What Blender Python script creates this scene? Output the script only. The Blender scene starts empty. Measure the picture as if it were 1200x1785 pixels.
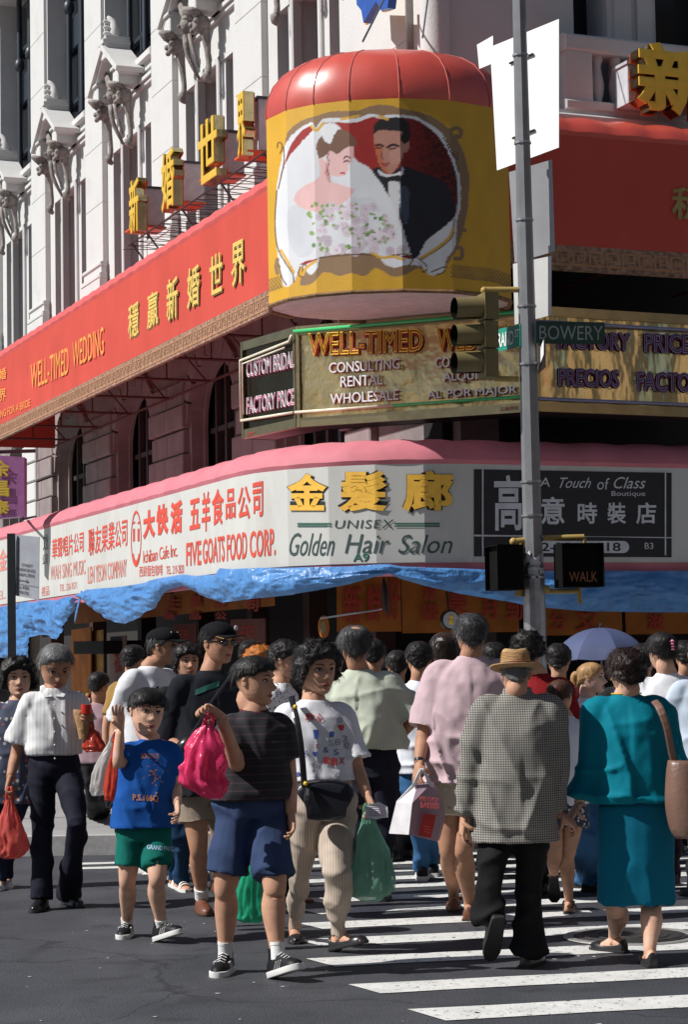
import bpy, math, random
import numpy as np
from mathutils import Vector, Matrix, geometry
SC = bpy.context.scene
COL = SC.collection
R = math.radians
UP = np.array([0., 0., 1.])
# ---------------------------------------------------------------- camera, sky, sun, exposure
FPX, CX, CY = 3650., 600., 892.5            # focal length and centre in pixels of the 1200 x 1785 photograph
PITCH, ROLL = R(4.088), R(-1.032)
CAMO = np.array([0., 0., 1.5])
_F = np.array([0, math.cos(PITCH), math.sin(PITCH)])
_U0 = np.array([0, -math.sin(PITCH), math.cos(PITCH)])
_X = np.array([1., 0, 0])
_R = math.cos(ROLL) * _X + math.sin(ROLL) * _U0
_U = -math.sin(ROLL) * _X + math.cos(ROLL) * _U0
cd = bpy.data.cameras.new('camera'); cam = bpy.data.objects.new('camera', cd); COL.objects.link(cam)
cam.matrix_world = Matrix(((_R[0], _U[0], -_F[0], CAMO[0]), (_R[1], _U[1], -_F[1], CAMO[1]), (_R[2], _U[2], -_F[2], CAMO[2]), (0, 0, 0, 1)))
cd.sensor_fit = 'VERTICAL'; cd.sensor_height = 36.0; cd.lens = 36.0 * FPX / 1785.0
cd.clip_start = 0.1; cd.clip_end = 2000
SC.camera = cam
SUN_EL, SUN_PHI = R(44), R(15)               # sun to the left, a little behind the camera
SD = np.array([-math.cos(SUN_EL) * math.cos(SUN_PHI), -math.cos(SUN_EL) * math.sin(SUN_PHI), math.sin(SUN_EL)])
w = bpy.data.worlds.new('World'); SC.world = w; w.use_nodes = True
nt = w.node_tree; bg = nt.nodes['Background']
sky = nt.nodes.new('ShaderNodeTexSky'); sky.sky_type = 'NISHITA'; sky.sun_disc = False
sky.sun_elevation = SUN_EL; sky.sun_rotation = math.atan2(SD[0], SD[1])
nt.links.new(sky.outputs[0], bg.inputs[0]); bg.inputs[1].default_value = 0.05
sl = bpy.data.lights.new('sun', 'SUN'); sl.energy = 5.0; sl.angle = R(0.55); sl.color = (1.0, 0.975, 0.935)
so = bpy.data.objects.new('sun', sl); COL.objects.link(so)
so.rotation_euler = Vector(SD).to_track_quat('Z', 'Y').to_euler()
SC.view_settings.view_transform = 'Standard'; SC.view_settings.look = 'None'
SC.view_settings.exposure = 0.2; SC.view_settings.gamma = 1.0; SC.view_settings.use_curve_mapping = False
SC.cycles.max_bounces = 6; SC.cycles.diffuse_bounces = 3; SC.cycles.glossy_bounces = 3
SC.cycles.transparent_max_bounces = 8

# ---------------------------------------------------------------- ray helpers
def ray(x, y): return _R * (x - CX) / FPX - _U * (y - CY) / FPX + _F
def atY(x, y, Y):
    v = ray(x, y); return CAMO + v * (Y / v[1])
def atz(x, y, z):
    v = ray(x, y); return CAMO + v * ((z - CAMO[2]) / v[2])
def onpl(x, y, P, n):
    v = ray(x, y); return CAMO + v * (((P - CAMO) @ n) / (v @ n))
def proj(P):
    v = np.asarray(P) - CAMO; z = v @ _F
    return CX + FPX * (v @ _R) / z, CY - FPX * (v @ _U) / z
def nrm(v): v = np.asarray(v, float); return v / (np.linalg.norm(v) + 1e-12)

# ---------------------------------------------------------------- materials
MATS = {}
def mat(name, col, rough=.8, metal=0, var=.12, scale=8, bump=0, bscale=None, spec=.4, trans=0, coat=0, dirt=0, dirtcol=(.05, .04, .035), emit=0, stretch=(1, 1, 1), fine=0, alpha=1, dscale=1.3):
    if name in MATS: return MATS[name]
    m = bpy.data.materials.new(name); m.use_nodes = True; MATS[name] = m
    n = m.node_tree.nodes; l = m.node_tree.links; b = n['Principled BSDF']
    b.inputs['Roughness'].default_value = rough; b.inputs['Metallic'].default_value = metal; b.inputs['Coat Roughness'].default_value = .28
    b.inputs['Specular IOR Level'].default_value = spec; b.inputs['Coat Weight'].default_value = coat
    tc = n.new('ShaderNodeTexCoord'); mp = n.new('ShaderNodeMapping'); mp.inputs['Scale'].default_value = stretch
    l.new(tc.outputs['Object'], mp.inputs['Vector'])
    nz = n.new('ShaderNodeTexNoise'); nz.inputs['Scale'].default_value = scale; nz.inputs['Detail'].default_value = 5
    l.new(mp.outputs[0], nz.inputs['Vector'])
    rp = n.new('ShaderNodeMapRange'); rp.inputs[1].default_value = .3; rp.inputs[2].default_value = .7
    rp.inputs[3].default_value = 1 - var; rp.inputs[4].default_value = 1 + var; l.new(nz.outputs[0], rp.inputs[0])
    mx = n.new('ShaderNodeVectorMath'); mx.operation = 'SCALE'; mx.inputs[0].default_value = col[:3]; l.new(rp.outputs[0], mx.inputs['Scale'])
    out = mx.outputs[0]
    if dirt:
        n2 = n.new('ShaderNodeTexNoise'); n2.inputs['Scale'].default_value = dscale; n2.inputs['Detail'].default_value = 8; n2.inputs['Roughness'].default_value = .65
        l.new(mp.outputs[0], n2.inputs['Vector'])
        r2 = n.new('ShaderNodeMapRange'); r2.inputs[1].default_value = .48; r2.inputs[2].default_value = .75; r2.inputs[4].default_value = dirt; l.new(n2.outputs[0], r2.inputs[0])
        m2 = n.new('ShaderNodeMix'); m2.data_type = 'RGBA'; l.new(r2.outputs[0], m2.inputs[0]); l.new(out, m2.inputs[6]); m2.inputs[7].default_value = (*dirtcol, 1)
        out = m2.outputs[2]
    l.new(out, b.inputs['Base Color'])
    if bump:
        n3 = n.new('ShaderNodeTexNoise'); n3.inputs['Scale'].default_value = bscale or scale * 3; n3.inputs['Detail'].default_value = 4
        l.new(mp.outputs[0], n3.inputs['Vector'])
        bp = n.new('ShaderNodeBump'); bp.inputs['Strength'].default_value = 1; bp.inputs['Distance'].default_value = bump
        l.new(n3.outputs[0], bp.inputs['Height']); l.new(bp.outputs[0], b.inputs['Normal'])
    if emit:
        b.inputs['Emission Color'].default_value = (*col[:3], 1); b.inputs['Emission Strength'].default_value = emit
    if trans:
        o = n['Material Output']; t = n.new('ShaderNodeBsdfTranslucent'); l.new(out, t.inputs[0])
        ms = n.new('ShaderNodeMixShader'); ms.inputs[0].default_value = trans
        l.new(b.outputs[0], ms.inputs[1]); l.new(t.outputs[0], ms.inputs[2]); l.new(ms.outputs[0], o.inputs[0])
        last = ms
    if alpha < 1:
        o = n['Material Output']; t = n.new('ShaderNodeBsdfTransparent'); src = o.inputs[0].links[0].from_socket
        ms = n.new('ShaderNodeMixShader'); ms.inputs[0].default_value = alpha
        l.new(t.outputs[0], ms.inputs[1]); l.new(src, ms.inputs[2]); l.new(ms.outputs[0], o.inputs[0])
    return m
def attr_mat(name, rough=.8, bump=0, bscale=200, spec=.3):
    m = bpy.data.materials.new(name); m.use_nodes = True; n = m.node_tree.nodes; l = m.node_tree.links; b = n['Principled BSDF']
    a = n.new('ShaderNodeAttribute'); a.attribute_name = 'col'; l.new(a.outputs['Color'], b.inputs['Base Color'])
    b.inputs['Roughness'].default_value = rough; b.inputs['Specular IOR Level'].default_value = spec
    if bump:
        tc = n.new('ShaderNodeTexCoord'); n3 = n.new('ShaderNodeTexNoise'); n3.inputs['Scale'].default_value = bscale; l.new(tc.outputs['Object'], n3.inputs['Vector'])
        bp = n.new('ShaderNodeBump'); bp.inputs['Distance'].default_value = bump; l.new(n3.outputs[0], bp.inputs['Height']); l.new(bp.outputs[0], b.inputs['Normal'])
    MATS[name] = m; return m

# ---------------------------------------------------------------- objects
ORG = {}
def thing(name, label, cat, loc=(0, 0, 0), group=None):
    o = bpy.data.objects.new(name, None); COL.objects.link(o); o.location = loc; o.empty_display_size = .1
    o['label'] = label; o['category'] = cat
    if group: o['group'] = group
    ORG[o.name] = np.array(loc, float); return o
def tag(o, label, cat, group=None):
    o['label'] = label; o['category'] = cat
    if group: o['group'] = group
    return o
class MB:
    def __init__(s): s.v = []; s.f = []; s.m = []; s.n = 0; s.cut = []
    def mark(s): s.cut.append((len(s.v), len(s.f), s.n))
    def add(s, v, f, m=0):
        v = np.asarray(v, float).reshape(-1, 3); s.v.append(v); b = s.n
        s.f += [tuple(i + b for i in q) for q in f]; s.m += [m] * len(f); s.n += len(v); return s
    def box(s, c, ax, m=0):       # c centre, ax three half-axis vectors
        c = np.asarray(c); a, b, d = [np.asarray(x) for x in ax]
        v = [c + i * a + j * b + k * d for i in (-1, 1) for j in (-1, 1) for k in (-1, 1)]
        f = [(0, 1, 3, 2), (4, 6, 7, 5), (0, 4, 5, 1), (2, 3, 7, 6), (0, 2, 6, 4), (1, 5, 7, 3)]
        return s.add(v, f, m)
    def fb(s, fr, u0, u1, z0, z1, p0, p1, m=0, ch=0):   # box in a wall frame; ch chamfers its outer face
        if not ch:
            v = [fr(u, z, p) for u in (u0, u1) for z in (z0, z1) for p in (p0, p1)]
            f = [(0, 1, 3, 2), (4, 6, 7, 5), (0, 4, 5, 1), (2, 3, 7, 6), (0, 2, 6, 4), (1, 5, 7, 3)]
            return s.add(v, f, m)
        v = [fr(u0, z0, p0), fr(u1, z0, p0), fr(u1, z1, p0), fr(u0, z1, p0), fr(u0, z0, p1 - ch), fr(u1, z0, p1 - ch), fr(u1, z1, p1 - ch), fr(u0, z1, p1 - ch),
             fr(u0 + ch, z0 + ch, p1), fr(u1 - ch, z0 + ch, p1), fr(u1 - ch, z1 - ch, p1), fr(u0 + ch, z1 - ch, p1)]
        f = [(3, 2, 1, 0)] + [(i, (i + 1) % 4, (i + 1) % 4 + 4, i + 4) for i in range(4)] + [(i + 4, (i + 1) % 4 + 4, (i + 1) % 4 + 8, i + 8) for i in range(4)] + [(8, 9, 10, 11)]
        return s.add(v, f, m)
    def rings(s, rs, caps=(1, 1), m=0, closed=True):
        n = len(rs[0]); V = np.concatenate([np.asarray(r) for r in rs]); F = []
        for i in range(len(rs) - 1):
            for j in range(n if closed else n - 1):
                k = (j + 1) % n; F.append((i * n + j, i * n + k, (i + 1) * n + k, (i + 1) * n + j))
        if caps[0]: F.append(tuple(reversed(range(n))))
        if caps[1]: F.append(tuple(range((len(rs) - 1) * n, len(rs) * n)))
        return s.add(V, F, m)
    def tube(s, path, rad, n=8, side=None, caps=(1, 1), m=0, sm=0, pw=1.0):
        s.rings(tube_rings(path, rad, n, side, sm, pw), caps, m); return s
    def ell(s, c, r, ax=None, n=12, k=8, m=0):
        c = np.asarray(c, float); A = np.eye(3) if ax is None else np.asarray(ax)
        r = np.array([r, r, r]) if np.isscalar(r) else np.array(r)
        rs = []
        for i in range(k + 1):
            t = -math.pi / 2 + math.pi * i / k; t = max(min(t, 1.55), -1.55)
            a = np.arange(n) * 2 * math.pi / n
            q = np.stack([np.cos(a) * math.cos(t) * r[0], np.sin(a) * math.cos(t) * r[1], np.full(n, math.sin(t) * r[2])], 1)
            rs.append(c + q @ A)
        return s.rings(rs, (1, 1), m)
    def prism(s, poly, off, m=0):    # poly: list of 3-D points (planar), off: thickness vector
        n = len(poly); P = np.asarray(poly, float); tris = geometry.tessellate_polygon([[Vector(p) for p in P]])
        V = np.concatenate([P, P + np.asarray(off)])
        F = [tuple(t) for t in tris] + [tuple(i + n for i in reversed(t)) for t in tris] + [(i, (i + 1) % n, (i + 1) % n + n, i + n) for i in range(n)]
        return s.add(V, F, m)
    def build(s, name, mats, parent=None, smooth=False, kind=None, label=None):
        if len(s.cut) > 1 and s.cut[0][1] == 0:      # every word or character is a part of its own
            c = s.cut + [(len(s.v), len(s.f), s.n)]; o = None
            for (v0, f0, n0), (v1, f1, n1) in zip(c[:-1], c[1:]):
                if f1 == f0: continue
                q = MB(); q.v = s.v[v0:v1]; q.n = n1 - n0; q.f = [tuple(i - n0 for i in f) for f in s.f[f0:f1]]; q.m = s.m[f0:f1]; o = q.build(name, mats, parent, smooth, kind, label)
            return o
        V = np.concatenate(s.v) if s.v else np.zeros((0, 3))
        org = ORG.get(parent.name, np.zeros(3)) if parent else V.mean(0) * 0
        if parent is None:
            org = np.array([(V[:, 0].min() + V[:, 0].max()) / 2, (V[:, 1].min() + V[:, 1].max()) / 2, V[:, 2].min()])
        me = bpy.data.meshes.new(name); me.from_pydata((V - org).tolist(), [], s.f)
        mats = mats if isinstance(mats, (list, tuple)) else [mats]
        for x in mats: me.materials.append(x)
        if len(mats) > 1: me.polygons.foreach_set('material_index', s.m)
        if smooth: me.polygons.foreach_set('use_smooth', [True] * len(me.polygons))
        o = bpy.data.objects.new(name, me); COL.objects.link(o)
        if smooth == 'auto':
            me.set_sharp_from_angle(angle=R(40))
        if parent: o.parent = parent; ORG[o.name] = org
        else: o.location = org; ORG[o.name] = org
        if kind: o['kind'] = kind
        if label: o['label'] = label
        return o
def fixn(o):      # consistent outward normals
    import bmesh
    b = bmesh.new(); b.from_mesh(o.data); bmesh.ops.recalc_face_normals(b, faces=b.faces); b.to_mesh(o.data); b.free(); return o
def catmull(P, k):
    P = np.asarray(P, float)
    if len(P) < 3 or k < 2: return P
    Q = np.concatenate([[2 * P[0] - P[1]], P, [2 * P[-1] - P[-2]]]); out = []
    for i in range(1, len(Q) - 2):
        for j in range(k):
            t = j / k
            out.append(.5 * ((2 * Q[i]) + (Q[i + 1] - Q[i - 1]) * t + (2 * Q[i - 1] - 5 * Q[i] + 4 * Q[i + 1] - Q[i + 2]) * t * t + (3 * Q[i] - Q[i - 1] - 3 * Q[i + 1] + Q[i + 2]) * t ** 3))
    out.append(P[-1]); return np.array(out)
def tube_rings(path, rad, n=8, side=None, sm=0, pw=1.0):
    P = np.asarray(path, float)
    rad = [(r, r) if np.isscalar(r) else r for r in (rad if isinstance(rad, (list, tuple, np.ndarray)) else [rad] * len(P))]
    Rr = np.asarray(rad, float)
    if sm:
        X = catmull(np.concatenate([P, Rr], 1), sm); P = X[:, :3]; Rr = np.maximum(X[:, 3:], 1e-4)
    T = np.gradient(P, axis=0); T /= np.linalg.norm(T, axis=1)[:, None] + 1e-12
    if side is None:
        side = nrm(np.cross(T[0], UP)) if abs(T[0][2]) < .95 else np.array([1., 0, 0])
    sd = np.asarray(side, float); rs = []; a = np.arange(n) * 2 * math.pi / n
    ca, sa = np.cos(a), np.sin(a)
    if pw != 1: ca = np.sign(ca) * np.abs(ca) ** pw; sa = np.sign(sa) * np.abs(sa) ** pw
    for i in range(len(P)):
        s_ = sd if sd.ndim == 1 else sd[min(i * len(sd) // len(P), len(sd) - 1)]
        x = nrm(s_ - (s_ @ T[i]) * T[i]); y = np.cross(T[i], x)
        rs.append(P[i] + np.outer(ca * Rr[i, 0], x) + np.outer(sa * Rr[i, 1], y))
        if sd.ndim == 1: sd = x
    return rs
class Fr:
    def __init__(s, P, u, n): s.P = np.array([P[0], P[1], 0.]); s.u = u; s.n = n
    def __call__(s, u, z, p=0.): return s.P + s.u * u + s.n * p + UP * z
    def px(s, x, y, p=0.):
        q = onpl(x, y, s.P + s.n * p, s.n); return float((q - s.P) @ s.u), float(q[2])
    def pt(s, x, y, p=0.): return onpl(x, y, s.P + s.n * p, s.n)
# building axes: left facade runs away along DL, right facade along DR
NL = np.array([-.92702, -.37501, 0]); NR = np.array([.37501, -.92702, 0]); DL = -NR; DR = -NL
V0 = np.array([-.4655, 20.7799, 0.]); C0 = V0 - 2.3 * NL - 1.3 * NR; RC0 = V0 - .97 * NL
LW, RW = Fr(C0, DL, NL), Fr(C0, DR, NR)          # walls
LA, RA = Fr(RC0, DL, NL), Fr(RC0, DR, NR)        # red awning faces
LFa, RFa = Fr(V0, DL, NL), Fr(V0, DR, NR)        # white fascia faces

# ---------------------------------------------------------------- noise (numpy)
_rs = np.random.RandomState(7); _G = _rs.rand(32, 32, 32)
def vnoise(p):
    p = np.asarray(p, float); i = np.floor(p).astype(int); f = p - i; f = f * f * (3 - 2 * f); r = 0
    for dx in (0, 1):
        wx = f[:, 0] if dx else 1 - f[:, 0]
        for dy in (0, 1):
            wy = f[:, 1] if dy else 1 - f[:, 1]
            for dz in (0, 1):
                wz = f[:, 2] if dz else 1 - f[:, 2]
                r = r + wx * wy * wz * _G[(i[:, 0] + dx) % 32, (i[:, 1] + dy) % 32, (i[:, 2] + dz) % 32]
    return r * 2 - 1
def fbm(p, o=3):
    p = np.asarray(p, float); return sum(vnoise(p * 2 ** k + 7.3 * k) / 2 ** k for k in range(o))
def ridge(p): return 1 - 2 * np.abs(vnoise(p))

# ---------------------------------------------------------------- text
_TC = {}
def text_mesh(body, off=0., extr=0., outline=0., sp=1.0, bevel=0.):
    key = (body, off, extr, outline, sp, bevel)
    if key in _TC: return _TC[key]
    c = bpy.data.curves.new('t', 'FONT'); c.body = body; c.offset = off; c.extrude = extr; c.resolution_u = 3; c.space_character = sp
    if bevel: c.bevel_depth = bevel; c.bevel_resolution = 0
    if outline: c.fill_mode = 'NONE'; c.bevel_depth = outline; c.bevel_resolution = 0
    o = bpy.data.objects.new('t', c); COL.objects.link(o); bpy.context.view_layer.update()
    me = bpy.data.meshes.new_from_object(o.evaluated_get(bpy.context.evaluated_depsgraph_get()))
    V = np.zeros(len(me.vertices) * 3); me.vertices.foreach_get('co', V); V = V.reshape(-1, 3)
    F = [tuple(p.vertices) for p in me.polygons]
    bpy.data.objects.remove(o); bpy.data.curves.remove(c); bpy.data.meshes.remove(me)
    _TC[key] = (V, F); return V, F
def norm_text(body, **k):
    off = k.pop('off', 0.); 
    if k.get('outline'): V, F = text_mesh(body, off=min(off, .02), **k)
    elif off > .008:      # bold: the strokes are widened by a shallow bevel
        ex = k.get('extr', 0.); V, F = text_mesh(body, bevel=off, **k); V = V.copy()
        if ex: V[:, 2] = np.sign(V[:, 2]) * np.minimum(np.abs(V[:, 2]), ex + off * .12)
        else: keep = V[:, 2] > -1e-6; V[:, 2] *= .06
        if not ex: F = [f for f in F if all(keep[i] for i in f)]
    else: V, F = text_mesh(body, **k)
    V = V.copy(); V0_, _ = text_mesh(body); lo, hi = V0_.min(0) - off, V0_.max(0) + off
    V[:, 0] = (V[:, 0] - lo[0]) / (hi[0] - lo[0]); V[:, 1] = (V[:, 1] - lo[1]) / (hi[1] - lo[1] + 1e-9)
    return V, F
def subdiv(P2, z, F, lim):
    """split triangles whose sides are longer than lim so that lettering can follow a curved face"""
    P = [tuple(p) for p in P2]; Z = list(z); T_ = []
    for f in F:
        for i in range(1, len(f) - 1): T_.append((f[0], f[i], f[i + 1]))
    mid = {}; out = []
    def M(a, b):
        k = (a, b) if a < b else (b, a)
        if k not in mid: mid[k] = len(P); P.append(((P[a][0] + P[b][0]) / 2, (P[a][1] + P[b][1]) / 2)); Z.append((Z[a] + Z[b]) / 2)
        return mid[k]
    D2 = lambda a, b: (P[a][0] - P[b][0]) ** 2 + (P[a][1] - P[b][1]) ** 2
    while T_:
        a, b, c = T_.pop(); d = [(D2(a, b), a, b, c), (D2(b, c), b, c, a), (D2(c, a), c, a, b)]; m_ = max(d)
        if m_[0] > lim * lim: q = M(m_[1], m_[2]); T_ += [(m_[1], q, m_[3]), (q, m_[2], m_[3])]
        else: out.append((a, b, c))
    return P, Z, out
def bil(q, s, t):
    q = [np.asarray(a, float) for a in q]
    s = s[:, None]; t = t[:, None]
    return q[0] * (1 - s) * (1 - t) + q[1] * s * (1 - t) + q[2] * s * t + q[3] * (1 - s) * t
def text_q(mb, body, quad, nv, lift=.004, shear=0., m=0, zs=1.0, off=0., extr=0., outline=0., sp=1.0):
    """text into a 3-D quad (bl, br, tr, tl); nv outward normal"""
    V, F = norm_text(body, off=off, extr=extr, outline=outline, sp=sp); mb.mark()
    P = bil(quad, V[:, 0] + shear * (V[:, 1] - .5), V[:, 1]) + np.outer(V[:, 2] * zs + lift, nv)
    mb.add(P, F, m)
def text_px(mb, body, qpx, hit, shear=0., m=0, off=0., sp=1.0, lift=.005):
    """flat lettering laid on a surface; qpx = bl, br, tr, tl seen in the photograph"""
    V, F = norm_text(body, off=off, sp=sp); mb.mark()
    P2 = bil(qpx, V[:, 0] + shear * (V[:, 1] - .5), V[:, 1])
    P2, Z, F = subdiv(P2, V[:, 2], F, 7.)
    mb.add([hit(x, y, lift + zz) for (x, y), zz in zip(P2, Z)], F, m)
# ================================================================ MATERIALS OF THE PLACE
STONE = mat('pale_limestone', (.56, .56, .552), .85, var=.08, scale=2.2, bump=.004, bscale=30, dirt=.28, dirtcol=(.30, .27, .24), dscale=2.2)
STONE2 = mat('carved_limestone', (.26, .235, .22), .85, var=.3, scale=9, bump=.012, bscale=30, dirt=.8, dirtcol=(.10, .09, .085), dscale=5)
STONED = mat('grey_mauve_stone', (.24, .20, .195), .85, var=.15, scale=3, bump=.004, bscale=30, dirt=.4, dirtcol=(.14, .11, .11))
GLASSD = mat('dark_window_glass', (.012, .013, .016), .08, spec=.6, var=.2, scale=1)
IRON = mat('dark_blue_iron', (.022, .03, .042), .45, spec=.5, scale=10)
REVEAL = mat('window_frame_brown', (.16, .135, .125), .7, scale=6)
REDC = mat('red_awning_canvas', (.56, .075, .052), .62, var=.08, scale=1.6, trans=.07, dirt=.25, dirtcol=(.40, .05, .04), bump=.004, bscale=3, stretch=(1, 1, .4), spec=.3)
REDTOP = mat('sunlit_tint_red_canvas', (.66, .115, .11), .42, var=.10, scale=3, trans=.1, bump=.004, bscale=5, dirt=.2, dirtcol=(.5, .2, .18), spec=.5)  # paler red paints the sunlight on the upper fold into the canvas
REDGLOSS = mat('glossy_red_vinyl', (.58, .075, .05), .42, var=.08, scale=3, trans=.08, spec=.6, coat=.7, bump=.003, bscale=3)
PINK = mat('pink_awning_canvas', (.60, .19, .23), .7, var=.1, scale=3, trans=.1, bump=.004, bscale=6, dirt=.3, dirtcol=(.45, .12, .15))
YEL = mat('yellow_sign_canvas', (.60, .34, .03), .6, var=.06, scale=3, dirt=.15, dirtcol=(.4, .25, .06))
WHITEP = mat('soiled_white_vinyl', (.53, .53, .505), .5, var=.05, scale=1.5, dirt=.5, dirtcol=(.40, .37, .32), stretch=(1, 1, .35), bump=.003, bscale=3, dscale=2.5)
BLACKP = mat('black_sign_paint', (.012, .014, .02), .5)
GREYP = mat('grey_white_lettering', (.55, .56, .60), .6)
GOLDM = mat('embossed_gold_metal', (.78, .63, .36), .20, metal=1, var=.12, scale=2, bump=.09, bscale=1.25, stretch=(1, 1, .5))
GOLDL = mat('gold_leaf_letter', (.86, .55, .07), .42, metal=.35, var=.06, scale=9)
GOLDSIDE = mat('mirror_gold_return', (.42, .36, .20), .18, metal=1, bump=.004, bscale=12)
GOLDPRINT = mat('gold_print', (.72, .48, .12), .5, var=.25, scale=30)
GREENSH = mat('green_print_shadow', (.18, .17, .05), .6)
ORANGEP = mat('orange_print', (.80, .30, .07), .6)
REDP = mat('faded_red_print', (.58, .07, .045), .6, var=.15, scale=20)
PALERED = mat('bleached_red_print', (.60, .22, .18), .6, var=.15, scale=20)
GREENP = mat('dark_green_print', (.035, .13, .095), .6)
YELP = mat('warm_yellow_print', (.83, .47, .06), .6, var=.08, scale=12)
INKP = mat('black_ink_print', (.02, .018, .016), .6)
TAUPE = mat('taupe_key_border', (.27, .16, .11), .8, var=.55, scale=16, stretch=(1, 1, 1.3))
TARP = mat('blue_plastic_tarp', (.085, .25, .56), .34, var=.16, scale=7, trans=.15, spec=.5, bump=.02, bscale=16)
STEEL = mat('galvanised_steel', (.34, .34, .36), .38, metal=.75, var=.2, scale=9, dirt=.4, dirtcol=(.12, .12, .12))
POLEM = mat('silver_painted_steel', (.21, .215, .225), .45, metal=.4, var=.12, scale=6, dirt=.35, dirtcol=(.16, .15, .15), dscale=4)
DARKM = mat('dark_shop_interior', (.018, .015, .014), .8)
VOID = mat('deep_shade_wall', (.012, .012, .012), .9)  # near black paints the deep shade between the awnings into the wall
GREYBOX = mat('grey_enamel_box', (.44, .44, .47), .5, dirt=.3)
ORED = mat('orange_red_underside', (.62, .09, .02), .5)
SIGNW = mat('white_sheet_aluminium', (.80, .80, .78), .45, var=.03, dirt=.12, dirtcol=(.5, .42, .38), dscale=5)
SIGNG = mat('half_shaded_sheet_aluminium', (.42, .42, .44), .42, metal=.35, var=.08, scale=5, dirt=.3, dirtcol=(.25, .24, .24))  # grey stands in for half shade on the lower sign panel
SIGGREEN = mat('street_sign_green', (.02, .24, .17), .4)
SIGGREEN2 = mat('shaded_street_sign_green', (.006, .035, .026), .4)  # sign green darkened so the colour carries the shade on this face
OLIVE = mat('olive_yellow_signal_paint', (.17, .135, .055), .5, var=.12, scale=10, dirt=.3, dirtcol=(.1, .08, .04))
OCHRE = mat('ochre_bracket_paint', (.34, .235, .07), .5, var=.1)
BLACKM = mat('black_enamel', (.015, .015, .016), .4)
LENS = mat('unlit_signal_lens', (.02, .012, .01), .15)
NEONY = mat('unlit_yellow_neon_tube', (.88, .62, .07), .25, spec=.6)
NEONR = mat('dark_red_letter_channel', (.34, .03, .03), .5)
NEONW = mat('unlit_white_neon_tube', (.78, .82, .84), .25, spec=.6)
NEONG = mat('green_neon_tube', (.06, .50, .17), .3, spec=.6)
NEONP = mat('pink_neon_tube', (.75, .12, .27), .3, spec=.6)
NEONV = mat('violet_letter_channel', (.12, .012, .055), .5)
NEONB = mat('blue_grey_neon_tube', (.20, .20, .34), .3, spec=.6)
AWFRAME = mat('rusty_awning_frame', (.09, .035, .03), .7)

# ================================================================ GROUND
def road_mat():
    m = bpy.data.materials.new('asphalt'); m.use_nodes = True; n = m.node_tree.nodes; l = m.node_tree.links; b = n['Principled BSDF']
    tc = n.new('ShaderNodeTexCoord')
    a = n.new('ShaderNodeTexNoise'); a.inputs['Scale'].default_value = 1.1; a.inputs['Detail'].default_value = 9; a.inputs['Roughness'].default_value = .65
    c = n.new('ShaderNodeTexNoise'); c.inputs['Scale'].default_value = 130; c.inputs['Detail'].default_value = 3
    v = n.new('ShaderNodeTexVoronoi'); v.inputs['Scale'].default_value = 90
    for q in (a, c, v): l.new(tc.outputs['Object'], q.inputs['Vector'])
    r1 = n.new('ShaderNodeValToRGB'); r1.color_ramp.elements[0].color = (.026, .028, .034, 1); r1.color_ramp.elements[1].color = (.066, .068, .077, 1)
    r1.color_ramp.elements[0].position = .3; r1.color_ramp.elements[1].position = .72
    l.new(a.outputs[0], r1.inputs[0])
    r2 = n.new('ShaderNodeMapRange'); r2.inputs[1].default_value = .35; r2.inputs[2].default_value = .68; r2.inputs[3].default_value = .6; r2.inputs[4].default_value = 1.55; l.new(c.outputs[0], r2.inputs[0])
    mm = n.new('ShaderNodeVectorMath'); mm.operation = 'SCALE'; l.new(r1.outputs[0], mm.inputs[0]); l.new(r2.outputs[0], mm.inputs['Scale'])
    wv = n.new('ShaderNodeTexNoise'); wv.inputs['Scale'].default_value = 1.6; wv.inputs['Detail'].default_value = 5; l.new(tc.outputs['Object'], wv.inputs['Vector'])
    ad0 = n.new('ShaderNodeMixRGB'); ad0.blend_type = 'ADD'; ad0.inputs[0].default_value = .55; l.new(tc.outputs['Object'], ad0.inputs[1]); l.new(wv.outputs['Color'], ad0.inputs[2])
    ck = n.new('ShaderNodeTexVoronoi'); ck.feature = 'DISTANCE_TO_EDGE'; ck.inputs['Scale'].default_value = .42; l.new(ad0.outputs[0], ck.inputs['Vector'])
    cr = n.new('ShaderNodeMapRange'); cr.inputs[1].default_value = .0; cr.inputs[2].default_value = .006; cr.inputs[3].default_value = .45; cr.inputs[4].default_value = 1.; l.new(ck.outputs['Distance'], cr.inputs[0])
    sp_ = n.new('ShaderNodeTexNoise'); sp_.inputs['Scale'].default_value = 3.2; sp_.inputs['Detail'].default_value = 2; l.new(tc.outputs['Object'], sp_.inputs['Vector'])
    s2 = n.new('ShaderNodeMapRange'); s2.inputs[1].default_value = .60; s2.inputs[2].default_value = .68; s2.inputs[3].default_value = 1.; s2.inputs[4].default_value = .72; l.new(sp_.outputs[0], s2.inputs[0])
    ml = n.new('ShaderNodeMath'); ml.operation = 'MULTIPLY'; l.new(cr.outputs[0], ml.inputs[0]); l.new(s2.outputs[0], ml.inputs[1])
    mk_ = n.new('ShaderNodeVectorMath'); mk_.operation = 'SCALE'; l.new(mm.outputs[0], mk_.inputs[0]); l.new(ml.outputs[0], mk_.inputs['Scale']); mm = mk_
    l.new(mm.outputs[0], b.inputs['Base Color']); b.inputs['Roughness'].default_value = .68
    bp = n.new('ShaderNodeBump'); bp.inputs['Distance'].default_value = .0025
    ad = n.new('ShaderNodeMath'); l.new(c.outputs[0], ad.inputs[0]); l.new(v.outputs[0], ad.inputs[1]); l.new(ad.outputs[0], bp.inputs['Height']); l.new(bp.outputs[0], b.inputs['Normal'])
    return m
ASPH = road_mat()
PAINT = mat('worn_white_road_paint', (.66, .655, .63), .6, var=.1, scale=14, dirt=.55, dirtcol=(.22, .22, .22), dscale=7, bump=.003, bscale=70)
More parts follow.
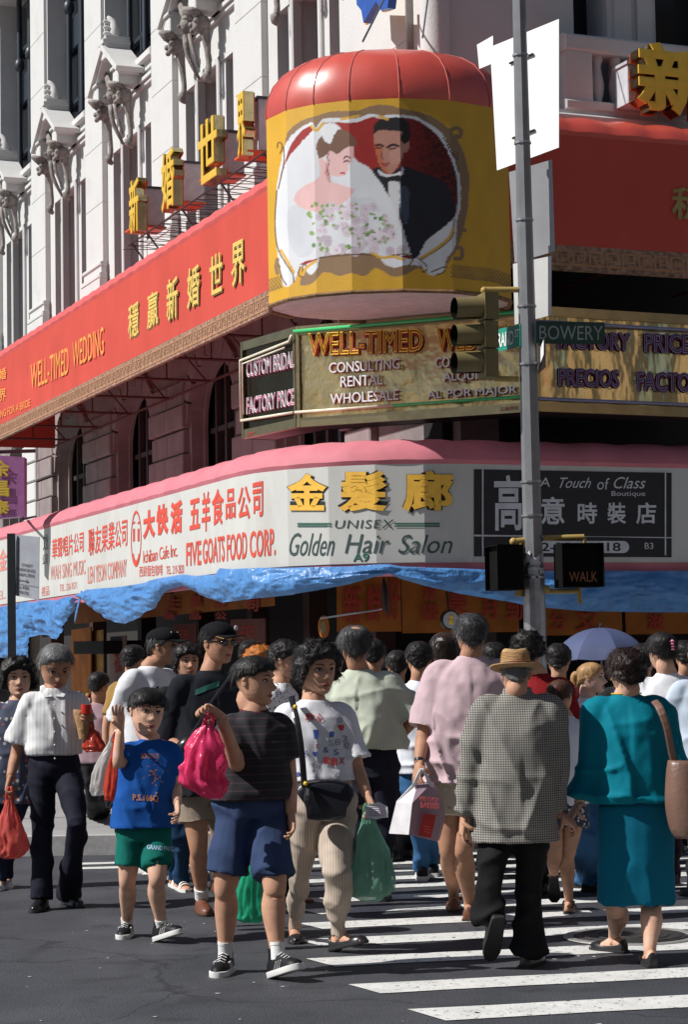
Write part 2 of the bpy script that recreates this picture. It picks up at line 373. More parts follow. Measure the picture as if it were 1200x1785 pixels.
def worn_paint():      # thin wear: chips that let the asphalt through
    n = PAINT.node_tree.nodes; l = PAINT.node_tree.links
    tc = n.new('ShaderNodeTexCoord'); z = n.new('ShaderNodeTexNoise'); z.inputs['Scale'].default_value = 26; z.inputs['Detail'].default_value = 7; z.inputs['Roughness'].default_value = .72
    l.new(tc.outputs['Object'], z.inputs['Vector']); r = n.new('ShaderNodeMapRange'); r.inputs[1].default_value = .375; r.inputs[2].default_value = .415; l.new(z.outputs[0], r.inputs[0])
    t = n.new('ShaderNodeBsdfTransparent'); ms = n.new('ShaderNodeMixShader'); l.new(r.outputs[0], ms.inputs[0]); l.new(t.outputs[0], ms.inputs[1]); l.new(n['Principled BSDF'].outputs[0], ms.inputs[2]); l.new(ms.outputs[0], n['Material Output'].inputs[0])
worn_paint()
g = MB(); g.add([(-400, -60, 0), (400, -60, 0), (400, 16.8, 0), (-400, 16.8, 0)], [(0, 1, 2, 3)]); g.add([(-400, 16.8, -.001), (400, 16.8, -.001), (400, 900, -.001), (-400, 900, -.001)], [(0, 1, 2, 3)])
ROAD = g.build('road', ASPH, kind='structure'); ROAD.location = (0, 0, 0); [setattr(v_, 'co', v_.co + Vector(ORG['road'])) for v_ in ROAD.data.vertices]; ORG['road'] = np.zeros(3)
WALKM = mat('concrete_sidewalk', (.30, .295, .29), .8, var=.12, scale=2, bump=.003, bscale=60, dirt=.5, dirtcol=(.13, .13, .13))
s = MB(); ky = 16.82
s.box((6, ky + 20.15, .07), ((30, 0, 0), (0, 20, 0), (0, 0, .07))); s.build('sidewalk', WALKM, kind='structure')
kb = bpy.data.objects['sidewalk']
KERBM = mat('granite_kerb', (.42, .41, .40), .7, var=.15, scale=20, dirt=.3)
x = -12.
while x < 14:
    k = MB(); k.box((x + .75, ky + .08, .075), ((.745, 0, 0), (0, .075, 0), (0, 0, .078))); k.build('kerbstone', KERBM, kb); x += 1.5
# painted crosswalk bars
sd = nrm((.985, .2, 0)); pd = nrm((-.2, .985, 0))
lefts = [(.235, 9.14, .31), (-.02, 9.87, .29), (-.235, 10.75, .31), (-.30, 11.48, .30), (-.31, 12.2, .29), (-.32, 12.86, .27), (-.33, 13.46, .27), (-.6, 14.05, .24), (-.6, 14.55, .22), (-.6, 15.05, .2), (-.6, 15.6, .2), (-.6, 16.1, .2)]
for i, (x0, y0, wd) in enumerate(lefts):
    b = MB(); a = np.array([x0, y0, .004]); L = 9.5
    n = 24; pts = []
    for j in range(n + 1):
        t = j / n * L; wv = random.Random(i * 99 + j).uniform(-.006, .006)
        q = a + sd * t; off = pd * (-wd)
        shr = .0 if j else 0
        pts += [q + pd * wv, q + off + np.array([.09, 0, 0]) * (1 if j == 0 else 0) + pd * wv]
    b.add(pts, [(2 * j, 2 * j + 1, 2 * j + 3, 2 * j + 2) for j in range(n)]); o = b.build('crosswalk_bar', PAINT, ROAD)
for i, (y0, x0, x1) in enumerate([(15.62, -2.15, -.9), (15.98, -2.2, -.9), (15.15, -1.5, -.9)]):
    b = MB(); b.add([(x0, y0, .004), (x1, y0 + .12, .004), (x1, y0 + .28, .004), (x0, y0 + .16, .004)], [(0, 1, 2, 3)]); b.build('crosswalk_bar', PAINT, ROAD)
MANM = mat('worn_cast_iron_cover', (.055, .05, .048), .5, metal=.4, var=.3, scale=30, bump=.004, bscale=60)
mt_ = thing('manhole_cover', 'round cast iron manhole cover in the asphalt behind the teal skirt', 'manhole cover', (1.50, 11.35, .004))
b = MB(); aa = np.arange(40) * 2 * math.pi / 40; c0 = np.array([1.50, 11.35, .005])
b.rings([c0 + .30 * np.stack([np.cos(aa), np.sin(aa), aa * 0], 1), c0 + np.array([0, 0, .008]) + .295 * np.stack([np.cos(aa), np.sin(aa), aa * 0], 1)], (0, 1))
for r_ in (.1, .18, .25):
    b.rings([c0 + np.array([0, 0, .009 + dz]) + rr * np.stack([np.cos(aa), np.sin(aa), aa * 0], 1) for rr, dz in ((r_, 0), (r_ + .005, .004), (r_ + .02, .004), (r_ + .025, 0))], (0, 0))
b.build('cover', MANM, mt_)
b = MB(); b.rings([c0 + np.array([0, 0, dz]) + rr * np.stack([np.cos(aa), np.sin(aa), aa * 0], 1) for rr, dz in ((.31, 0), (.315, .006), (.36, .006), (.365, 0))], (0, 0)); b.build('rim', mat('pale_worn_rim', (.30, .29, .28), .5, metal=.3), mt_)
# litter chips on the asphalt
b = MB(); rr = random.Random(4)
for i in range(70):
    X, Y = rr.uniform(-2.5, 1.5), rr.uniform(8.2, 12.5); r_ = rr.uniform(.004, .011); th = rr.uniform(0, 6.3)
    b.add([(X + r_ * math.cos(th + k * 1.6) * (1 + .6 * (k % 2)), Y + r_ * math.sin(th + k * 1.6), .003 + .002 * (k % 2)) for k in range(4)], [(0, 1, 2, 3)])
b.build('road_litter', mat('pale_litter', (.5, .5, .48), .8), kind='stuff')

# ================================================================ THE STONE BUILDING
bld = thing('stone_building', 'pale limestone corner building with carved pediments, arched windows and tall dark upper windows', 'building', tuple(C0))
def part(mb, name, m, parent=None, **k): return mb.build(name, m, parent or bld, **k)
rnd = random.Random(11)
def blocks(fr, u0, u1, z0, z1, p0, p1, h, m, name='stone_block', ch=.005, gap=.0025, jit=.0):
    z = z0
    while z < z1 - .05:
        hz = min(h, z1 - z); b = MB(); dp = rnd.uniform(-jit, jit)
        b.fb(fr, u0, u1, z + gap, z + hz - gap, p0, p1 + dp, ch=ch); part(b, name, m); z += hz
def core(fr, u0, u1, z0, z1, p0, p1, name='wall', m=None):
    b = MB(); b.fb(fr, u0, u1, z0, z1, p0, p1); return part(b, name, m or STONE)
TOPZ = 15.5
centers = [4.38, 8.49, 12.60, 16.71, 20.82]
# piers between the bays (upper floors)
for i, c in enumerate(centers[:5]):
    u0, u1 = c + 1.5, c + 2.61
    core(LW, u0 + .01, u1 - .01, 7.2, TOPZ, -.6, -.02)
    blocks(LW, u0, u1, 8.5, TOPZ, -.3, 0, 1.05, STONE)
    b = MB(); b.fb(LW, u0 - .05, u1 + .05, 8.42, 8.5, -.05, .07, ch=.02); b.fb(LW, u0 - .03, u1 + .03, 8.3, 8.42, -.05, .04); b.fb(LW, u0 - .07, u1 + .07, 8.2, 8.3, -.05, .09, ch=.02); b.fb(LW, u0 - .06, u1 + .06, 7.2, 8.2, -.05, .08)
    part(b, 'pilaster_base', STONE)
core(LW, .98, 2.9, 6.0, TOPZ, -.6, -.02); blocks(LW, .98, 2.9, 7.6, TOPZ, -.3, 0, 1.05, STONE)
core(LW, .25, 1.0, 6.0, TOPZ, -.6, -.10)
def bay(c, r=1.5):
    # wall strips and mullions round the three lower windows
    for sgn in (-1, 1):
        for (a0, a1, p1, z1) in ((1.13, 1.5, -.1, 11.2), (.50, .74, -.12, 10.32)):
            u0, u1 = sorted((c + sgn * a0, c + sgn * a1)); core(LW, u0, u1, 7.2, z1, -.6, p1, 'mullion' if a0 < 1 else 'wall')
    b = MB()
    b.fb(LW, c - 1.13, c + 1.13, 10.32, 11.2, -.6, -.1)
    for z, p in ((10.95, -.04), (11.02, -.0)): b.fb(LW, c - 1.49, c + 1.49, z, z + .06, -.3, p)
    part(b, 'lintel', STONE)
    b = MB(); b.fb(LW, c - 1.5, c + 1.5, 11.2, 11.32, -.6, -.06); b.fb(LW, c - 1.5, c + 1.5, 11.32, 11.46, -.6, .03, ch=.02); part(b, 'sill', STONE)
    # frame moulding round the middle window
    b = MB()
    for sgn in (-1, 1): u0, u1 = sorted((c + sgn * .46, c + sgn * .56)); b.fb(LW, u0, u1, 7.3, 10.42, -.2, -.06, ch=.02)
    b.fb(LW, c - .46, c + .46, 10.30, 10.42, -.2, -.06, ch=.02); part(b, 'moulding', STONE)
    # windows: glass deep in the wall with brown frames
    for (u0, u1) in ((c - 1.13, c - .74), (c - .46, c + .46), (c + .74, c + 1.13)):
        f = MB()
        for a0, a1 in ((u0, u0 + .05), (u1 - .05, u1)): f.fb(LW, a0, a1, 7.2, 10.32, -.58, -.48)
        f.fb(LW, u0 + .05, u1 - .05, 9.1, 9.18, -.57, -.49); f.fb(LW, u0 + .05, u1 - .05, 10.26, 10.32, -.57, -.49)
        fo = part(f, 'window', REVEAL); g_ = MB(); g_.fb(LW, u0 + .05, u1 - .05, 7.2, 10.3, -.57, -.55); g_.build('pane', GLASSD, fo)
        h = MB(); h.fb(LW, u0, u1, 7.15, 10.32, -.9, -.6); part(h, 'backing', REVEAL)
    # the tall dark window of the floor above
    f = MB()
    for uu in (-.95, 0, .95): f.tube([LW(c + uu, 11.46, -.36), LW(c + uu, TOPZ, -.36)], .055, 10); f.ell(LW(c + uu, 11.75, -.36), .1, n=10, k=6); f.fb(LW, c + uu - .11, c + uu + .11, 11.46, 11.62, -.46, -.26); f.ell(LW(c + uu, 14.1, -.36), (.11, .11, .16), n=10, k=6)
    for zz in (12.2, 14.4): f.fb(LW, c - 1.44, c + 1.44, zz, zz + .07, -.5, -.42)
    f.fb(LW, c - 1.44, c + 1.44, 13.3, 13.9, -.5, -.43)
    for uu in (-.48, .48): f.fb(LW, c + uu - .035, c + uu + .035, 11.46, TOPZ, -.5, -.42)
    fo = part(f, 'window', IRON, smooth='auto'); g_ = MB(); g_.fb(LW, c - 1.46, c + 1.46, 11.46, TOPZ, -.56, -.52); g_.build('pane', GLASSD, fo)
    b = MB()
    for sgn in (-1, 1): u0, u1 = sorted((c + sgn * 1.44, c + sgn * 1.5)); b.fb(LW, u0, u1, 11.46, TOPZ, -.6, -.06); part(b, 'jamb', STONE); b = MB()
    pediment(c)
def pediment(c):
    P = .02
    b = MB()   # raking cornice: two sloping slabs, entablature blocks and cresting
    for sgn in (-1, 1):
        a = LW(c, 11.83, P + .16); e = LW(c + sgn * .92, 11.22, P + .16); d = nrm(e - a); n_ = nrm(np.cross(d, NL)); n_ = n_ if n_[2] > 0 else -n_
        mid = (a + e) / 2; hl = np.linalg.norm(e - a) / 2
        b.box(mid, (d * hl, n_ * .045, NL * .24)); b.box(mid - n_ * .075, (d * (hl - .05), n_ * .03, NL * .18))
        b.fb(LW, c + sgn * .62 - .16, c + sgn * .62 + .16, 11.02, 11.28, -.1, P + .33, ch=.015)
        b.fb(LW, c + sgn * .62 - .19, c + sgn * .62 + .19, 11.28, 11.34, -.1, P + .37, ch=.01)
    b.fb(LW, c - .13, c + .13, 11.6, 12.0, -.05, P + .36, ch=.02); b.fb(LW, c - .16, c + .16, 11.86, 11.93, -.05, P + .4)
    o = part(b, 'pediment', STONE)
    q = MB()    # cresting leaf
    q.tube([LW(c, 11.96, P + .14), LW(c, 12.14, P + .16), LW(c, 12.28, P + .2), LW(c, 12.36, P + .28)], [(.11, .13), (.13, .10), (.09, .06), (.03, .02)], 10, DL, sm=2)
    for k in range(3): q.tube([LW(c, 12.02 + k * .1, P + .22), LW(c, 12.08 + k * .1, P + .31), LW(c, 12.05 + k * .1, P + .35)], [(.10 - k * .02, .03), (.08 - k * .02, .025), (.03, .015)], 8, DL, sm=2)
    q.build('cresting', STONE, o, smooth=True)
    for sgn in (-1, 1):   # bracket: ball, scroll and hanging tail
        k = MB(); u = c + sgn * .60
        k.ell(LW(u, 10.86, P + .18), (.13, .14, .13), np.stack([DL, NL, UP]), 14, 10)
        k.tube([LW(u, 11.04, P + .30), LW(u, 10.98, P + .32)], [(.19, .16), (.19, .16)], 4, DL)
        k.tube([LW(u, 10.8, P + .14), LW(u, 10.55, P + .10), LW(u, 10.25, P + .07), LW(u, 10.12, P + .09)], [(.085, .085), (.062, .05), (.045, .04), (.06, .05)], 10, DL, sm=3)
        k.tube([LW(u, 10.14, P + .12), LW(u, 10.05, P + .10), LW(u, 10.0, P + .04)], [(.05, .06), (.07, .06), (.03, .03)], 8, DL, sm=2)
        for j in range(6): a_ = j * math.pi / 3; k.ell(LW(u + .12 * math.cos(a_), 10.86 + .12 * math.sin(a_), P + .3), .045, n=7, k=5)
        part(k, 'bracket', STONE2, smooth=True)
    k = MB()   # carved mask with wings and drapery in the tympanum
    k.ell(LW(c, 11.0, P + .20), (.10, .12, .13), np.stack([DL, NL, UP]), 14, 10); k.ell(LW(c, 10.98, P + .33), (.022, .035, .03), np.stack([DL, NL, UP]), 8, 6); k.ell(LW(c, 11.10, P + .20), (.115, .10, .06), np.stack([DL, NL, UP]), 12, 8)
    for sgn in (-1, 1):
        for j in range(4): k.tube([LW(c + sgn * .06, 11.1 + j * .03, P + .2), LW(c + sgn * (.22 + j * .04), 11.3 + j * .05, P + .22), LW(c + sgn * (.30 + j * .02), 11.18 + j * .05, P + .12)], [(.05, .03), (.06, .025), (.02, .02)], 7, UP, sm=2)
        k.tube([LW(c + sgn * .08, 10.85, P + .2), LW(c + sgn * .14, 10.6, P + .16), LW(c + sgn * .1, 10.35, P + .05)], [(.035, .03), (.045, .03), (.02, .015)], 8, DL, sm=2)
    k.tube([LW(c, 10.85, P + .24), LW(c, 10.55, P + .2), LW(c, 10.2, P + .02)], [(.05, .04), (.06, .04), (.025, .02)], 9, DL, sm=2)
    part(k, 'carved_mask', STONE2, smooth=True)
for c in centers: bay(c)
# middle floor behind the awnings: arched openings between rusticated piers
def arch_wall(fr, c, hw, z0, zs, z1, p0, p1, m, half):
    n = 14; pts = [fr(c - half, z0, p1), fr(c - hw, z0, p1), fr(c - hw, zs, p1)]
    pts += [fr(c - hw * math.cos(math.pi * k / n), zs + hw * .85 * math.sin(math.pi * k / n), p1) for k in range(1, n)]
    pts += [fr(c + hw, zs, p1), fr(c + hw, z0, p1), fr(c + half, z0, p1), fr(c + half, z1, p1), fr(c - half, z1, p1)]
    b = MB(); b.prism(pts, fr.n * (p0 - p1)); return fixn(part(b, 'arched_wall', m))
for c in centers:
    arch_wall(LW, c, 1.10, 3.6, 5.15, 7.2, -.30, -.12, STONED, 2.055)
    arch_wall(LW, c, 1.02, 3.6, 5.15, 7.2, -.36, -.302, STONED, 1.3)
    for k in range(9):     # wedge stones of the arch
        a0 = math.pi * k / 9 + .02; a1 = math.pi * (k + 1) / 9 - .02
        P4 = [LW(c - math.cos(a) * r_, 5.15 + .85 * math.sin(a) * r_, -.119) for a, r_ in ((a0, 1.12), (a1, 1.12), (a1, 1.42), (a0, 1.42))]
        b = MB(); b.prism(P4, NL * .07); fixn(part(b, 'arch_stone', STONED))
    g_ = MB(); g_.fb(LW, c - 1.1, c + 1.1, 3.0, 6.4, -.48, -.45); part(g_, 'pane', GLASSD)
    f = MB()
    for uu in (-.62, -.2, .25, .7): f.fb(LW, c + uu - .04, c + uu + .04, 3.0, 6.3, -.45, -.38)
    f.fb(LW, c - 1, c + 1, 5.0, 5.08, -.45, -.39); part(f, 'window_frame', mat('dark_bronze_frame', (.05, .04, .038), .5))
    z = 3.58
    for k in range(7):
        if z > 5.6: break
        o_ = .07 if k % 2 else 0
        for u0, u1 in ((c + 1.16 + o_, c + 2.05), (c - 2.05, c - 1.16 - o_)):
            b = MB(); b.fb(LW, u0 + (.0 if u0 > c else .003), u1 - .003, z + .012, z + .365, -.12, .02 if k % 2 == 0 else -.02, ch=.018); part(b, 'stone_block', STONED)
        z += .38
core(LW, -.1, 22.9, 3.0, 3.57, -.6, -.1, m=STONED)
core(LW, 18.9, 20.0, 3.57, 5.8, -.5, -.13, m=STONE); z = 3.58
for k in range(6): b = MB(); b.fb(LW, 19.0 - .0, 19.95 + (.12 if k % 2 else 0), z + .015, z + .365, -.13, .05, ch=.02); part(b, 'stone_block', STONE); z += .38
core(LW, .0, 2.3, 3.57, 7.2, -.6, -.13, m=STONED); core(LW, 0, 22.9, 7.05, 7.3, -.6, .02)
b = MB(); b.fb(LW, -.05, 22.9, 15.5, 15.9, -.6, .4); part(b, 'cornice', STONE)
# corner column and body of the house
b = MB(); cc = atY(760, 100, 22.75); b.tube([(cc[0], 22.82, 7.0), (cc[0], 22.82, TOPZ)], .165, 24); part(b, 'corner_column', STONE, smooth='auto')
core(RW, -.02, .1, 7.3, TOPZ, -.6, .02)
# right facade
GREYST = STONE
core(RW, .1, 1.67, 7.0, TOPZ, -.6, .0); core(RW, 0.0, 7.0, 6.9, 7.62, -.6, .0); core(RW, 2.12, 2.76, 7.6, TOPZ, -.6, -.02); core(RW, 3.6, 5.2, 7.6, TOPZ, -.6, -.02)
b = MB(); b.fb(RW, 2.2, 2.42, 8.55, TOPZ, -.05, .03, ch=.01); b.fb(RW, 2.5, 2.7, 8.55, TOPZ, -.05, .03, ch=.01); part(b, 'panel', STONE)
for u0, u1 in ((1.67, 2.12), (2.76, 3.6)): g_ = MB(); g_.fb(RW, u0, u1, 7.6, TOPZ, -.6, -.5); part(g_, 'pane', GLASSD)
bal = MB(); bal.fb(RW, 1.35, 4.6, 8.3, 8.5, .0, .34, ch=.03); bal.fb(RW, 1.35, 4.6, 7.62, 7.74, .0, .36, ch=.02); bal.fb(RW, 1.38, 1.72, 7.74, 8.3, .02, .32); bo = part(bal, 'balustrade', STONE)
for k in range(9):
    q = MB(); u = 1.86 + k * .235; q.tube([RW(u, z, .17) for z in (7.74, 7.80, 7.86, 7.98, 8.1, 8.2, 8.26, 8.3)], [.07, .05, .07, .085, .06, .045, .07, .07], 10); q.build('baluster', STONE, bo, smooth='auto')
b = MB(); b.fb(RW, 0, 7, 7.48, 7.56, 0, .42, ch=.02); b.fb(RW, 0, 7, 7.56, 7.62, 0, .34); part(b, 'cornice', STONE)
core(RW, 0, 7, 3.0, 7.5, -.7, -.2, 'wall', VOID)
b = MB(); bc = C0 + DL * 12 + DR * 6 - UP * 0; b.box(bc + UP * 8, (DL * 11, DR * 5, UP * 7.6)); part(b, 'building_core', DARKM)

# ================================================================ AWNINGS
def sweep(plan, prof, m=0, mb=None):
    """plan: [(point, outward normal)], prof: [(inset, z)]"""
    mb = mb or MB(); rs = [np.array([p + n_ * (-i) + UP * z for p, n_ in plan]) for i, z in prof]
    return mb.rings(rs, (0, 0), m, closed=False)
def straight(fr, u0, u1, step):
    n = max(1, int(round(abs(u1 - u0) / step))); return [(fr(u0 + (u1 - u0) * k / n, 0), fr.n) for k in range(n + 1)]
RT = 1.91
arcC = V0 + RT * (DL + DR); ARC = []
for k in range(0, 7):
    a = math.pi / 2 * k / 6; n_ = NL * math.cos(a) + NR * math.sin(a); ARC.append((arcC + n_ * RT, n_))
PLAN = straight(LFa, 15.5, RT, .68)[:-1] + ARC + straight(RFa, RT, 5.2, .66)[1:]
class Surf:       # vertical faceted surface, hit by a ray
    def __init__(s, pts): s.p = [np.array([q[0], q[1]]) for q in pts]
    def hit(s, x, y, lift=0.):
        v = ray(x, y); best = None
        for a, b in zip(s.p[:-1], s.p[1:]):
            e = b - a; den = v[0] * e[1] - v[1] * e[0]
            if abs(den) < 1e-12: continue
            t = (a[0] * e[1] - a[1] * e[0]) / den; k = (v[0] * a[1] - v[1] * a[0]) / den
            k = ((t * v[0] - a[0]) * e[0] + (t * v[1] - a[1]) * e[1]) / (e @ e)
            if -1e-4 <= k <= 1.0001 and t > 0 and (best is None or t < best[0]):
                n_ = nrm((e[1], -e[0])); n_ = n_ if n_ @ v[:2] < 0 else -n_; best = (t, n_)
        if best is None: return None
        P = CAMO + v * best[0]; P[:2] += best[1] * lift; return P
FS = Surf([p for p, _ in PLAN])
def fh(x, y, l=.005):
    q = FS.hit(x, y, l)
    return q if q is not None else onpl(x, y, LFa.P, NL)
# lower awning: pink round shoulder over a white lettered fascia
aw = thing('shopfront_awning', 'long white lettered awning with a pink rounded top wrapping the street corner', 'awning', tuple(V0 + UP * 2.4))
b = MB(); sweep(PLAN, [(.02, 2.49), (0, 2.50), (0, 3.51)], 0, b); b.build('fascia', WHITEP, aw)
b = MB(); sweep(PLAN, [(.04, 2.36), (.015, 2.37), (.012, 2.5)], 0, b); b.build('hem', PINK, aw)
def bulged(plan, prof, amp, sub=3):
    P2 = []
    for (p, n_), (q, n2) in zip(plan[:-1], plan[1:]):
        for k in range(sub):
            t = k / sub; P2.append((p * (1 - t) + q * t, nrm(n_ * (1 - t) + n2 * t), math.sin(math.pi * t)))
    P2.append((*plan[-1], 0)); rs = []
    for j, (i, z) in enumerate(prof):
        w_ = amp * math.sin(math.pi * min(1, j / (len(prof) - 1)))
        rs.append(np.array([p + n_ * (-i + w_ * s_) + UP * (z + w_ * s_ * .8) for p, n_, s_ in P2]))
    return rs
PINKPROF = [(0, 3.51), (-.012, 3.55), (.02, 3.62), (.10, 3.70), (.22, 3.755), (.40, 3.79), (.62, 3.81), (.9, 3.84), (1.28, 3.86)]
b = MB(); b.rings(bulged(PLAN, PINKPROF, .022), (0, 0), 0, closed=False)
tp = b.build('rounded_top', PINK, aw, smooth='auto')
b = MB(); b.fb(LFa, 3.0, 15.5, 3.85, 3.9, -2.3, -1.2); b.build('roof_sheet', PINK, aw)
b = MB()
for u in np.arange(2.2, 15, 1.36): b.tube([LFa(u, 2.52, -.02), LFa(u, 3.5, -.02), LFa(u, 3.8, -.5), LFa(u, 3.86, -2.25)], .018, 5); b.tube([LFa(u, 2.52, -.02), LFa(u, 2.52, -2.3)], .018, 5)
for u in np.arange(2.2, 5, 1.3): b.tube([RFa(u, 2.52, -.02), RFa(u, 2.52, -1.3)], .018, 5)
b.build('frame', AWFRAME, aw)
b = MB(); b.fb(LFa, 3.2, 15.5, 2.60, 2.62, -2.28, -.06); b.fb(RFa, 2.0, 5.2, 2.60, 2.62, -1.28, -.06); b.build('soffit', DARKM, aw)
# red upper awning
RPL = straight(LA, 18.9, .35, .5); RPR = straight(RA, .35, 5.2, .5)
ra = thing('red_awning', 'wide red awning with gold lettering and key border along both upper facades', 'awning', tuple(RC0 + UP * 5.6))
REDPROF = [(0, 7.05), (-.01, 7.09), (.03, 7.17), (.12, 7.25), (.28, 7.31), (.55, 7.37), (1.34, 7.44)]
for nm, pl, mt, in (('left_canvas', RPL, REDC), ('right_canvas', RPR, REDC)):
    b = MB(); fine = []
    for (p, n_), (q, n2) in zip(pl[:-1], pl[1:]): fine += [(p, n_), (p * .5 + q * .5, n_)]
    fine.append(pl[-1]); zz = np.linspace(5.86, 7.05, 10)
    rs = []
    for z in zz:
        P_ = np.array([p + UP * z for p, n_ in fine]); d_ = fbm(P_ * np.array([.8, .8, 1.2]), 2) * .02 * (1 - abs((z - 6.45) / .6) ** 2 * .9)
        rs.append(P_ + np.outer(d_, fine[0][1]))
    b.rings(rs, (0, 0), closed=False); b.build('canvas', mt, ra, smooth='auto')
    b = MB(); sweep(fine, [(.03, 5.585), (0, 5.6), (0, 5.86)], 0, b); b.build('key_border', TAUPE, ra)
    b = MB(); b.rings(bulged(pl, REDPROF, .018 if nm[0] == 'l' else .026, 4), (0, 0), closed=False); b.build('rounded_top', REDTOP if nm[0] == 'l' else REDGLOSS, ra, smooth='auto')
b = MB(); pts = [LA(18.9, z, -i) for i, z in [(0, 5.6), (0, 7.05), (.12, 7.25), (.28, 7.31), (1.34, 7.44), (1.34, 5.6)]]; b.prism(pts, DL * .004); fixn(b.build('end_panel', REDC, ra))
b = MB()
for u in np.arange(1.2, 18.8, 2.05):
    b.tube([LA(u, 5.62, -.03), LA(u, 5.62, -1.33)], .02, 5); b.tube([LA(u, 5.62, -.03), LA(u, 7.03, -.03), LA(u, 7.3, -.4), LA(u, 7.4, -1.33)], .02, 5); b.tube([LA(u, 6.9, -.06), LA(u, 5.62, -1.2)], .014, 5); b.tube([LA(u, 5.62, -.6), LA(u, 7.36, -.6)], .012, 5)
b.tube([LA(.5, 5.62, -.03), LA(18.8, 5.62, -.03)], .02, 5); b.tube([LA(.5, 5.62, -1.28), LA(18.8, 5.62, -1.28)], .02, 5)
for u in np.arange(1.2, 5, 1.5): b.tube([RA(u, 5.62, -.03), RA(u, 5.62, -1.3)], .02, 5)
b.build('frame', AWFRAME, ra)
b = MB(); rp = random.Random(3)       # key pattern printed on the border
for fr, ua, ub in ((LA, .9, 18.8), (RA, 1.4, 5.1)):
    u = ua
    while u < ub:
        for (a, c, d, e) in ((0, 5.64, .19, 5.665), (0, 5.665, .022, 5.81), (.022, 5.79, .16, 5.81), (.138, 5.70, .16, 5.79), (.06, 5.70, .138, 5.72), (.06, 5.72, .08, 5.765)):
            b.add([fr(u + a, c, .006), fr(u + d, c, .006), fr(u + d, e, .006), fr(u + a, e, .006)], [(0, 1, 2, 3)])
        u += .2
b.build('key_pattern', mat('key_pattern_print', (.40, .20, .10), .7), ra, kind='stuff')
# lettering on the red awning (left)
def LAh(x, y, l=.006): return LA.pt(x, y, l + .012)
b = MB(); b2 = MB()
for ch, q in zip('穩贏新婚世界', [((223, 592), (241, 583), (241, 524), (223, 533)), ((256, 575), (275, 564), (275, 503), (256, 514)), ((290, 562), (309, 552), (309, 478), (290, 489)), ((326, 540), (347, 529), (347, 459), (326, 470)), ((365, 517), (387, 506), (387, 437), (365, 448)), ((403, 502), (426, 490), (426, 414), (403, 426))]):
    text_px(b2, ch, [(x + 1.5, y + 2) for x, y in q], lambda x, y, l: LAh(x, y, .004), off=.02); text_px(b, ch, q, lambda x, y, l: LAh(x, y, .010), off=.012)
b2.build('lettering_shadow', GREENSH, ra); b.build('gold_lettering', GOLDPRINT, ra)
b = MB()
text_px(b, 'WELL-TIMED', [(53, 679), (119, 651), (119, 605), (53, 636)], LAh, off=-.005); text_px(b, 'WEDDING', [(126, 641), (180, 617), (180, 569), (126, 597)], LAh, off=-.005)
text_px(b, '新婚', [(-14, 668), (10, 660), (10, 640), (-14, 648)], LAh, off=.01); text_px(b, '世界', [(-14, 703), (10, 698), (10, 676), (-14, 681)], LAh, off=.01)
text_px(b, 'EVERYTHING FOR A BRIDE', [(-30, 741), (52, 708), (52, 695), (-30, 728)], LAh)
b.build('orange_lettering', ORANGEP, ra)
b = MB(); RAh = lambda x, y, l=.006: RA.pt(x, y, l + .014)
text_px(b, '穩', [(1172, 382), (1240, 386), (1240, 327), (1172, 325)], RAh, off=.02); b.build('gold_lettering', mat('dull_gold_print', (.34, .25, .08), .6), ra)
# ================================================================ LETTERING OF THE LOWER AWNING
lt = MB(); lp = MB(); lg = MB(); ly = MB(); lk = MB(); lb = MB(); lw_ = MB()
text_px(lt, '五', [(331, 925), (349, 921), (349, 867), (331, 872)], fh, off=.03)
for ch, (x0, x1, y0, y1) in zip('羊食品公司', [(352, 367, 855, 928), (370, 390, 850, 917), (394, 411, 850, 906), (415, 437, 846, 907), (441, 459, 838, 903)]):
    text_px(lt, ch, [(x0, y1), (x1, y1 - 3), (x1, y0), (x0, y0 + 4)], fh, off=.025)
for ch, (x0, x1, y0, y1) in zip('大快活', [(250, 270, 888, 940), (273, 293, 878, 934), (298, 318, 872, 932)]):
    text_px(lt, ch, [(x0, y1), (x1, y1 - 4), (x1, y0 - 2), (x0, y0 + 4)], fh, off=.06)
text_px(lt, 'FIVE', [(325, 987), (351, 985), (351, 942), (325, 947)], fh, off=.02)
text_px(lt, 'GOATS', [(354, 984), (392, 979), (392, 933), (354, 940)], fh, off=.02)
text_px(lt, 'FOOD', [(396, 979), (431, 974), (431, 926), (396, 932)], fh, off=.02)
text_px(lt, 'CORP.', [(436, 973), (481, 968), (481, 920), (436, 926)], fh, off=.02)
text_px(lt, '華聲唱片公司', [(91, 976), (146, 962), (146, 925), (91, 940)], fh, off=.01)
text_px(lt, '聯友果業公司', [(154, 970), (222, 952), (222, 902), (154, 922)], fh, off=.01)
text_px(lp, 'WAH SING MUSIC', [(88, 1012), (149, 1001), (149, 975), (88, 987)], fh)
text_px(lp, 'LEN YEON COMPANY', [(153, 1018), (221, 1005), (221, 974), (153, 988)], fh, off=.01)
text_px(lp, 'TEL. 226-9571', [(104, 1031), (134, 1026), (134, 1014), (104, 1019)], fh)
text_px(lt, 'Ichiban Cafe Inc.', [(250, 982), (318, 968), (318, 945), (250, 960)], fh, sp=.9)
text_px(lt, '西餅麵包咖啡', [(243, 1006), (284, 1003), (284, 983), (243, 987)], fh)
text_px(lt, 'TEL. 219-2820', [(290, 1001), (321, 999), (321, 984), (290, 987)], fh)
text_px(lp, '五金', [(-16, 1000), (12, 993), (12, 955), (-16, 963)], fh, off=.02); text_px(lp, 'TEL.', [(-12, 1048), (10, 1043), (10, 1028), (-12, 1033)], fh)
text_px(lk, '文化', [(75, 960), (84, 958), (84, 930), (75, 932)], fh); text_px(lk, '公司', [(74, 985), (83, 983), (83, 965), (74, 967)], fh); text_px(lp, '禮品', [(72, 1040), (86, 1037), (86, 1020), (72, 1023)], fh)
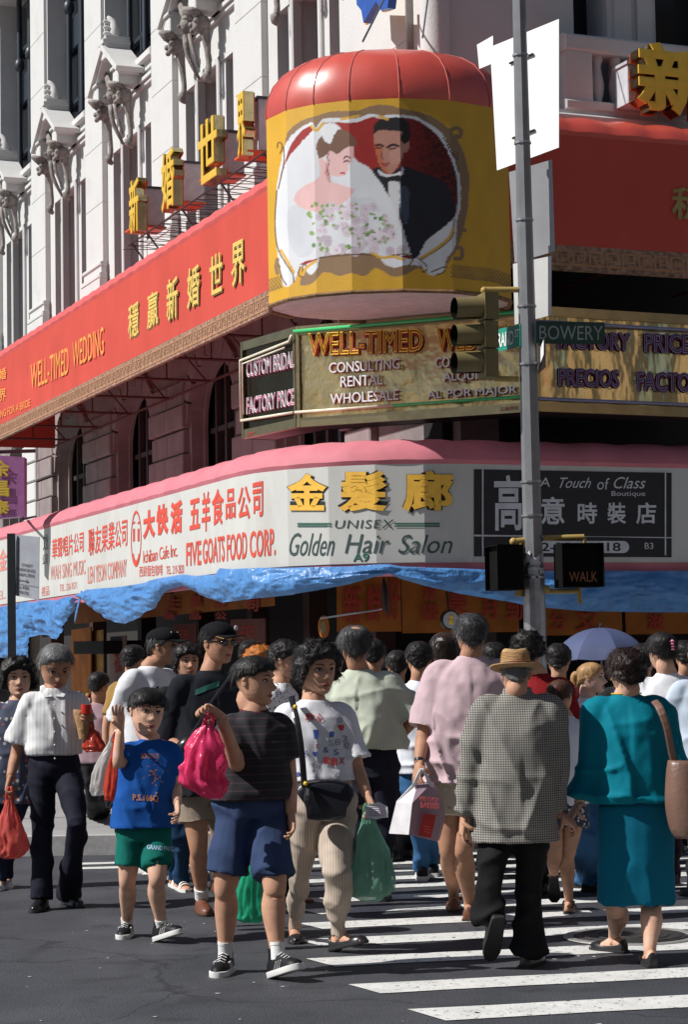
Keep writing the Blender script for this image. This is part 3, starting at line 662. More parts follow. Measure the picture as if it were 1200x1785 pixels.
# smiling oval
def oval(mb, cx, cy, rx, ry, w_, a0=0, a1=360, n=36, sk=0):
    v = []; 
    for k in range(n + 1):
        a = R(a0 + (a1 - a0) * k / n)
        for q in (1, 1 - w_ / rx): v.append(fh(cx + rx * q * math.cos(a), cy - ry * q * math.sin(a) - sk * math.cos(a), .006))
    mb.add(v, [(2 * k, 2 * k + 1, 2 * k + 3, 2 * k + 2) for k in range(n)])
oval(lt, 237.5, 939, 9, 49, .9, sk=2); oval(lt, 237.5, 962, 6.5, 22, 2.2, 190, 350)
for x in (232, 240):
    lt.add([fh(x, 944, .006), fh(x + 3.2, 943, .006), fh(x + 3.2, 921, .006), fh(x, 922, .006)], [(0, 1, 2, 3)]); lt.add([fh(x, 914, .006), fh(x + 3.4, 912, .006), fh(x + 3.4, 908, .006), fh(x, 911, .006)], [(0, 1, 2, 3)])
for ch, (x0, x1, y0, y1) in zip('金髮廊', [(504, 569, 826, 890), (594, 673, 821, 891), (703, 790, 821, 890)]):
    q = [(x0, y1), (x1, y1), (x1, y0), (x0, y0)]
    text_px(lk, ch, q, lambda x, y, l: fh(x, y, .005), off=.105); text_px(ly, ch, q, lambda x, y, l: fh(x, y, .014), off=.035)
text_px(lb, 'UNISEX', [(585, 921), (679, 921), (679, 906), (585, 907)], fh, off=-.012, sp=1.1, shear=.03)
for s_, x0, x1, y0, y1 in (('Golden', 506, 583, 930, 968), ('Hair', 606, 678, 932, 964), ('Salon', 699, 789, 933, 964)):
    text_px(lb, s_, [(x0, y1), (x1, y1), (x1, y0), (x0, y0)], fh, shear=.10, off=-.018)
text_px(lg, 'A9', [(616, 979), (644, 979), (644, 964), (616, 964)], fh, off=.03)
for x0, x1 in ((519, 578), (688, 767)):
    for y0, y1 in ((911.5, 914.5), (916, 918.5)): n = 6; v = []; [v.extend([fh(x0 + (x1 - x0) * k / n, y1, .006), fh(x0 + (x1 - x0) * k / n, y0, .006)]) for k in range(n + 1)]; lg.add(v, [(2 * k, 2 * k + 2, 2 * k + 3, 2 * k + 1) for k in range(n)])
lt.build('red_lettering', REDP, aw); lp.build('faded_lettering', PALERED, aw); lg.build('green_lettering', GREENP, aw); ly.build('yellow_lettering', YELP, aw); lk.build('black_lettering', INKP, aw)
lb.build('script_lettering', mat('dark_slate_print', (.045, .08, .075), .6), aw)
# black boutique panel on the right part
q = lambda x, y, l: RFa.pt(x, y, l)
def rect(mb, x0, y0, x1, y1, l, m=0): mb.add([RFa.pt(x0, y1, l), RFa.pt(x1, y1 + (x1 - x0) * .004, l), RFa.pt(x1, y0 + (x1 - x0) * .018, l), RFa.pt(x0, y0, l)], [(0, 1, 2, 3)], m)
b = MB(); rect(b, 827, 818, 1172, 970, .006); b.build('black_panel', BLACKP, aw)
b = MB()
for x0, y0, x1, y1 in ((841, 818, 843.5, 970), (1160, 818, 1162.5, 968), (827, 932, 1172, 935)): rect(b, x0, y0, x1, y1, .010) if x1 - x0 > 10 else b.add([RFa.pt(x0, y1, .010), RFa.pt(x1, y1, .010), RFa.pt(x1, y0 + (x0 - 827) * .015, .010), RFa.pt(x0, y0 + (x0 - 827) * .015, .010)], [(0, 1, 2, 3)])
for ch, (x0, x1, y0, y1) in zip('高意時裝店', [(862, 912, 828, 925), (944, 985, 866, 914), (1008, 1042, 876, 913), (1060, 1092, 876, 913), (1110, 1145, 876, 913)]):
    text_px(b, ch, [(x0, y1), (x1, y1), (x1, y0), (x0, y0)], lambda x, y, l: q(x, y, .010), off=.02)
for s_, x0, x1, y0, y1 in (('A', 943, 960, 833, 848), ('Touch', 975, 1031, 833, 850), ('of', 1043, 1062, 834, 853), ('Class', 1072, 1126, 832, 851)): text_px(b, s_, [(x0, y1), (x1, y1), (x1, y0), (x0, y0)], lambda x, y, l: q(x, y, .010), shear=.12, off=-.02)
text_px(b, 'Boutique', [(1067, 867), (1126, 867), (1126, 856), (1067, 856)], lambda x, y, l: q(x, y, .010))
text_px(b, 'B3', [(1125, 957), (1140, 957), (1140, 946), (1125, 946)], lambda x, y, l: q(x, y, .010))
def pill(mb, x0, y0, x1, y1, l):
    r_ = (y1 - y0) / 2; v = []
    for k in range(9): a = R(90 + 180 * k / 8); v.append(q(x0 + r_ + r_ * math.cos(a), (y0 + y1) / 2 - r_ * math.sin(a), l))
    for k in range(9): a = R(-90 + 180 * k / 8); v.append(q(x1 - r_ + r_ * math.cos(a), (y0 + y1) / 2 - r_ * math.sin(a), l))
    mb.add(v, [tuple(range(18))])
pill(b, 905, 943, 1098, 964, .010)
b.build('grey_lettering', GREYP, aw)
b = MB(); text_px(b, '212-226-8818', [(915, 961), (1083, 961), (1083, 946), (915, 946)], lambda x, y, l: q(x, y, .015), off=.01); b.build('number_lettering', BLACKP, aw)

# ================================================================ ROUND CORNER SIGN WITH THE PAINTED COUPLE
KC = np.array([.515, 21.5]); EA, EB = 1.275, .95
cs = thing('round_corner_sign', 'yellow drum sign under a glossy red dome, painted with a bride and groom', 'sign', (KC[0], KC[1], 5.15))
ANG = [-125, -100, -78, -54, -36, -18, 5, 29, 55, 78, 100, 125, 150, 180, 205]
def drum(a, z, sc=1.): a = R(a); return np.array([KC[0] + EA * sc * math.sin(a), KC[1] - EB * sc * math.cos(a), z])
VIS = ANG[:12]
# painted skin: fine grid coloured like the sign painter's work
def px_poly(pts): return np.array([(460 + x / 3.158, 180 + y / 3.158) for x, y in pts])
def inside(P, poly):
    x, y = P[:, 0], P[:, 1]; r = np.zeros(len(P), bool); n = len(poly)
    for i in range(n):
        x0, y0 = poly[i]; x1, y1 = poly[(i + 1) % n]
        c = ((y0 > y) != (y1 > y)) & (x < (x1 - x0) * (y - y0) / (y1 - y0 + 1e-9) + x0); r ^= c
    return r
def smooth_poly(pts, k=4):
    P = np.array(pts, float); n = len(P); out = []
    for i in range(n):
        a, b_, c, d = P[i - 1], P[i], P[(i + 1) % n], P[(i + 2) % n]
        for j in range(k):
            t = j / k; out.append(.5 * ((2 * b_) + (c - a) * t + (2 * a - 5 * b_ + 4 * c - d) * t * t + (3 * b_ - a - 3 * c + d) * t ** 3))
    return out
NZ, NA = 250, 30
cols = []; zs = np.linspace(5.17, 7.10, NZ + 1)
for a, b_ in zip(VIS[:-1], VIS[1:]):
    A_, B_ = drum(a, 0), drum(b_, 0)
    for k in range(NA): cols.append(A_ + (B_ - A_) * k / NA)
cols.append(drum(VIS[-1], 0)); cols = np.array(cols); nc = len(cols)
PV = np.repeat(cols, NZ + 1, 0); PV[:, 2] = np.tile(zs, nc)
vv = PV - CAMO; zz_ = vv @ _F; PP = np.stack([CX + FPX * (vv @ _R) / zz_, CY - FPX * (vv @ _U) / zz_], 1)
PPB = PP.copy(); ACC = 0
jit = np.stack([fbm(np.stack([PP[:, 0] * .25, PP[:, 1] * .25, PP[:, 0] * 0], 1)), fbm(np.stack([PP[:, 0] * .25 + 50, PP[:, 1] * .25, PP[:, 0] * 0], 1))], 1)
for SX, SY in ((-.4, -.3), (.4, -.2), (0., .4)):
    PP = PPB + np.array([SX, SY])
    C = np.tile(np.array([.60, .335, .03]), (len(PV), 1))
    def paint(pts, col, sm=True, j=.7, a=1., grad=None):
        q = px_poly(smooth_poly(pts) if sm else pts); m_ = inside(PP + jit * j, q); c_ = np.array(col)
        C[m_] = C[m_] * (1 - a) + c_ * a
        return m_
    def stroke(pts, w_, col):
        P = px_poly(catmull([(x, y) for x, y in pts], 5)); m_ = np.zeros(len(PP), bool)
        for p, q2 in zip(P[:-1], P[1:]):
            d = q2 - p; L2 = d @ d + 1e-9; t = np.clip(((PP - p) @ d) / L2, 0, 1); m_ |= (np.linalg.norm(PP - p - t[:, None] * d, axis=1) < w_ * .75)
        C[m_] = col; return m_
    TP = (.25, .155, .085); WH = (.66, .67, .70); GO = (.62, .36, .05)
    paint([(120, 190), (185, 110), (270, 75), (380, 45), (520, 40), (590, 15), (680, 8), (760, 30), (900, 60), (1010, 130), (1080, 220), (1120, 330), (1132, 450), (1118, 620), (1080, 760), (1030, 860), (960, 930), (860, 905), (780, 945), (700, 950), (620, 905), (560, 950), (480, 935), (420, 950), (330, 930), (270, 990), (200, 1000), (230, 920), (300, 840), (240, 600), (140, 350)], TP)
    paint([(70, 480), (95, 320), (125, 215), (195, 140), (262, 105), (285, 135), (325, 88), (420, 80), (500, 85), (590, 58), (650, 70), (700, 62), (820, 70), (900, 105), (985, 170), (1045, 280), (1080, 400), (1085, 560), (1065, 650), (1055, 790), (1010, 850), (985, 930), (915, 945), (870, 900), (790, 890), (720, 905), (660, 880), (620, 830), (500, 825), (400, 830), (310, 850), (295, 905), (255, 945), (205, 900), (165, 985), (110, 1005), (90, 900), (72, 800), (62, 650)], WH)
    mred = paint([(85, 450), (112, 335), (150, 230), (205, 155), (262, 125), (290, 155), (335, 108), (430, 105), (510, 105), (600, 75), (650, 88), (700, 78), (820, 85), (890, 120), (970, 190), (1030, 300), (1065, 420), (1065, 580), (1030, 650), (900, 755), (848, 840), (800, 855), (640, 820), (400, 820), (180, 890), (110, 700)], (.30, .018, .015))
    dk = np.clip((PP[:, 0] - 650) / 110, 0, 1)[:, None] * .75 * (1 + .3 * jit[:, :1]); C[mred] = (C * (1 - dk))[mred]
    paint([(120, 330), (190, 235), (300, 130), (410, 120), (500, 300), (580, 355), (650, 445), (690, 510), (750, 640), (795, 790), (812, 835), (640, 825), (400, 825), (310, 850), (200, 885), (150, 960), (100, 880), (80, 700), (78, 500)], (.64, .65, .68))
    nzv = fbm(np.stack([PP[:, 0] * .06, PP[:, 1] * .02, PP[:, 0] * 0 + 3], 1))
    paint([(130, 600), (180, 560), (260, 620), (280, 800), (200, 850), (140, 760)], (.52, .53, .58), a=.6); paint([(300, 350), (440, 470), (500, 520), (600, 520), (640, 600), (500, 560), (360, 500)], (.54, .55, .60), a=.5)
    SK = (.70, .44, .43)
    paint([(300, 290), (308, 400), (200, 470), (165, 530), (200, 570), (290, 600), (400, 570), (470, 520), (495, 475), (430, 450), (370, 430), (352, 400), (365, 350)], SK)
    paint([(350, 280), (385, 255), (440, 245), (492, 232), (497, 290), (478, 330), (462, 345), (468, 365), (445, 392), (420, 402), (372, 398), (352, 350)], SK); paint([(350, 420), (372, 440), (360, 380), (345, 330), (338, 380)], (.40, .12, .10), a=.6)
    paint([(300, 292), (290, 225), (335, 165), (395, 140), (465, 158), (500, 190), (508, 236), (462, 240), (405, 280), (372, 262), (345, 285), (312, 302)], (.16, .08, .05)); paint([(345, 290), (365, 262), (380, 285), (368, 330), (350, 320)], SK)
    paint([(308, 140), (350, 112), (412, 132), (385, 180), (368, 222), (335, 205)], (.72, .73, .75)); stroke([(440, 305), (455, 292), (474, 300)], 1.6, (.08, .03, .03)); stroke([(443, 322), (458, 316), (470, 322)], 1.8, (.05, .03, .04)); stroke([(424, 385), (440, 383), (446, 390)], 2.0, (.45, .03, .03)); stroke([(358, 330), (352, 370), (362, 400)], 1.1, (.1, .03, .03)); stroke([(360, 270), (350, 300), (362, 320)], 1.0, (.15, .04, .04))
    paint([(600, 372), (640, 352), (690, 400), (762, 345), (850, 375), (940, 405), (1010, 450), (1050, 560), (1030, 645), (900, 755), (850, 840), (808, 835), (750, 640), (742, 460), (690, 505), (650, 445)], (.012, .013, .02))
    paint([(683, 420), (748, 415), (750, 560), (742, 640), (690, 505)], (.60, .60, .62), sm=False); paint([(752, 470), (802, 480), (795, 650), (765, 640)], (.05, .065, .10)); paint([(740, 640), (752, 640), (812, 835), (800, 835)], (.5, .5, .54), sm=False)
    GF = (.42, .20, .15)
    paint([(608, 165), (645, 148), (765, 150), (770, 225), (765, 290), (742, 342), (700, 388), (668, 372), (636, 335), (618, 270)], GF); paint([(612, 235), (655, 245), (655, 310), (690, 385), (660, 372), (636, 335)], (.45, .13, .06)); paint([(700, 250), (762, 250), (750, 320), (700, 330)], (.50, .27, .22), a=.5)
    paint([(768, 215), (800, 205), (798, 255), (768, 272)], GF); paint([(603, 172), (612, 115), (655, 86), (735, 78), (790, 98), (808, 160), (797, 212), (770, 222), (752, 190), (764, 155), (700, 152), (640, 146)], (.012, .011, .012))
    paint([(632, 365), (680, 392), (752, 375), (767, 335), (765, 392), (700, 410), (640, 392)], (.62, .62, .64)); paint([(668, 408), (702, 402), (746, 392), (750, 432), (705, 428), (672, 442)], (.008, .008, .01), sm=False)
    stroke([(618, 232), (640, 228), (655, 236)], 2.6, (.02, .01, .01)); stroke([(682, 242), (710, 228), (742, 236)], 2.8, (.02, .01, .01)); stroke([(622, 245), (645, 246)], 1.8, (.05, .02, .02)); stroke([(692, 252), (725, 248)], 1.8, (.05, .02, .02)); stroke([(655, 250), (650, 300), (664, 306)], 1.2, (.2, .07, .05)); stroke([(648, 330), (668, 336), (690, 330)], 2.2, (.28, .04, .04)); stroke([(656, 344), (680, 345)], 1.2, (.2, .05, .04))
    rf = random.Random(5)
    for i in range(95):
        x, y = rf.uniform(300, 780), rf.uniform(560, 825)
        if x > 640 + (y - 560) * .55 or (x < 340 and y < 620): continue
        r_ = rf.uniform(16, 34); c_ = np.array([.58, .50, .56]) * rf.uniform(.8, 1.2); paint([(x + r_ * math.cos(t) * rf.uniform(.8, 1.1), y + r_ * math.sin(t) * rf.uniform(.8, 1.1)) for t in np.arange(0, 6.2, .9)], np.clip(c_, 0, .68)); stroke([(x - 8, y), (x, y - 7), (x + 8, y + 2), (x, y + 7)], .8, (.42, .30, .36))
    for i in range(75):
        x, y = rf.uniform(250, 770), rf.uniform(535, 815)
        if x > 650 + (y - 560) * .5: continue
        r_ = rf.uniform(6, 15); paint([(x + r_ * math.cos(t) * rf.uniform(.5, 1.2), y + r_ * math.sin(t) * rf.uniform(.5, 1.2)) for t in np.arange(0, 6.2, 1.0)], (.22, .34, .10) if rf.random() < .7 else (.12, .22, .06))
    BR = (.12, .06, .03)
    for s_ in ([(72, 480), (62, 650), (75, 790), (120, 880), (160, 940), (165, 985)], [(80, 470), (110, 330), (110, 240)], [(75, 245), (78, 220), (95, 218), (102, 245), (90, 275)], [(200, 900), (190, 940), (215, 955), (215, 890), (245, 900)], [(310, 850), (420, 838), (560, 832), (660, 850), (700, 840), (780, 830), (820, 860), (800, 895)], [(850, 850), (900, 900), (880, 930), (860, 880)], [(920, 930), (1000, 900), (990, 930), (950, 945)], [(1050, 640), (1040, 730), (980, 790), (870, 860)], [(990, 190), (1040, 260), (1075, 380)], [(1010, 230), (1060, 310), (1070, 270)], [(80, 880), (100, 960), (125, 1000)], [(90, 900), (70, 880), (80, 930)]): stroke(s_, 1.5, BR)
    for s_ in ([(1030, 150), (1060, 135), (1085, 150), (1080, 185), (1060, 180)], [(1060, 795), (1090, 800), (1090, 850), (1055, 855)], [(1120, 560), (1090, 610), (1080, 680), (1110, 700)], [(75, 860), (68, 900), (75, 935)]): stroke(s_, 4.5, TP)
    for s_ in ([(870, 850), (950, 800), (1020, 740), (1045, 690)], [(215, 945), (235, 905), (285, 870)], [(165, 930), (130, 870), (95, 810)], [(600, 825), (650, 850), (710, 845), (770, 860)], [(330, 108), (290, 150), (262, 125)], [(430, 88), (480, 78), (520, 70)], [(640, 72), (680, 88)]): stroke(s_, 3.2, GO)
    # key pattern near the lower rim
    kx, ky_ = PP[:, 0], PP[:, 1]; zq = PV[:, 2]; band = (zq > 5.30) & (zq < 5.44); seg = np.floor((kx - 786) / 5.2).astype(int)
    mk = band & (kx > 786) & ((np.sin(kx * 1.25) * np.sin(zq * 130)) > -.1); C[mk] = (.22, .13, .05); mk = band & (kx < 492) & ((np.sin(kx * 1.25) * np.sin(zq * 130)) > -.1); C[mk] = (.22, .13, .05)
    ACC = ACC + C / 3
C = ACC
C *= (1 + .06 * fbm(np.stack([PP[:, 0] * .05, PP[:, 1] * .02, PP[:, 0] * 0], 1), 3))[:, None]
F_ = [(i * (NZ + 1) + j, (i + 1) * (NZ + 1) + j, (i + 1) * (NZ + 1) + j + 1, i * (NZ + 1) + j + 1) for i in range(nc - 1) for j in range(NZ)]
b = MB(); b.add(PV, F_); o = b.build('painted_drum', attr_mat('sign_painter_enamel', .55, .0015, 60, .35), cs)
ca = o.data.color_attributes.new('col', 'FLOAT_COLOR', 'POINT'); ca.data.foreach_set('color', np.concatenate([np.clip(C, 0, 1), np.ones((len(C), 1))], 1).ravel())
b = MB()
for a, c_ in zip(ANG[11:-1], ANG[12:]): b.add([drum(a, 5.17), drum(c_, 5.17), drum(c_, 7.1), drum(a, 7.1)], [(0, 1, 2, 3)])
b.build('drum_back', YEL, cs)
b = MB(); allA = np.array(ANG[:-1] + [ANG[0] + 360 - 1e-3]); allA = [a for a in ANG if a < 235][:-1]
DP = [(1.0, 7.10), (1.004, 7.16), (.985, 7.30), (.94, 7.44), (.86, 7.56), (.75, 7.65), (.6, 7.715), (.42, 7.75), (.2, 7.77), (.02, 7.775)]
rs = []
for j, (sc_, z) in enumerate(DP):
    r_ = []
    for a, c_ in zip(ANG[:-1], ANG[1:]):
        for k in range(6):
            t = k / 6; P0, P1 = drum(a, z, sc_), drum(c_, z, sc_); p = P0 * (1 - t) + P1 * t
            w_ = .022 * math.sin(math.pi * t) * math.sin(math.pi * min(1, j / 6)) * (1 if sc_ > .3 else sc_); d = nrm(p - np.array([KC[0], KC[1], 6.6])); r_.append(p + d * w_)
    rs.append(np.array(r_))
b.rings(rs, (0, 1)); b.build('red_dome', REDGLOSS, cs, smooth='auto')
b = MB()
for a in ANG[:-1]: b.tube([drum(a, z, sc_ * 1.003) for sc_, z in DP[:8]], .006, 5)
b.build('dome_seam', mat('faded_red_seam', (.5, .12, .10), .6), cs)
b = MB(); b.rings([np.array([drum(a, 5.17, s_) for a in range(0, 360, 12)]) for s_ in (.985, .9)] + [np.array([drum(a, 5.19, .02) for a in range(0, 360, 12)])], (0, 1)); b.build('soffit', mat('pink_white_soffit', (.62, .50, .50), .7, dirt=.3, dirtcol=(.4, .28, .2)), cs)
b = MB()
for a, c_ in zip(ANG[:-1], ANG[1:]): b.tube([drum(a, 5.16, .995), drum(c_, 5.16, .995)], .022, 6)
b.build('rusty_rim', mat('rusty_rim', (.20, .11, .05), .8, var=.4, scale=14), cs)
# cable stays of the drum
b = MB(); b.tube([atY(633, 72, 21.3), LW(.98, 9.6, 0)], .012, 5); b.tube([atY(737, 66, 21.4), RW(.1, 10.4, 0)], .010, 5); b.build('stay_cable', mat('cable', (.05, .06, .07), .6), cs)

# ================================================================ GOLD METAL SIGN
gz0, gz1 = 4.06, 5.17
G = [atz(423, 765, gz0), atz(518, 745, gz0), atz(937, 717, gz0), atz(1300, 731, gz0)]
G = [np.array([q_[0], q_[1], 0]) for q_ in G]
gs = thing('gold_metal_sign', 'three sided embossed gold metal sign with unlit neon lettering under the drum', 'sign', tuple(G[1] + UP * gz0))
GN = []
for i in range(3):
    e = nrm(G[i + 1] - G[i]); n_ = np.array([e[1], -e[0], 0]); GN.append(n_ if n_[1] < 0 else -n_)
bk = .42
inn = [G[0] - GN[0] * bk, G[1] - nrm(GN[0] + GN[1]) * bk * 1.05, G[2] - nrm(GN[1] + GN[2]) * bk * 1.05, G[3] - GN[2] * bk]
for i in range(3):
    b = MB(); A_, B_ = G[i], G[i + 1]; nx_ = 46; nz_ = 16; V = []
    for k in range(nx_ + 1):
        for j in range(nz_ + 1): V.append(A_ + (B_ - A_) * k / nx_ + UP * (gz0 + .1 + (gz1 - gz0 - .2) * j / nz_) - GN[i] * .015)
    V = np.array(V); V += np.outer(fbm(V * np.array([2.2, 2.2, 1.6]) + i * 9, 2) * .012, GN[i])
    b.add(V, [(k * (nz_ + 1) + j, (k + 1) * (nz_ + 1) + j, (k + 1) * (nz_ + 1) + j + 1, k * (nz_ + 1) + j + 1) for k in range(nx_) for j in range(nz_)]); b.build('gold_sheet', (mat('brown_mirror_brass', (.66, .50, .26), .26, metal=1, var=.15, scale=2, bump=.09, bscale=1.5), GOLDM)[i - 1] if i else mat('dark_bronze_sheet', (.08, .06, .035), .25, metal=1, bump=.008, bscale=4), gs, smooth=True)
    b = MB()
    for z0, z1 in ((gz0, gz0 + .1), (gz1 - .1, gz1)): e = nrm(B_ - A_); m_ = (A_ + B_) / 2 - GN[i] * .02; b.box(m_ + UP * (z0 + z1) / 2, (e * (np.linalg.norm(B_ - A_) / 2), GN[i] * .03, UP * (z1 - z0) / 2))
    for e_ in (A_, B_): b.box(e_ - GN[i] * .02 + UP * (gz0 + gz1) / 2 + nrm((A_ + B_) / 2 - e_) * .025, (nrm(B_ - A_) * .02, GN[i] * .034, UP * ((gz1 - gz0) / 2 - .002)))
    b.build('frame', mat('brass_frame', (.42, .34, .20), .3, metal=1, bump=.003, bscale=9), gs)
b = MB()
for z in (gz0 + .004, gz1 - .004): b.add([q_ + UP * z for q_ in G] + [q_ + UP * z for q_ in inn], [(i, i + 1, i + 5, i + 4) for i in range(3)])
b.add([q_ + UP * z for z in (gz0, gz1) for q_ in inn], [(i, i + 1, i + 5, i + 4) for i in range(3)]); b.add([G[0] + UP * gz0, inn[0] + UP * gz0, inn[0] + UP * gz1, G[0] + UP * gz1], [(0, 1, 2, 3)]); b.build('housing', BLACKM, gs)
def gq(i, pts, p=.03): return [onpl(x, y, G[i] + GN[i] * p, GN[i]) for x, y in pts]
def neon(body, i, pts, chm, tm, off=.03, tube=.012, name='neon_word', solid=False, sh=.0):
    Q0 = gq(i, pts, .004); Q1 = gq(i, pts, .05); p_ = thing_none
    a = MB(); text_q(a, body, Q0, GN[i], .0, off=off, extr=.0); a.cut = []; a.add([v + DR * .012 - UP * .012 for v in np.concatenate(a.v)], [tuple(f) for f in a.f]); ch_ = a.build(name, chm, gs)
    t = MB(); text_q(t, body, Q1, GN[i], .0, outline=tube, zs=.3) if not solid else text_q(t, body, Q1, GN[i], 0., off=-.02, extr=.02, zs=.6)
    t.build('tube', tm, ch_)
thing_none = None
Y = lambda x0, x1, y0, y1, dx=-.065: [(x0, y1), (x1, y1 + (x1 - x0) * dx), (x1, y0 + (x1 - x0) * dx), (x0, y0)]
neon('WELL-TIMED', 1, Y(538, 737, 582, 620, -.045), NEONR, NEONY, off=.06, tube=.022)
neon('WEDDING', 1, Y(762, 912, 572, 612, -.045), NEONR, NEONY, off=.06, tube=.022)
for s_, x0, x1, y0, y1 in (('CONSULTING', 575, 697, 633, 650), ('RENTAL', 595, 667, 657, 674), ('WHOLESALE', 577, 695, 687, 704), ('CONSULTA', 760, 850, 624, 641), ('ALQUILER', 774, 866, 650, 667), ('AL POR MAJOR', 746, 901, 682, 699)):
    neon(s_, 1, Y(x0, x1, y0, y1), NEONR, NEONW, off=.02, solid=True)
neon('CUSTOM BRIDAL', 0, Y(430, 513, 630, 658, -.22), mat('magenta_letter_channel', (.70, .08, .24), .5), NEONW, off=.03, tube=.02); neon('FACTORY PRICE', 0, Y(430, 513, 694, 722, -.2), mat('magenta_letter_channel', (.70, .08, .24), .5), NEONW, off=.03, tube=.02)
neon('FACTORY', 2, Y(972, 1098, 576, 607, .03), NEONV, NEONB, off=.05, tube=.02); neon('PRICE', 2, Y(1125, 1205, 580, 613, .03), NEONV, NEONB, off=.05, tube=.02)
neon('PRECIOS', 2, Y(975, 1080, 641, 672, .03), NEONV, NEONB, off=.05, tube=.02); neon('FACTORIA', 2, Y(1112, 1250, 647, 680, .03), NEONV, NEONB, off=.05, tube=.02)
b = MB(); b.tube([gq(0, [(431, 757)], .004)[0], gq(0, [(445, 754)], .004)[0]], .012, 4); text_q(b, 'LEVITT', gq(0, [(430, 762), (443, 759), (443, 753), (430, 756)], .02), GN[0]); text_q(b, '正義霓虹', gq(1, [(872, 717), (905, 714), (905, 707), (872, 710)], .02), GN[1]); b.build('maker_lettering', NEONR, gs)
def gl(i, z, p, t0=0., t1=1.): return [G[i] + (G[i + 1] - G[i]) * t0 + UP * z + GN[i] * p, G[i] + (G[i + 1] - G[i]) * t1 + UP * z + GN[i] * p]
b = MB(); b.tube(gl(1, gz1 - .06, .05), .02, 8); b.tube(gl(1, gz0 + .16, .05, .42, 1), .016, 8); b.build('green_tube', NEONG, gs, smooth=True)
b = MB(); b.tube(gl(1, gz0 + .16, .05, 0, .42), .016, 8); b.tube([G[0] + (G[1] - G[0]) * t + UP * z + GN[0] * .05 for t, z in ((.05, gz0 + .2), (.05, gz1 - .22), (.95, gz1 - .16), (1., gz1 - .1))], .016, 8); b.tube([G[0] + (G[1] - G[0]) * t + UP * z + GN[0] * .05 for t, z in ((.05, gz0 + .2), (1., gz0 + .16))], .016, 8); b.tube([G[0] + (G[1] - G[0]) * t + UP * z + GN[0] * .07 for t, z in ((.12, gz0 + .26), (.12, gz1 - .27), (.9, gz1 - .22))], .010, 6); b.build('white_tube', mat('ivory_neon_tube', (.75, .70, .55), .3), gs, smooth=True)
b = MB(); b.tube(gl(2, gz1 - .17, .05), .016, 8); b.tube(gl(2, gz0 + .13, .05), .016, 8); b.build('blue_tube', NEONB, gs, smooth=True)
b = MB()
for i in (0, 1, 2, 3): b.tube([inn[i] + UP * (gz0 + .5), inn[i] - (GN[min(i, 2)]) * .8 + UP * (gz0 + .5)], .03, 6)
b.build('bracket', AWFRAME, gs)

# ================================================================ ROOF LETTERS
PL = .9
rl_group = 'gold characters standing above the red awning'
for ch, (x0, x1, y0, y1), (bx0, bx1, by0, by1), lab in (('新', (225, 249, 318, 412), (251, 288, 328, 392), 'farthest gold character on the ledge, leftmost of the four over the red awning'), ('婚', (281, 311, 272, 372), (318, 353, 284, 350), 'second gold character from the left, between two grey boxes over the red awning'), ('世', (345, 386, 220, 328), (386, 413, 230, 300), 'third gold character from the left, tall and wide with three upright strokes'), ('界', (413, 434, 167, 278), (450, 470, 172, 262), 'nearest gold character, right beside the yellow drum sign')):
    u1, zt = LW.px(x0, y0, PL); u0, _ = LW.px(x1 - 8, y0, PL); _, zb = LW.px(x0, y1, PL)
    t = thing('sign_character', lab, 'sign letter', tuple(LW((u0 + u1) / 2, zb, PL)), rl_group)
    Qf = [LW(u1, zb, PL), LW(u0, zb, PL), LW(u0, zt, PL), LW(u1, zt, PL)]
    b = MB(); text_q(b, ch, Qf, NL, 0., off=.018, extr=.008); b.build('gold_face', GOLDL, t)
    b = MB(); text_q(b, ch, [q_ - NL * .075 for q_ in Qf], NL, 0., off=.014, extr=.065, zs=1.); b.build('return', GOLDSIDE, t)
    b = MB(); text_q(b, ch, [q_ - NL * .15 - UP * .01 for q_ in Qf], NL, 0., off=.022, extr=.004, zs=1.); b.build('back_plate', ORED, t)
    ua, za = LW.px(bx0, by0, .68); _, zc = LW.px(bx0, by1, .68)
    t2 = thing('transformer_box', 'grey sheet metal box behind the ' + {'新': 'leftmost', '婚': 'second', '世': 'third', '界': 'rightmost'}[ch] + ' gold character', 'electrical box', tuple(LW(ua, zc, .45)), 'grey boxes behind the gold characters')
    b = MB(); b.fb(LW, ua, ua + .42, zc, za, .36, .68, ch=.01); b.build('box', GREYBOX, t2); b = MB(); b.fb(LW, ua - .02, ua + .45, za, za + .035, .34, .70); b.build('lid', IRON, t2); b = MB(); b.fb(LW, ua - .02, ua + .5, zc - .04, zc - .012, .34, .84); b.build('tray', ORED, t2)
tr = thing('sign_truss', 'dark angle iron truss carrying the gold characters above the red awning', 'truss', tuple(LW(3.5, 7.4, .5)))
b = MB()
for z, p in ((7.86, .85), (7.86, .25), (7.62, .55)): b.tube([LW(3.2, z, p), LW(9.6, z, p)], .016, 4)
for u in np.arange(3.3, 9.6, .33): b.tube([LW(u, 7.86, .85), LW(u + .16, 7.86, .25), LW(u + .33, 7.86, .85)], .006, 4)
for u in (3.5, 5.2, 6.9, 8.6, 9.4): b.tube([LW(u, 7.86, .85), LW(u, 7.4, .5), LW(u, 7.9, -.1)], .018, 4); b.tube([LW(u, 7.4, .5), LW(u, 7.86, .25)], .018, 4)
b.build('truss_bars', IRON, tr)
t = thing('sign_character', 'large gold character above the right hand red awning, beside the balustrade', 'sign letter', tuple(RW(2.3, 7.6, .9)), rl_group)
Qf = [RW(1.97, 7.52, .9), RW(2.95, 7.5, .9), RW(2.95, 8.3, .9), RW(1.97, 8.3, .9)]
b = MB(); text_q(b, '新', Qf, NR, 0., off=.03, extr=.01); b.build('gold_face', GOLDL, t); b = MB(); text_q(b, '新', [q_ - NR * .1 for q_ in Qf], NR, 0., off=.026, extr=.09, zs=1.); b.build('return', GOLDSIDE, t)
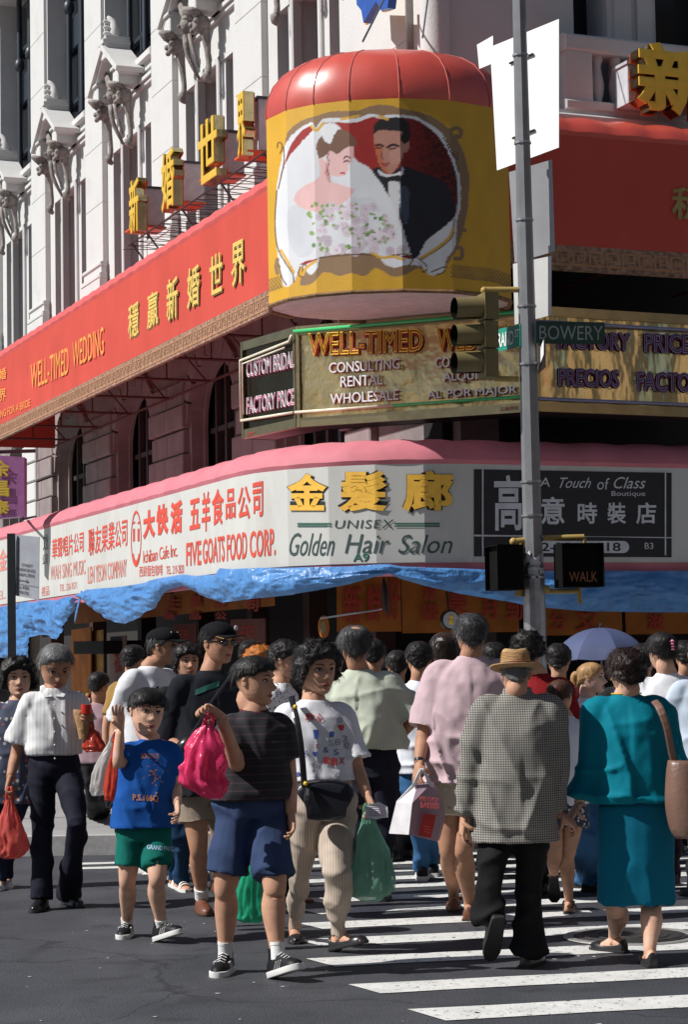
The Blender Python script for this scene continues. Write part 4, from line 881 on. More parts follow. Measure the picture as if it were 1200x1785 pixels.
b = MB(); text_q(b, '新', [q_ - NR * .2 - UP * .01 for q_ in Qf], NR, 0., off=.034, extr=.004); b.build('back_plate', ORED, t)
t = thing('transformer_box', 'pale grey sheet metal box behind the large gold character on the right', 'electrical box', tuple(RW(1.75, 7.5, .5)), 'grey boxes behind the gold characters')
bu = RW.px(1095, 140, .66)[0]; b = MB(); b.fb(RW, bu, bu + .9, 7.66, 8.10, .38, .66, ch=.01); b.build('box', mat('pale_grey_enamel', (.5, .52, .55), .4), t); b = MB(); b.fb(RW, bu - .02, bu + .93, 8.10, 8.135, .36, .69); b.build('lid', GREYBOX, t)
# blue star ornament at the top edge
t = thing('hanging_sign_fragment', 'blue jagged sign with gold edge on the pale corner pier at the top', 'sign', tuple(LW(.7, 8.7, .4)))
pts = [(620, -30), (622, 8), (630, 18), (634, 40), (646, 18), (656, 2), (664, 18), (676, 14), (681, -30)]
b = MB(); b.prism([LW.pt(x, y, .5) for x, y in pts], -NL * .1); fixn(b.build('blue_panel', mat('blue_enamel', (.03, .09, .35), .35), t))
b = MB(); b.prism([LW.pt(x + 3, y + 3, .39) for x, y in pts], -NL * .04); fixn(b.build('gold_edge', GOLDL, t))
# ================================================================ BLUE TARPAULIN
def tarp(name, lab, pts, seed, plan_u, extra=.05, amp=.05):
    """pts: [(u, top z, bottom z)] along the awning; plan_u(u) -> (point, normal)"""
    pts = sorted(pts); us = np.linspace(pts[0][0], pts[-1][0], int((pts[-1][0] - pts[0][0]) / .018) + 2); X = np.array(pts)
    tz = np.interp(us, X[:, 0], X[:, 1]); bz = np.interp(us, X[:, 0], X[:, 2]); nz = 26; V = []
    for u, a, c in zip(us, tz, bz):
        p, n_ = plan_u(u)
        for j in range(nz + 1): t = j / nz; V.append(np.append(p[:2] + n_[:2] * (extra + .07 * math.sin(math.pi * t)), a + (c - a) * t))
    V = np.array(V); NN = np.array([plan_u(u)[1] for u in us]).repeat(nz + 1, 0)
    q = V * np.array([1.0, 1.0, 1.6]); sag = np.tile(np.linspace(0, 1, nz + 1), len(us))
    q2 = q.copy(); q2[:, 2] += sag * .25 * np.sin(q[:, 0] * 2.2 + seed)
    d = (ridge(q2 * np.array([1.6, 1.6, 4.5]) + seed) * .6 + ridge(q2 * np.array([3.5, 3.5, 10]) + seed) * .35 + ridge(q * np.array([9, 9, 14]) + seed) * .13 + fbm(q * 16 + seed, 2) * .07) * amp * .95
    V += NN * d[:, None]; V[:, 2] += fbm(q * 1.6 + seed + 5, 1) * .02 * sag
    m = MB(); m.add(V, [(i * (nz + 1) + j, (i + 1) * (nz + 1) + j, (i + 1) * (nz + 1) + j + 1, i * (nz + 1) + j + 1) for i in range(len(us) - 1) for j in range(nz)])
    o = m.build(name, TARP, smooth=True); return tag(o, lab, 'tarpaulin')
ARCL = RT * math.pi / 2
def plan_s(s):     # s < 0 runs along the left awning away from the corner arc, s > ARCL along the right
    if s < 0: return LFa(RT - s, 0), NL
    if s > ARCL: return RFa(RT + s - ARCL, 0), NR
    a = s / RT; n_ = NL * math.cos(a) + NR * math.sin(a); return arcC + n_ * RT, n_
def s_of(x, y):
    P = fh(x, y, 0); c = P - arcC
    if LFa.px(x, y)[0] > RT and FS is not None and (P - LFa.P) @ DL > RT - .01: return RT - (P - LFa.P) @ DL
    if (P - RFa.P) @ DR > RT - .01: return ARCL + (P - RFa.P) @ DR - RT
    c = c[:2]; return RT * math.atan2(c @ np.array([NR[0], NR[1]]), c @ np.array([NL[0], NL[1]]))
def row(lst): return [(s_of(x, (y0 + y1) / 2), fh(x, y0, 0)[2], fh(x, y1, 0)[2]) for x, y0, y1 in lst]
tarp('blue_tarp', 'blue plastic tarp hanging like a curtain behind the parking sign, leftmost', row([(-15, 1060, 1155), (10, 1058, 1147), (40, 1052, 1150), (58, 1048, 1146), (62, 1050, 1110), (85, 1046, 1108), (112, 1046, 1115), (128, 1040, 1075), (148, 1038, 1045)]), 3, plan_s, .06, .07)
tarp('blue_tarp', 'blue plastic tarp drooping to a point between two ties under the white awning', row([(148, 1034, 1042), (160, 1028, 1052), (180, 1026, 1070), (205, 1024, 1082), (228, 1022, 1089), (250, 1018, 1078), (280, 1010, 1058), (300, 1006, 1030), (325, 1001, 1022), (345, 1004, 1032), (375, 1002, 1045), (400, 998, 1052)]), 11, plan_s, .05, .045)
tarp('blue_tarp', 'long crumpled blue plastic tarp strung round the corner from the knot to the right edge', row([(396, 990, 1050), (420, 992, 1047), (470, 990, 1043), (520, 990, 1038), (560, 989, 1030), (610, 988, 1018), (650, 985, 1006), (680, 984, 1000), (700, 988, 1010), (740, 990, 1022), (800, 992, 1035), (860, 994, 1046), (920, 996, 1056), (1000, 996, 1062), (1080, 996, 1066), (1140, 996, 1068), (1230, 996, 1070)]), 23, plan_s, .06, .06)
b = MB(); b.tube([fh(152, 1030, .08), fh(150, 1060, .12), fh(143, 1082, .1)], [(.03, .012), (.05, .012), (.035, .012)], 8, DL, sm=3); tag(b.build('tarp_strip', TARP, smooth=True), 'narrow loose blue tarp strip dangling left of the drooping tarp', 'tarpaulin')

# ================================================================ SHOPS UNDER THE AWNING
ORCL = mat('orange_cloth_banner', (.33, .105, .015), .8, var=.2, scale=4, trans=.15, bump=.006, bscale=5, dirt=.3, dirtcol=(.2, .05, .02))
REDGL = mat('brush_red_ink', (.30, .03, .015), .8)
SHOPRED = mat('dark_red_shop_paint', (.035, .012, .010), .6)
CARD = mat('pinkish_poster_paper', (.34, .22, .18), .8, dirt=.3)
shop = thing('shop_front', 'dark open shop front with posts, red dado and posters under the corner awning', 'shop front', tuple(C0 + UP * .14))
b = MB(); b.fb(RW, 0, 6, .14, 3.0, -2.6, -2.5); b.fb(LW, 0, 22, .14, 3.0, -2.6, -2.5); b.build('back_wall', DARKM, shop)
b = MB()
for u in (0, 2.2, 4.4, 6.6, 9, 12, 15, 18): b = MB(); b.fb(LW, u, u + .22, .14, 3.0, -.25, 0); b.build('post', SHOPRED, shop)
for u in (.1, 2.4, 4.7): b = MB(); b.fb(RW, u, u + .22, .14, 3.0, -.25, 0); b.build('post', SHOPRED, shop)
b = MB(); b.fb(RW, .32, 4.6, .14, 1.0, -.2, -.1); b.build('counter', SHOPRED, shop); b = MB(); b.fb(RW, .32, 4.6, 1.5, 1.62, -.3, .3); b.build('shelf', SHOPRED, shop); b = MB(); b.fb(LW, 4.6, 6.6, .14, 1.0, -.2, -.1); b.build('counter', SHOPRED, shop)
def banner(lab, fr, x0, x1, y0, y1, p, glyphs, seed, nm='cloth_banner'):
    t = thing(nm, lab, 'banner', tuple(fr.pt(x0, y1, p)), 'orange cloth banners over the shop front')
    A_, B_ = fr.pt(x0, y1, p), fr.pt(x1, y1, p); za, zb = A_[2], fr.pt(x0, y0, p)[2]; n = 40; V = []
    for k in range(n + 1):
        for j in range(7): V.append([*(A_ + (B_ - A_) * k / n)[:2], za + (zb - za) * j / 6])
    V = np.array(V); V += np.outer(fbm(V * np.array([3, 3, 1.2]) + seed, 2) * .02, fr.n)
    m = MB(); m.add(V, [(k * 7 + j, (k + 1) * 7 + j, (k + 1) * 7 + j + 1, k * 7 + j + 1) for k in range(n) for j in range(6)]); m.build('cloth', ORCL, t, smooth=True)
    m = MB()
    for ch, gx0, gx1, gy0, gy1 in glyphs:
        text_q(m, ch, [fr.pt(gx0, gy1, p + .04), fr.pt(gx1, gy1, p + .04), fr.pt(gx1, gy0, p + .04), fr.pt(gx0, gy0, p + .04)], fr.n, 0., off=.03)
    m.build('brush_lettering', REDGL, t)
FC = Fr(plan_s(ARCL * .75)[0], nrm(DR + np.array([.12, -.1, 0])), nrm(NR)); 
banner('orange banner with red brush characters left of the round hanging sign', RFa, 588, 700, 1002, 1102, -.9, [('新', 600, 632, 1020, 1088), ('鮮', 640, 668, 1018, 1085), ('好', 674, 698, 1005, 1080)], 4)
banner('wide orange banner with red brush characters behind the round hanging sign', RFa, 702, 905, 1004, 1104, -.92, [('承', 737, 762, 1018, 1046), ('接', 735, 765, 1050, 1082), ('美', 782, 815, 1028, 1070), ('月', 840, 866, 1040, 1080), ('到', 885, 912, 1045, 1080)], 7)
banner('dim orange banner with faded red characters right of the steel pole', RFa, 946, 1085, 1058, 1108, -.94, [('分', 960, 990, 1066, 1098), ('又', 1005, 1045, 1068, 1100)], 17)
banner('dark orange banner fragment under the tarp at the right edge', RFa, 1092, 1215, 1064, 1106, -.96, [('滋', 1130, 1160, 1070, 1098)], 27)
banner('orange red valance with faded characters behind the drooping tarp', LFa, 130, 480, 1024, 1088, -1.5, [('生', 290, 312, 1040, 1062), ('果', 330, 352, 1038, 1060), ('菜', 372, 394, 1038, 1060), ('蔬', 285, 305, 1066, 1080), ('品', 330, 350, 1066, 1080), ('公', 375, 395, 1066, 1080), ('司', 430, 450, 1040, 1066)], 33)
def board(lab, fr, x0, y0, x1, y1, p, m, cat='poster', nm='poster', th=.02, txt=None):
    A_, B_, D_ = fr.pt(x0, y1, p), fr.pt(x1, y1, p), fr.pt(x0, y0, p); t = thing(nm, lab, cat, tuple(A_)); q = MB(); q.prism([A_, B_, B_ + (D_ - A_), D_], -fr.n * th); fixn(q.build('sheet', m, t))
    if txt: q = MB(); text_q(q, txt, [A_ * .75 + B_ * .25 + (D_ - A_) * .3, A_ * .25 + B_ * .75 + (D_ - A_) * .3, A_ * .25 + B_ * .75 + (D_ - A_) * .75, A_ * .75 + B_ * .25 + (D_ - A_) * .75], fr.n, .004, off=.02); q.build('lettering', REDGL, t)
ORC2 = mat('orange_shop_cloth', (.40, .13, .02), .8, var=.3, scale=3)
board('orange hanging cloth behind the grey haired man', LFa, 124, 1098, 158, 1260, -1.6, ORC2, 'cloth', 'hanging_cloth')
board('yellow brown hanging cloth behind the grey haired man, right of the orange one', LFa, 160, 1100, 180, 1230, -1.7, mat('ochre_shop_cloth', (.36, .2, .05), .8, var=.3), 'cloth', 'hanging_cloth')
board('tall pale poster on a post right of the grey haired man', LFa, 192, 1110, 219, 1200, -1.5, CARD, txt='福')
board('pinkish square poster with a character behind the sunglasses man', LFa, 402, 1080, 462, 1122, -1.8, mat('dusky_pink_paper', (.14, .05, .045), .8), txt='花')
board('dim red poster behind the white tee man', LFa, 302, 1088, 342, 1130, -1.8, mat('dim_red_paper', (.12, .03, .025), .8), txt='元')
board('dark market umbrella slab left of the tall poster', LFa, 128, 1118, 180, 1140, -1.2, DARKM, 'umbrella', 'market_umbrella', .6)
# round hanging sign disc
rc = RFa.pt(783, 1081, -.5); t = thing('round_hanging_sign', 'small round white sign with black rim and gold figure above the bob haircut', 'sign', tuple(rc))
e1, e2 = DR, UP
def disc(mb, c, r_, n_, e1, e2, th, k=28): a = np.arange(k) * 2 * math.pi / k; ring = c + r_ * (np.outer(np.cos(a), e1) + np.outer(np.sin(a), e2)); return mb.rings([ring, ring + n_ * th], (1, 1))
b = MB(); disc(b, rc, .105, NR, e1, e2, .05); b.build('rim', BLACKM, t); b = MB(); disc(b, rc + NR * .051, .088, NR, e1, e2, .004); b.build('face', mat('dim_white_face', (.45, .46, .46), .5), t)
b = MB(); b.ell(rc + NR * .06 + UP * .035, (.022, .006, .02), np.stack([DR, NR, UP])); b.ell(rc + NR * .06 - UP * .015, (.03, .006, .032), np.stack([DR, NR, UP])); b.build('gold_figure', GOLDL, t)
b = MB(); b.tube([rc + UP * .1 - NR * .0, rc + UP * .5 - NR * .1], .008, 5); b.build('hanger', BLACKM, t)
t = thing('closed_hanging_umbrella', 'dark folded umbrella hanging from the tarp edge over the balding man', 'umbrella', tuple(RFa.pt(671, 1070, -.5))); b = MB(); b.tube([RFa.pt(669, 1006, -.5), RFa.pt(671, 1030, -.5), RFa.pt(672, 1056, -.5), RFa.pt(675, 1070, -.5)], [.008, .03, .024, .006], 8, sm=3); b.build('folded_cloth', BLACKM, t, smooth=True); b = MB(); b.tube([RFa.pt(678, 1006, -.45), RFa.pt(680, 1072, -.45)], .006, 4); b.build('shaft', BLACKM, t)
t = thing('ladder_rail', 'thin grey rod crossing the orange banner above the balding man', 'rail', tuple(RFa.pt(560, 1080, -.4))); b = MB(); b.tube([RFa.pt(560, 1078, -.4), RFa.pt(666, 1062, -.4)], .010, 6); b.build('rod', STEEL, t)
t = thing('counter_scale', 'orange dial scale in the dark shop left of the balding man', 'scale', tuple(RFa.pt(560, 1110, -.9))); b = MB(); disc(b, RFa.pt(563, 1093, -.9), .09, NR, DR * .6, UP * 1.3, .05); b.build('dial', ORC2, t); b = MB(); disc(b, RFa.pt(563, 1093, -.84), .05, NR, DR * .6, UP * 1.3, .01); b.build('dial_face', mat('dim_cream', (.3, .22, .1), .7), t)
# hanging fruit bags and stall goods in the shade on the left
st = thing('market_stall', 'shaded street stall with crates of goods behind the walking man', 'stall', tuple(LFa(9, .14, -.6)))
b = MB(); b.fb(LFa, 7.4, 12.5, .85, .92, -1.2, .2); 
for u in (7.5, 12.4): b.fb(LFa, u, u + .06, .14, .85, -1.1, -1.04); b.fb(LFa, u, u + .06, .14, .85, .1, .16)
b.build('table', SHOPRED, st)
rg = random.Random(8); fm = [mat('stall_' + n_, c_, .6) for n_, c_ in (('orange', (.5, .2, .03)), ('red', (.35, .03, .02)), ('green', (.10, .2, .03)), ('tan', (.35, .25, .12)))]
for k in range(10):
    u = 7.6 + k * .47; cr = thing('crate', ['wooden crate of oranges', 'wooden crate of red fruit', 'wooden crate of greens', 'wooden crate of roots'][k % 4] + ' on the shaded stall table, number ' [:-9] + ['at its near end', 'second from its near end', 'third from its near end', 'left of the third crate', 'near its middle', 'just past its middle', 'in its far half', 'third from its far end', 'second from its far end', 'at its far end'][k], 'crate', tuple(LFa(u, .92, -.4)), 'crates on the shaded stall')
    b = MB(); b.fb(LFa, u, u + .42, .92, .96, -.8, .1); b.fb(LFa, u, u + .02, .96, 1.08, -.8, .1); b.fb(LFa, u + .4, u + .42, .96, 1.08, -.8, .1); b.fb(LFa, u + .02, u + .4, .96, 1.08, .08, .1); b.build('box', CARD, cr)
    b = MB()
    for j in range(14): b.ell(LFa(u + rg.uniform(.06, .36), 1.02 + rg.uniform(0, .08), rg.uniform(-.7, .03)), rg.uniform(.035, .05), n=7, k=5)
    b.build('produce', fm[k % 4], cr, smooth=True, kind='stuff')
# purple shop sign and houses beyond the left end
t = thing('purple_hanging_sign', 'purple projecting sign with yellow characters at the far left', 'sign', (-4.9, 30, 3.6))
b = MB(); P4 = [atY(-30, 905, 30), atY(42, 900, 30), atY(42, 797, 30), atY(-30, 792, 30)]; b.prism(P4, np.array([0, .25, 0])); fixn(b.build('purple_face', mat('purple_plastic', (.30, .12, .28), .5, dirt=.3, dirtcol=(.2, .1, .2)), t))
b = MB()
for ch, y0, y1 in (('余', 803, 832), ('昌', 838, 866), ('泰', 872, 897)): text_q(b, ch, [atY(-14, y1, 29.97), atY(16, y1, 29.97), atY(16, y0, 29.97), atY(-14, y0, 29.97)], np.array([0, -1., 0]), .0, off=.04)
b.build('yellow_lettering', mat('dull_yellow_plastic', (.50, .36, .04), .5), t)
b = MB(); b.tube([atY(-10, 788, 30.1), atY(60, 786, 30.6)], .03, 6); b.tube([atY(40, 905, 30.1), LW.pt(62, 900, -.1)], .02, 5); b.build('bracket_arm', IRON, t)
def house(lab, cx, cy, wx, wy, h, m, dirx, rows, colsn, floor=3.4):
    e = nrm(dirx); n_ = np.array([e[1], -e[0], 0]); n_ = n_ if n_ @ (CAMO - np.array([cx, cy, 0])) > 0 else -n_
    t = thing('far_house', lab, 'building', (cx, cy, 0)); c = np.array([cx, cy, 0.]); fr = Fr(c + n_ * wy, e, n_); b = MB(); b.box(c + UP * h / 2, (e * wx, n_ * wy, UP * h / 2)); b.build('wall', m, t)
    b = MB(); b.fb(fr, -wx - .2, wx + .2, h, h + .5, -.4, .5); b.build('cornice', m, t); fm_ = bpy.data.objects[t.name]; base = None
    for i in range(rows):
        for j in range(colsn):
            u = -wx + (j + .5) * 2 * wx / colsn; z = 4.6 + i * floor; f = MB()
            for a0, a1, z0, z1 in ((u - .6, u - .52, z, z + 1.9), (u + .52, u + .6, z, z + 1.9), (u - .52, u + .52, z + .9, z + .98), (u - .7, u + .7, z - .15, z)): f.fb(fr, a0, a1, z0, z1, -.05, .12)
            f.fb(fr, u - .7, u + .7, z + 1.9, z + 2.1, -.05, .15); w_ = f.build('window', STONED, t); q = MB(); q.fb(fr, u - .52, u + .52, z, z + 1.9, .0, .03); q.build('pane', GLASSD, w_)
    b = MB(); b.fb(fr, -wx + .5, wx - .5, .3, 3.2, .0, .1); b.build('shop_window', GLASSD, t); b = MB(); b.fb(fr, -wx + .3, wx - .3, 3.2, 4.0, .0, .7); b.build('shop_awning', REDC, t); return t
house('tan brick house across the side street beyond the left end of the stone building', -14.5, 68, 5, 6, 16, mat('tan_brick', (.30, .22, .16), .9, var=.2, scale=20), (1, .1, 0), 3, 4)
BR1 = mat('red_brick', (.26, .10, .07), .9, var=.25, scale=25); BR2 = mat('buff_brick', (.36, .29, .20), .9, var=.2, scale=25)
house('red brick tenement across the avenue behind the camera', 6, -26, 9, 6, 17, BR1, (1, 0, 0), 4, 6); house('buff brick tenement across the avenue behind the camera, left of the red one', -13.5, -27, 9, 6, 15, BR2, (1, 0, 0), 3, 6)
house('buff brick tenement on the right side of the avenue', 26, 2, 8, 6, 17, BR2, (0, 1, 0), 4, 5)

# ================================================================ STREET POLE WITH SIGNALS AND SIGNS
PY = 18.5
pb, pt = atY(931, 1000, PY), atY(905, -20, PY); dp = (pt - pb) / (pt[2] - pb[2]); base = pb - dp * (pb[2] - .14); 
pole = thing('street_pole', 'tall octagonal steel street pole on the corner pavement carrying signals and signs', 'pole', tuple(base))
def pp(z): return base + dp * (z - .14)
b = MB(); b.tube([pp(.14), pp(2.3), pp(4.2), pp(8.2)], [.092, .086, .078, .055], 8); b.build('shaft', POLEM, pole)
b = MB()
for z in (2.22, 2.30, 2.75, 3.05, 4.1, 4.62, 5.4, 6.1, 6.9): r_ = .092 - (z - 2) * .0055; b = MB(); b.tube([pp(z), pp(z + .02)], r_ + .008, 12); b.build('clamp_band', STEEL, pole)
b = MB(); rp = random.Random(6)
for k in range(60): z = rp.uniform(1.7, 2.35); a = rp.uniform(3.2, 6.2); b.add([pp(z + dz) + np.array([math.cos(a + da), math.sin(a + da), 0]) * .094 for dz, da in ((0, 0), (.02, rp.uniform(.2, .5)), (rp.uniform(.05, .12), .35), (.06, -.1))], [(0, 1, 2, 3)])
b.build('torn_stickers', mat('torn_paper', (.6, .6, .6), .8, var=.3, scale=60), pole, kind='stuff')
b = MB(); b.tube([pp(1.0), pp(2.2)], [.10, .098], 12); b.build('base_sleeve', STEEL, pole)
def plate(name, lab, q, dep, m, cat='sign', th=.006, group=None):   # sheet metal sign given by its corners, (x, y, distance)
    P4 = [atY(x, y, d_) for x, y, d_ in q]; n_ = nrm(np.cross(P4[1] - P4[0], P4[3] - P4[0])); n_ = n_ if n_ @ (CAMO - P4[0]) > 0 else -n_
    t = thing(name, lab, cat, tuple(P4[0]), group); a = MB(); a.prism(P4, -n_ * th); fixn(a.build('sheet', m, t)); return t, P4, n_
dY = .85   # left ends recede
t, P4, n_ = plate('sheet_metal_sign', 'large white sheet metal sign facing the sun high on the steel pole', [(867, 297, 19.6), (975, 257, 18.95), (975, 33, 18.95), (855, 82, 19.6)], 0, SIGNW)
b = MB(); 
for z in (.2, .8): c_ = P4[0] * (1 - z) + P4[3] * z; d_ = P4[1] * (1 - z) + P4[2] * z; b.tube([c_ * .7 + d_ * .3 + n_ * .02, c_ * .35 + d_ * .65 + n_ * .02], .012, 5)
b.build('strap', BLACKM, t)
plate('sheet_metal_sign', 'narrow grey sign back directly under the large white sign, behind the pole', [(898, 458, 18.75), (968, 438, 18.62), (963, 278, 18.62), (888, 300, 18.75)], 0, SIGNG)
plate('sheet_metal_sign', 'lowest pale grey sign back above the green street signs, behind the pole', [(898, 566, 18.72), (962, 549, 18.62), (962, 446, 18.62), (895, 460, 18.72)], 0, SIGNW)
plate('sheet_metal_sign', 'small white sheet sign behind the large one, beside the red dome', [(836, 120, 20.0), (860, 110, 19.8), (860, 62, 19.8), (832, 78, 20.0)], 0, SIGNW)
t, P4, n_ = plate('street_name_sign', 'bright green street name sign reading GRAND ST left of the pole', [(846, 618, 19.0), (908, 604, 18.45), (908, 565, 18.45), (846, 579, 19.0)], 0, SIGGREEN)
W6 = mat('reflective_white', (.75, .77, .75), .5)
b = MB(); lerp = lambda s_, t_: bil(P4, np.array([s_]), np.array([t_]))[0]
text_q(b, 'GRAND', [lerp(.26, .16), lerp(.83, .16), lerp(.83, .8), lerp(.26, .8)], n_, .005, off=.02); text_q(b, 'ST', [lerp(.86, .45), lerp(.98, .45), lerp(.98, .8), lerp(.86, .8)], n_, .005, off=.01); b.build('lettering', W6, t)
t, P4, n_ = plate('street_name_sign', 'dark green street name sign reading BOWERY right of the pole', [(936, 598, 18.4), (1055, 600, 18.54), (1055, 562, 18.54), (936, 561, 18.4)], 0, SIGGREEN2)
b = MB(); text_q(b, 'BOWERY', [lerp(.04, .17), lerp(.97, .17), lerp(.97, .83), lerp(.04, .83)], n_, .005, off=.0); b.build('lettering', mat('shaded_reflective_white', (.20, .23, .22), .5), t); b = MB(); b.box((P4[0] + P4[2]) / 2 + n_ * -.01, ((P4[1] - P4[0]) / 2 * 1.01, n_ * .006, (P4[3] - P4[0]) / 2 * 1.05)); b.build('border', BLACKM, t)  # letter white darkened too, shade put into its colour
t, P4, n_ = plate('one_way_sign', 'small black and white arrow sign on the pole under the street names', [(938, 652, 18.6), (951, 640, 18.3), (951, 588, 18.3), (938, 600, 18.6)], 0, BLACKM)
b = MB(); b.add([lerp(*q_) + n_ * .006 for q_ in ((.1, .1), (.9, .45), (.9, .95), (.5, .8), (.1, .95), (.1, .5))], [(0, 1, 2, 3, 4, 5)]); b.build('arrow', SIGNW, t)
MATB0 = mat('hood_inside_black', (.006, .006, .006), .9, spec=.1)
# traffic signal: three heads with hoods, facing left
sg = thing('traffic_signal', 'olive yellow three lens traffic signal with hoods facing left, beside the pole', 'traffic light', tuple(atY(858, 662, PY)))
fw = nrm((-.93, -.28, 0)); sw = np.array([-fw[1], fw[0], 0])
b = MB()
for y0, y1 in ((511, 560), (561, 609), (610, 660)):
    A_, B_ = atY(852, y0, PY), atY(852, y1, PY); c_ = (A_ + B_) / 2; h_ = (A_[2] - B_[2]) / 2; b.box(c_, (fw * .06, sw * .10, UP * (h_ - .004)))
    b.box(c_ - UP * 0 + fw * .064, (fw * .006, sw * .108, UP * (h_ - .008)))
b.build('housing', OLIVE, sg)
for y in (537, 584, 632):
    c_ = atY(850, y, PY) + fw * .065; b = MB(); a = np.linspace(R(-60), R(240), 22); rs = []
    for d_, r_ in ((0, .104), (.25, .100)):
        drop = -.014 * (d_ > 0); rs.append(c_ + fw * d_ + UP * drop + r_ * (np.outer(np.cos(a), sw) + np.outer(np.sin(a), UP)))
    rs2 = [c_ + fw * d_ + UP * (-.014 * (d_ > 0)) + (r_ - .006) * (np.outer(np.cos(a), sw) + np.outer(np.sin(a), UP)) for d_, r_ in ((.25, .100), (0, .104))]
    b.rings(rs, (0, 0), 0, closed=False); b.rings(rs2, (0, 0), 1, closed=False); v_ = b.build('hood', [OLIVE, MATB0], sg, smooth='auto'); b = MB(); disc(b, c_ + fw * .004, .098, fw, sw, UP, .012); b.build('lens', LENS, sg)
    b = MB(); disc(b, c_ + fw * .245 - UP * .014, .0945, fw, sw, UP, .001) if 0 else b.ell(c_ - sw * .1 + UP * .06, .012, n=6, k=4); b.build('latch', OCHRE, sg)
b = MB(); b.tube([atY(845, 505, PY), atY(905, 505, PY)], .026, 10); b.ell(atY(845, 506, PY), .034, n=10, k=6); b.tube([atY(862, 505, PY), atY(862, 513, PY)], .022, 8); b.tube([atY(862, 660, PY), atY(905, 661, PY)], .026, 8); b.build('bracket_arm', OCHRE, sg, smooth='auto')
# walk signals
MATB = mat('sooty_matt_black', (.004, .004, .004), .9, spec=.1)
def walkbox(lab, x0, y0, x1, y1, yaw, txt):
    c_ = atY((x0 + x1) / 2, (y0 + y1) / 2, PY - .05); hx = (x1 - x0) / 2 * PY / FPX; hz = (y1 - y0) / 2 * PY / FPX; f = np.array([math.sin(yaw), -math.cos(yaw), 0]); s_ = np.array([-f[1], f[0], 0])
    hw_ = hx / max(.25, abs(s_[0]) + .35 * abs(f[0])); t = thing('walk_signal', lab, 'pedestrian signal', tuple(c_ - UP * hz)); q = MB(); q.box(c_, (s_ * hw_, f * .10, UP * hz)); q.build('housing', MATB, t)
    q = MB()
    for a_, b_, c2, d_ in ((-1, 1, .96, 1.0), (-1, 1, -1, -.96), (-1, -.96, -.96, .96), (.96, 1, -.96, .96)): q.box(c_ + s_ * hw_ * (a_ + b_) / 2 + UP * hz * (c2 + d_) / 2 + f * .12, (s_ * hw_ * (b_ - a_) / 2, f * .022, UP * hz * (d_ - c2) / 2))
    q.build('visor', MATB, t); return t, c_, s_, f, hw_, hz
t, c_, s_, f, hw_, hz = walkbox('black pedestrian signal box showing a dim WALK right of the pole', 969, 948, 1049, 1024, R(12), 'WALK')
b = MB(); bq = c_ + f * .103 - UP * hz * .52; text_q(b, 'WALK', [bq - s_ * hw_ * .62 - UP * hz * .24, bq + s_ * hw_ * .72 - UP * hz * .24, bq + s_ * hw_ * .72 + UP * hz * .22, bq - s_ * hw_ * .62 + UP * hz * .22], f, .0, off=.0)
b.build('walk_lettering', mat('dim_lit_orange_text', (.20, .07, .025), .5, emit=.04), t)
walkbox('black pedestrian signal box seen from the side, left of the pole', 863, 951, 904, 1029, R(-76), '')
t = thing('signal_bracket', 'ochre pipe brackets holding the two walk signals on the pole', 'bracket', tuple(atY(930, 1035, PY)))
b = MB(); b.tube([atY(896, 944, PY - .02), atY(916, 942, PY)], .03, 10); b.ell(atY(896, 944, PY - .02), .036, n=10, k=6); b.tube([atY(948, 938, PY), atY(1019, 936, PY)], .026, 10); b.tube([atY(1019, 936, PY), atY(1019, 950, PY)], .02, 8); b.tube([atY(948, 1031, PY), atY(1010, 1030, PY)], .024, 10); b.ell(atY(952, 1027, PY - .02), .04, n=10, k=6); b.tube([atY(908, 948, PY), atY(908, 1040, PY)], .05, 4); b.tube([atY(1010, 1024, PY), atY(1012, 1052, PY)], .02, 8); b.build('pipe', OCHRE, t, smooth='auto')
# parking sign on its post at the left
pk = thing('parking_sign', 'grey parking regulation sign on a dark channel post at the left edge', 'sign', tuple(atY(20, 1300, 19) * [1, 1, 0] + UP * .14))
a0, a1 = atY(19, 930, 19), atY(19, 1250, 19); b = MB(); b.box(np.array([a0[0], a0[1], (a0[2] + .14) / 2]), ((.035, 0, 0), (0, .02, 0), UP * ((a0[2] - .14) / 2))); b.build('post', mat('dark_green_black_post', (.018, .02, .022), .5), pk)
P4 = [atY(25, 1038, 19.05), atY(67, 1046, 18.75), atY(68, 936, 18.75), atY(26, 932, 19.05)]; n_ = nrm(np.cross(P4[1] - P4[0], P4[3] - P4[0])); n_ = n_ if n_[1] < 0 else -n_
b = MB(); b.prism(P4, -n_ * .004); fixn(b.build('sheet', mat('grey_backlit_sheet', (.24, .25, .28), .55, dirt=.25, dirtcol=(.15, .15, .17)), pk))
b = MB(); DK = mat('dark_sign_print', (.06, .06, .075), .6)
for s_, x0, x1, t0, t1 in (('STREET', .3, .75, .50, .545), ('PARKING', .08, .86, .42, .47), ('9AM-7PM', .14, .82, .335, .39), ('25c PER', .06, .62, .13, .185), ('15 MINUTES', .06, .60, .05, .10)): text_q(b, s_, [lerp(x0, t0), lerp(x1, t0), lerp(x1, t1), lerp(x0, t1)], n_, .006, off=.01)
b.add([lerp(*q_) + n_ * .006 for q_ in ((.1, .265), (.22, .295), (.22, .272), (.5, .272), (.5, .295), (.62, .265), (.5, .235), (.5, .258), (.22, .258), (.22, .235))], [tuple(range(10))]); b.add([lerp(*q_) + n_ * .006 for q_ in ((0, .2), (1, .2), (1, .206), (0, .206))], [(0, 1, 2, 3)])
b.build('lettering', DK, pk)
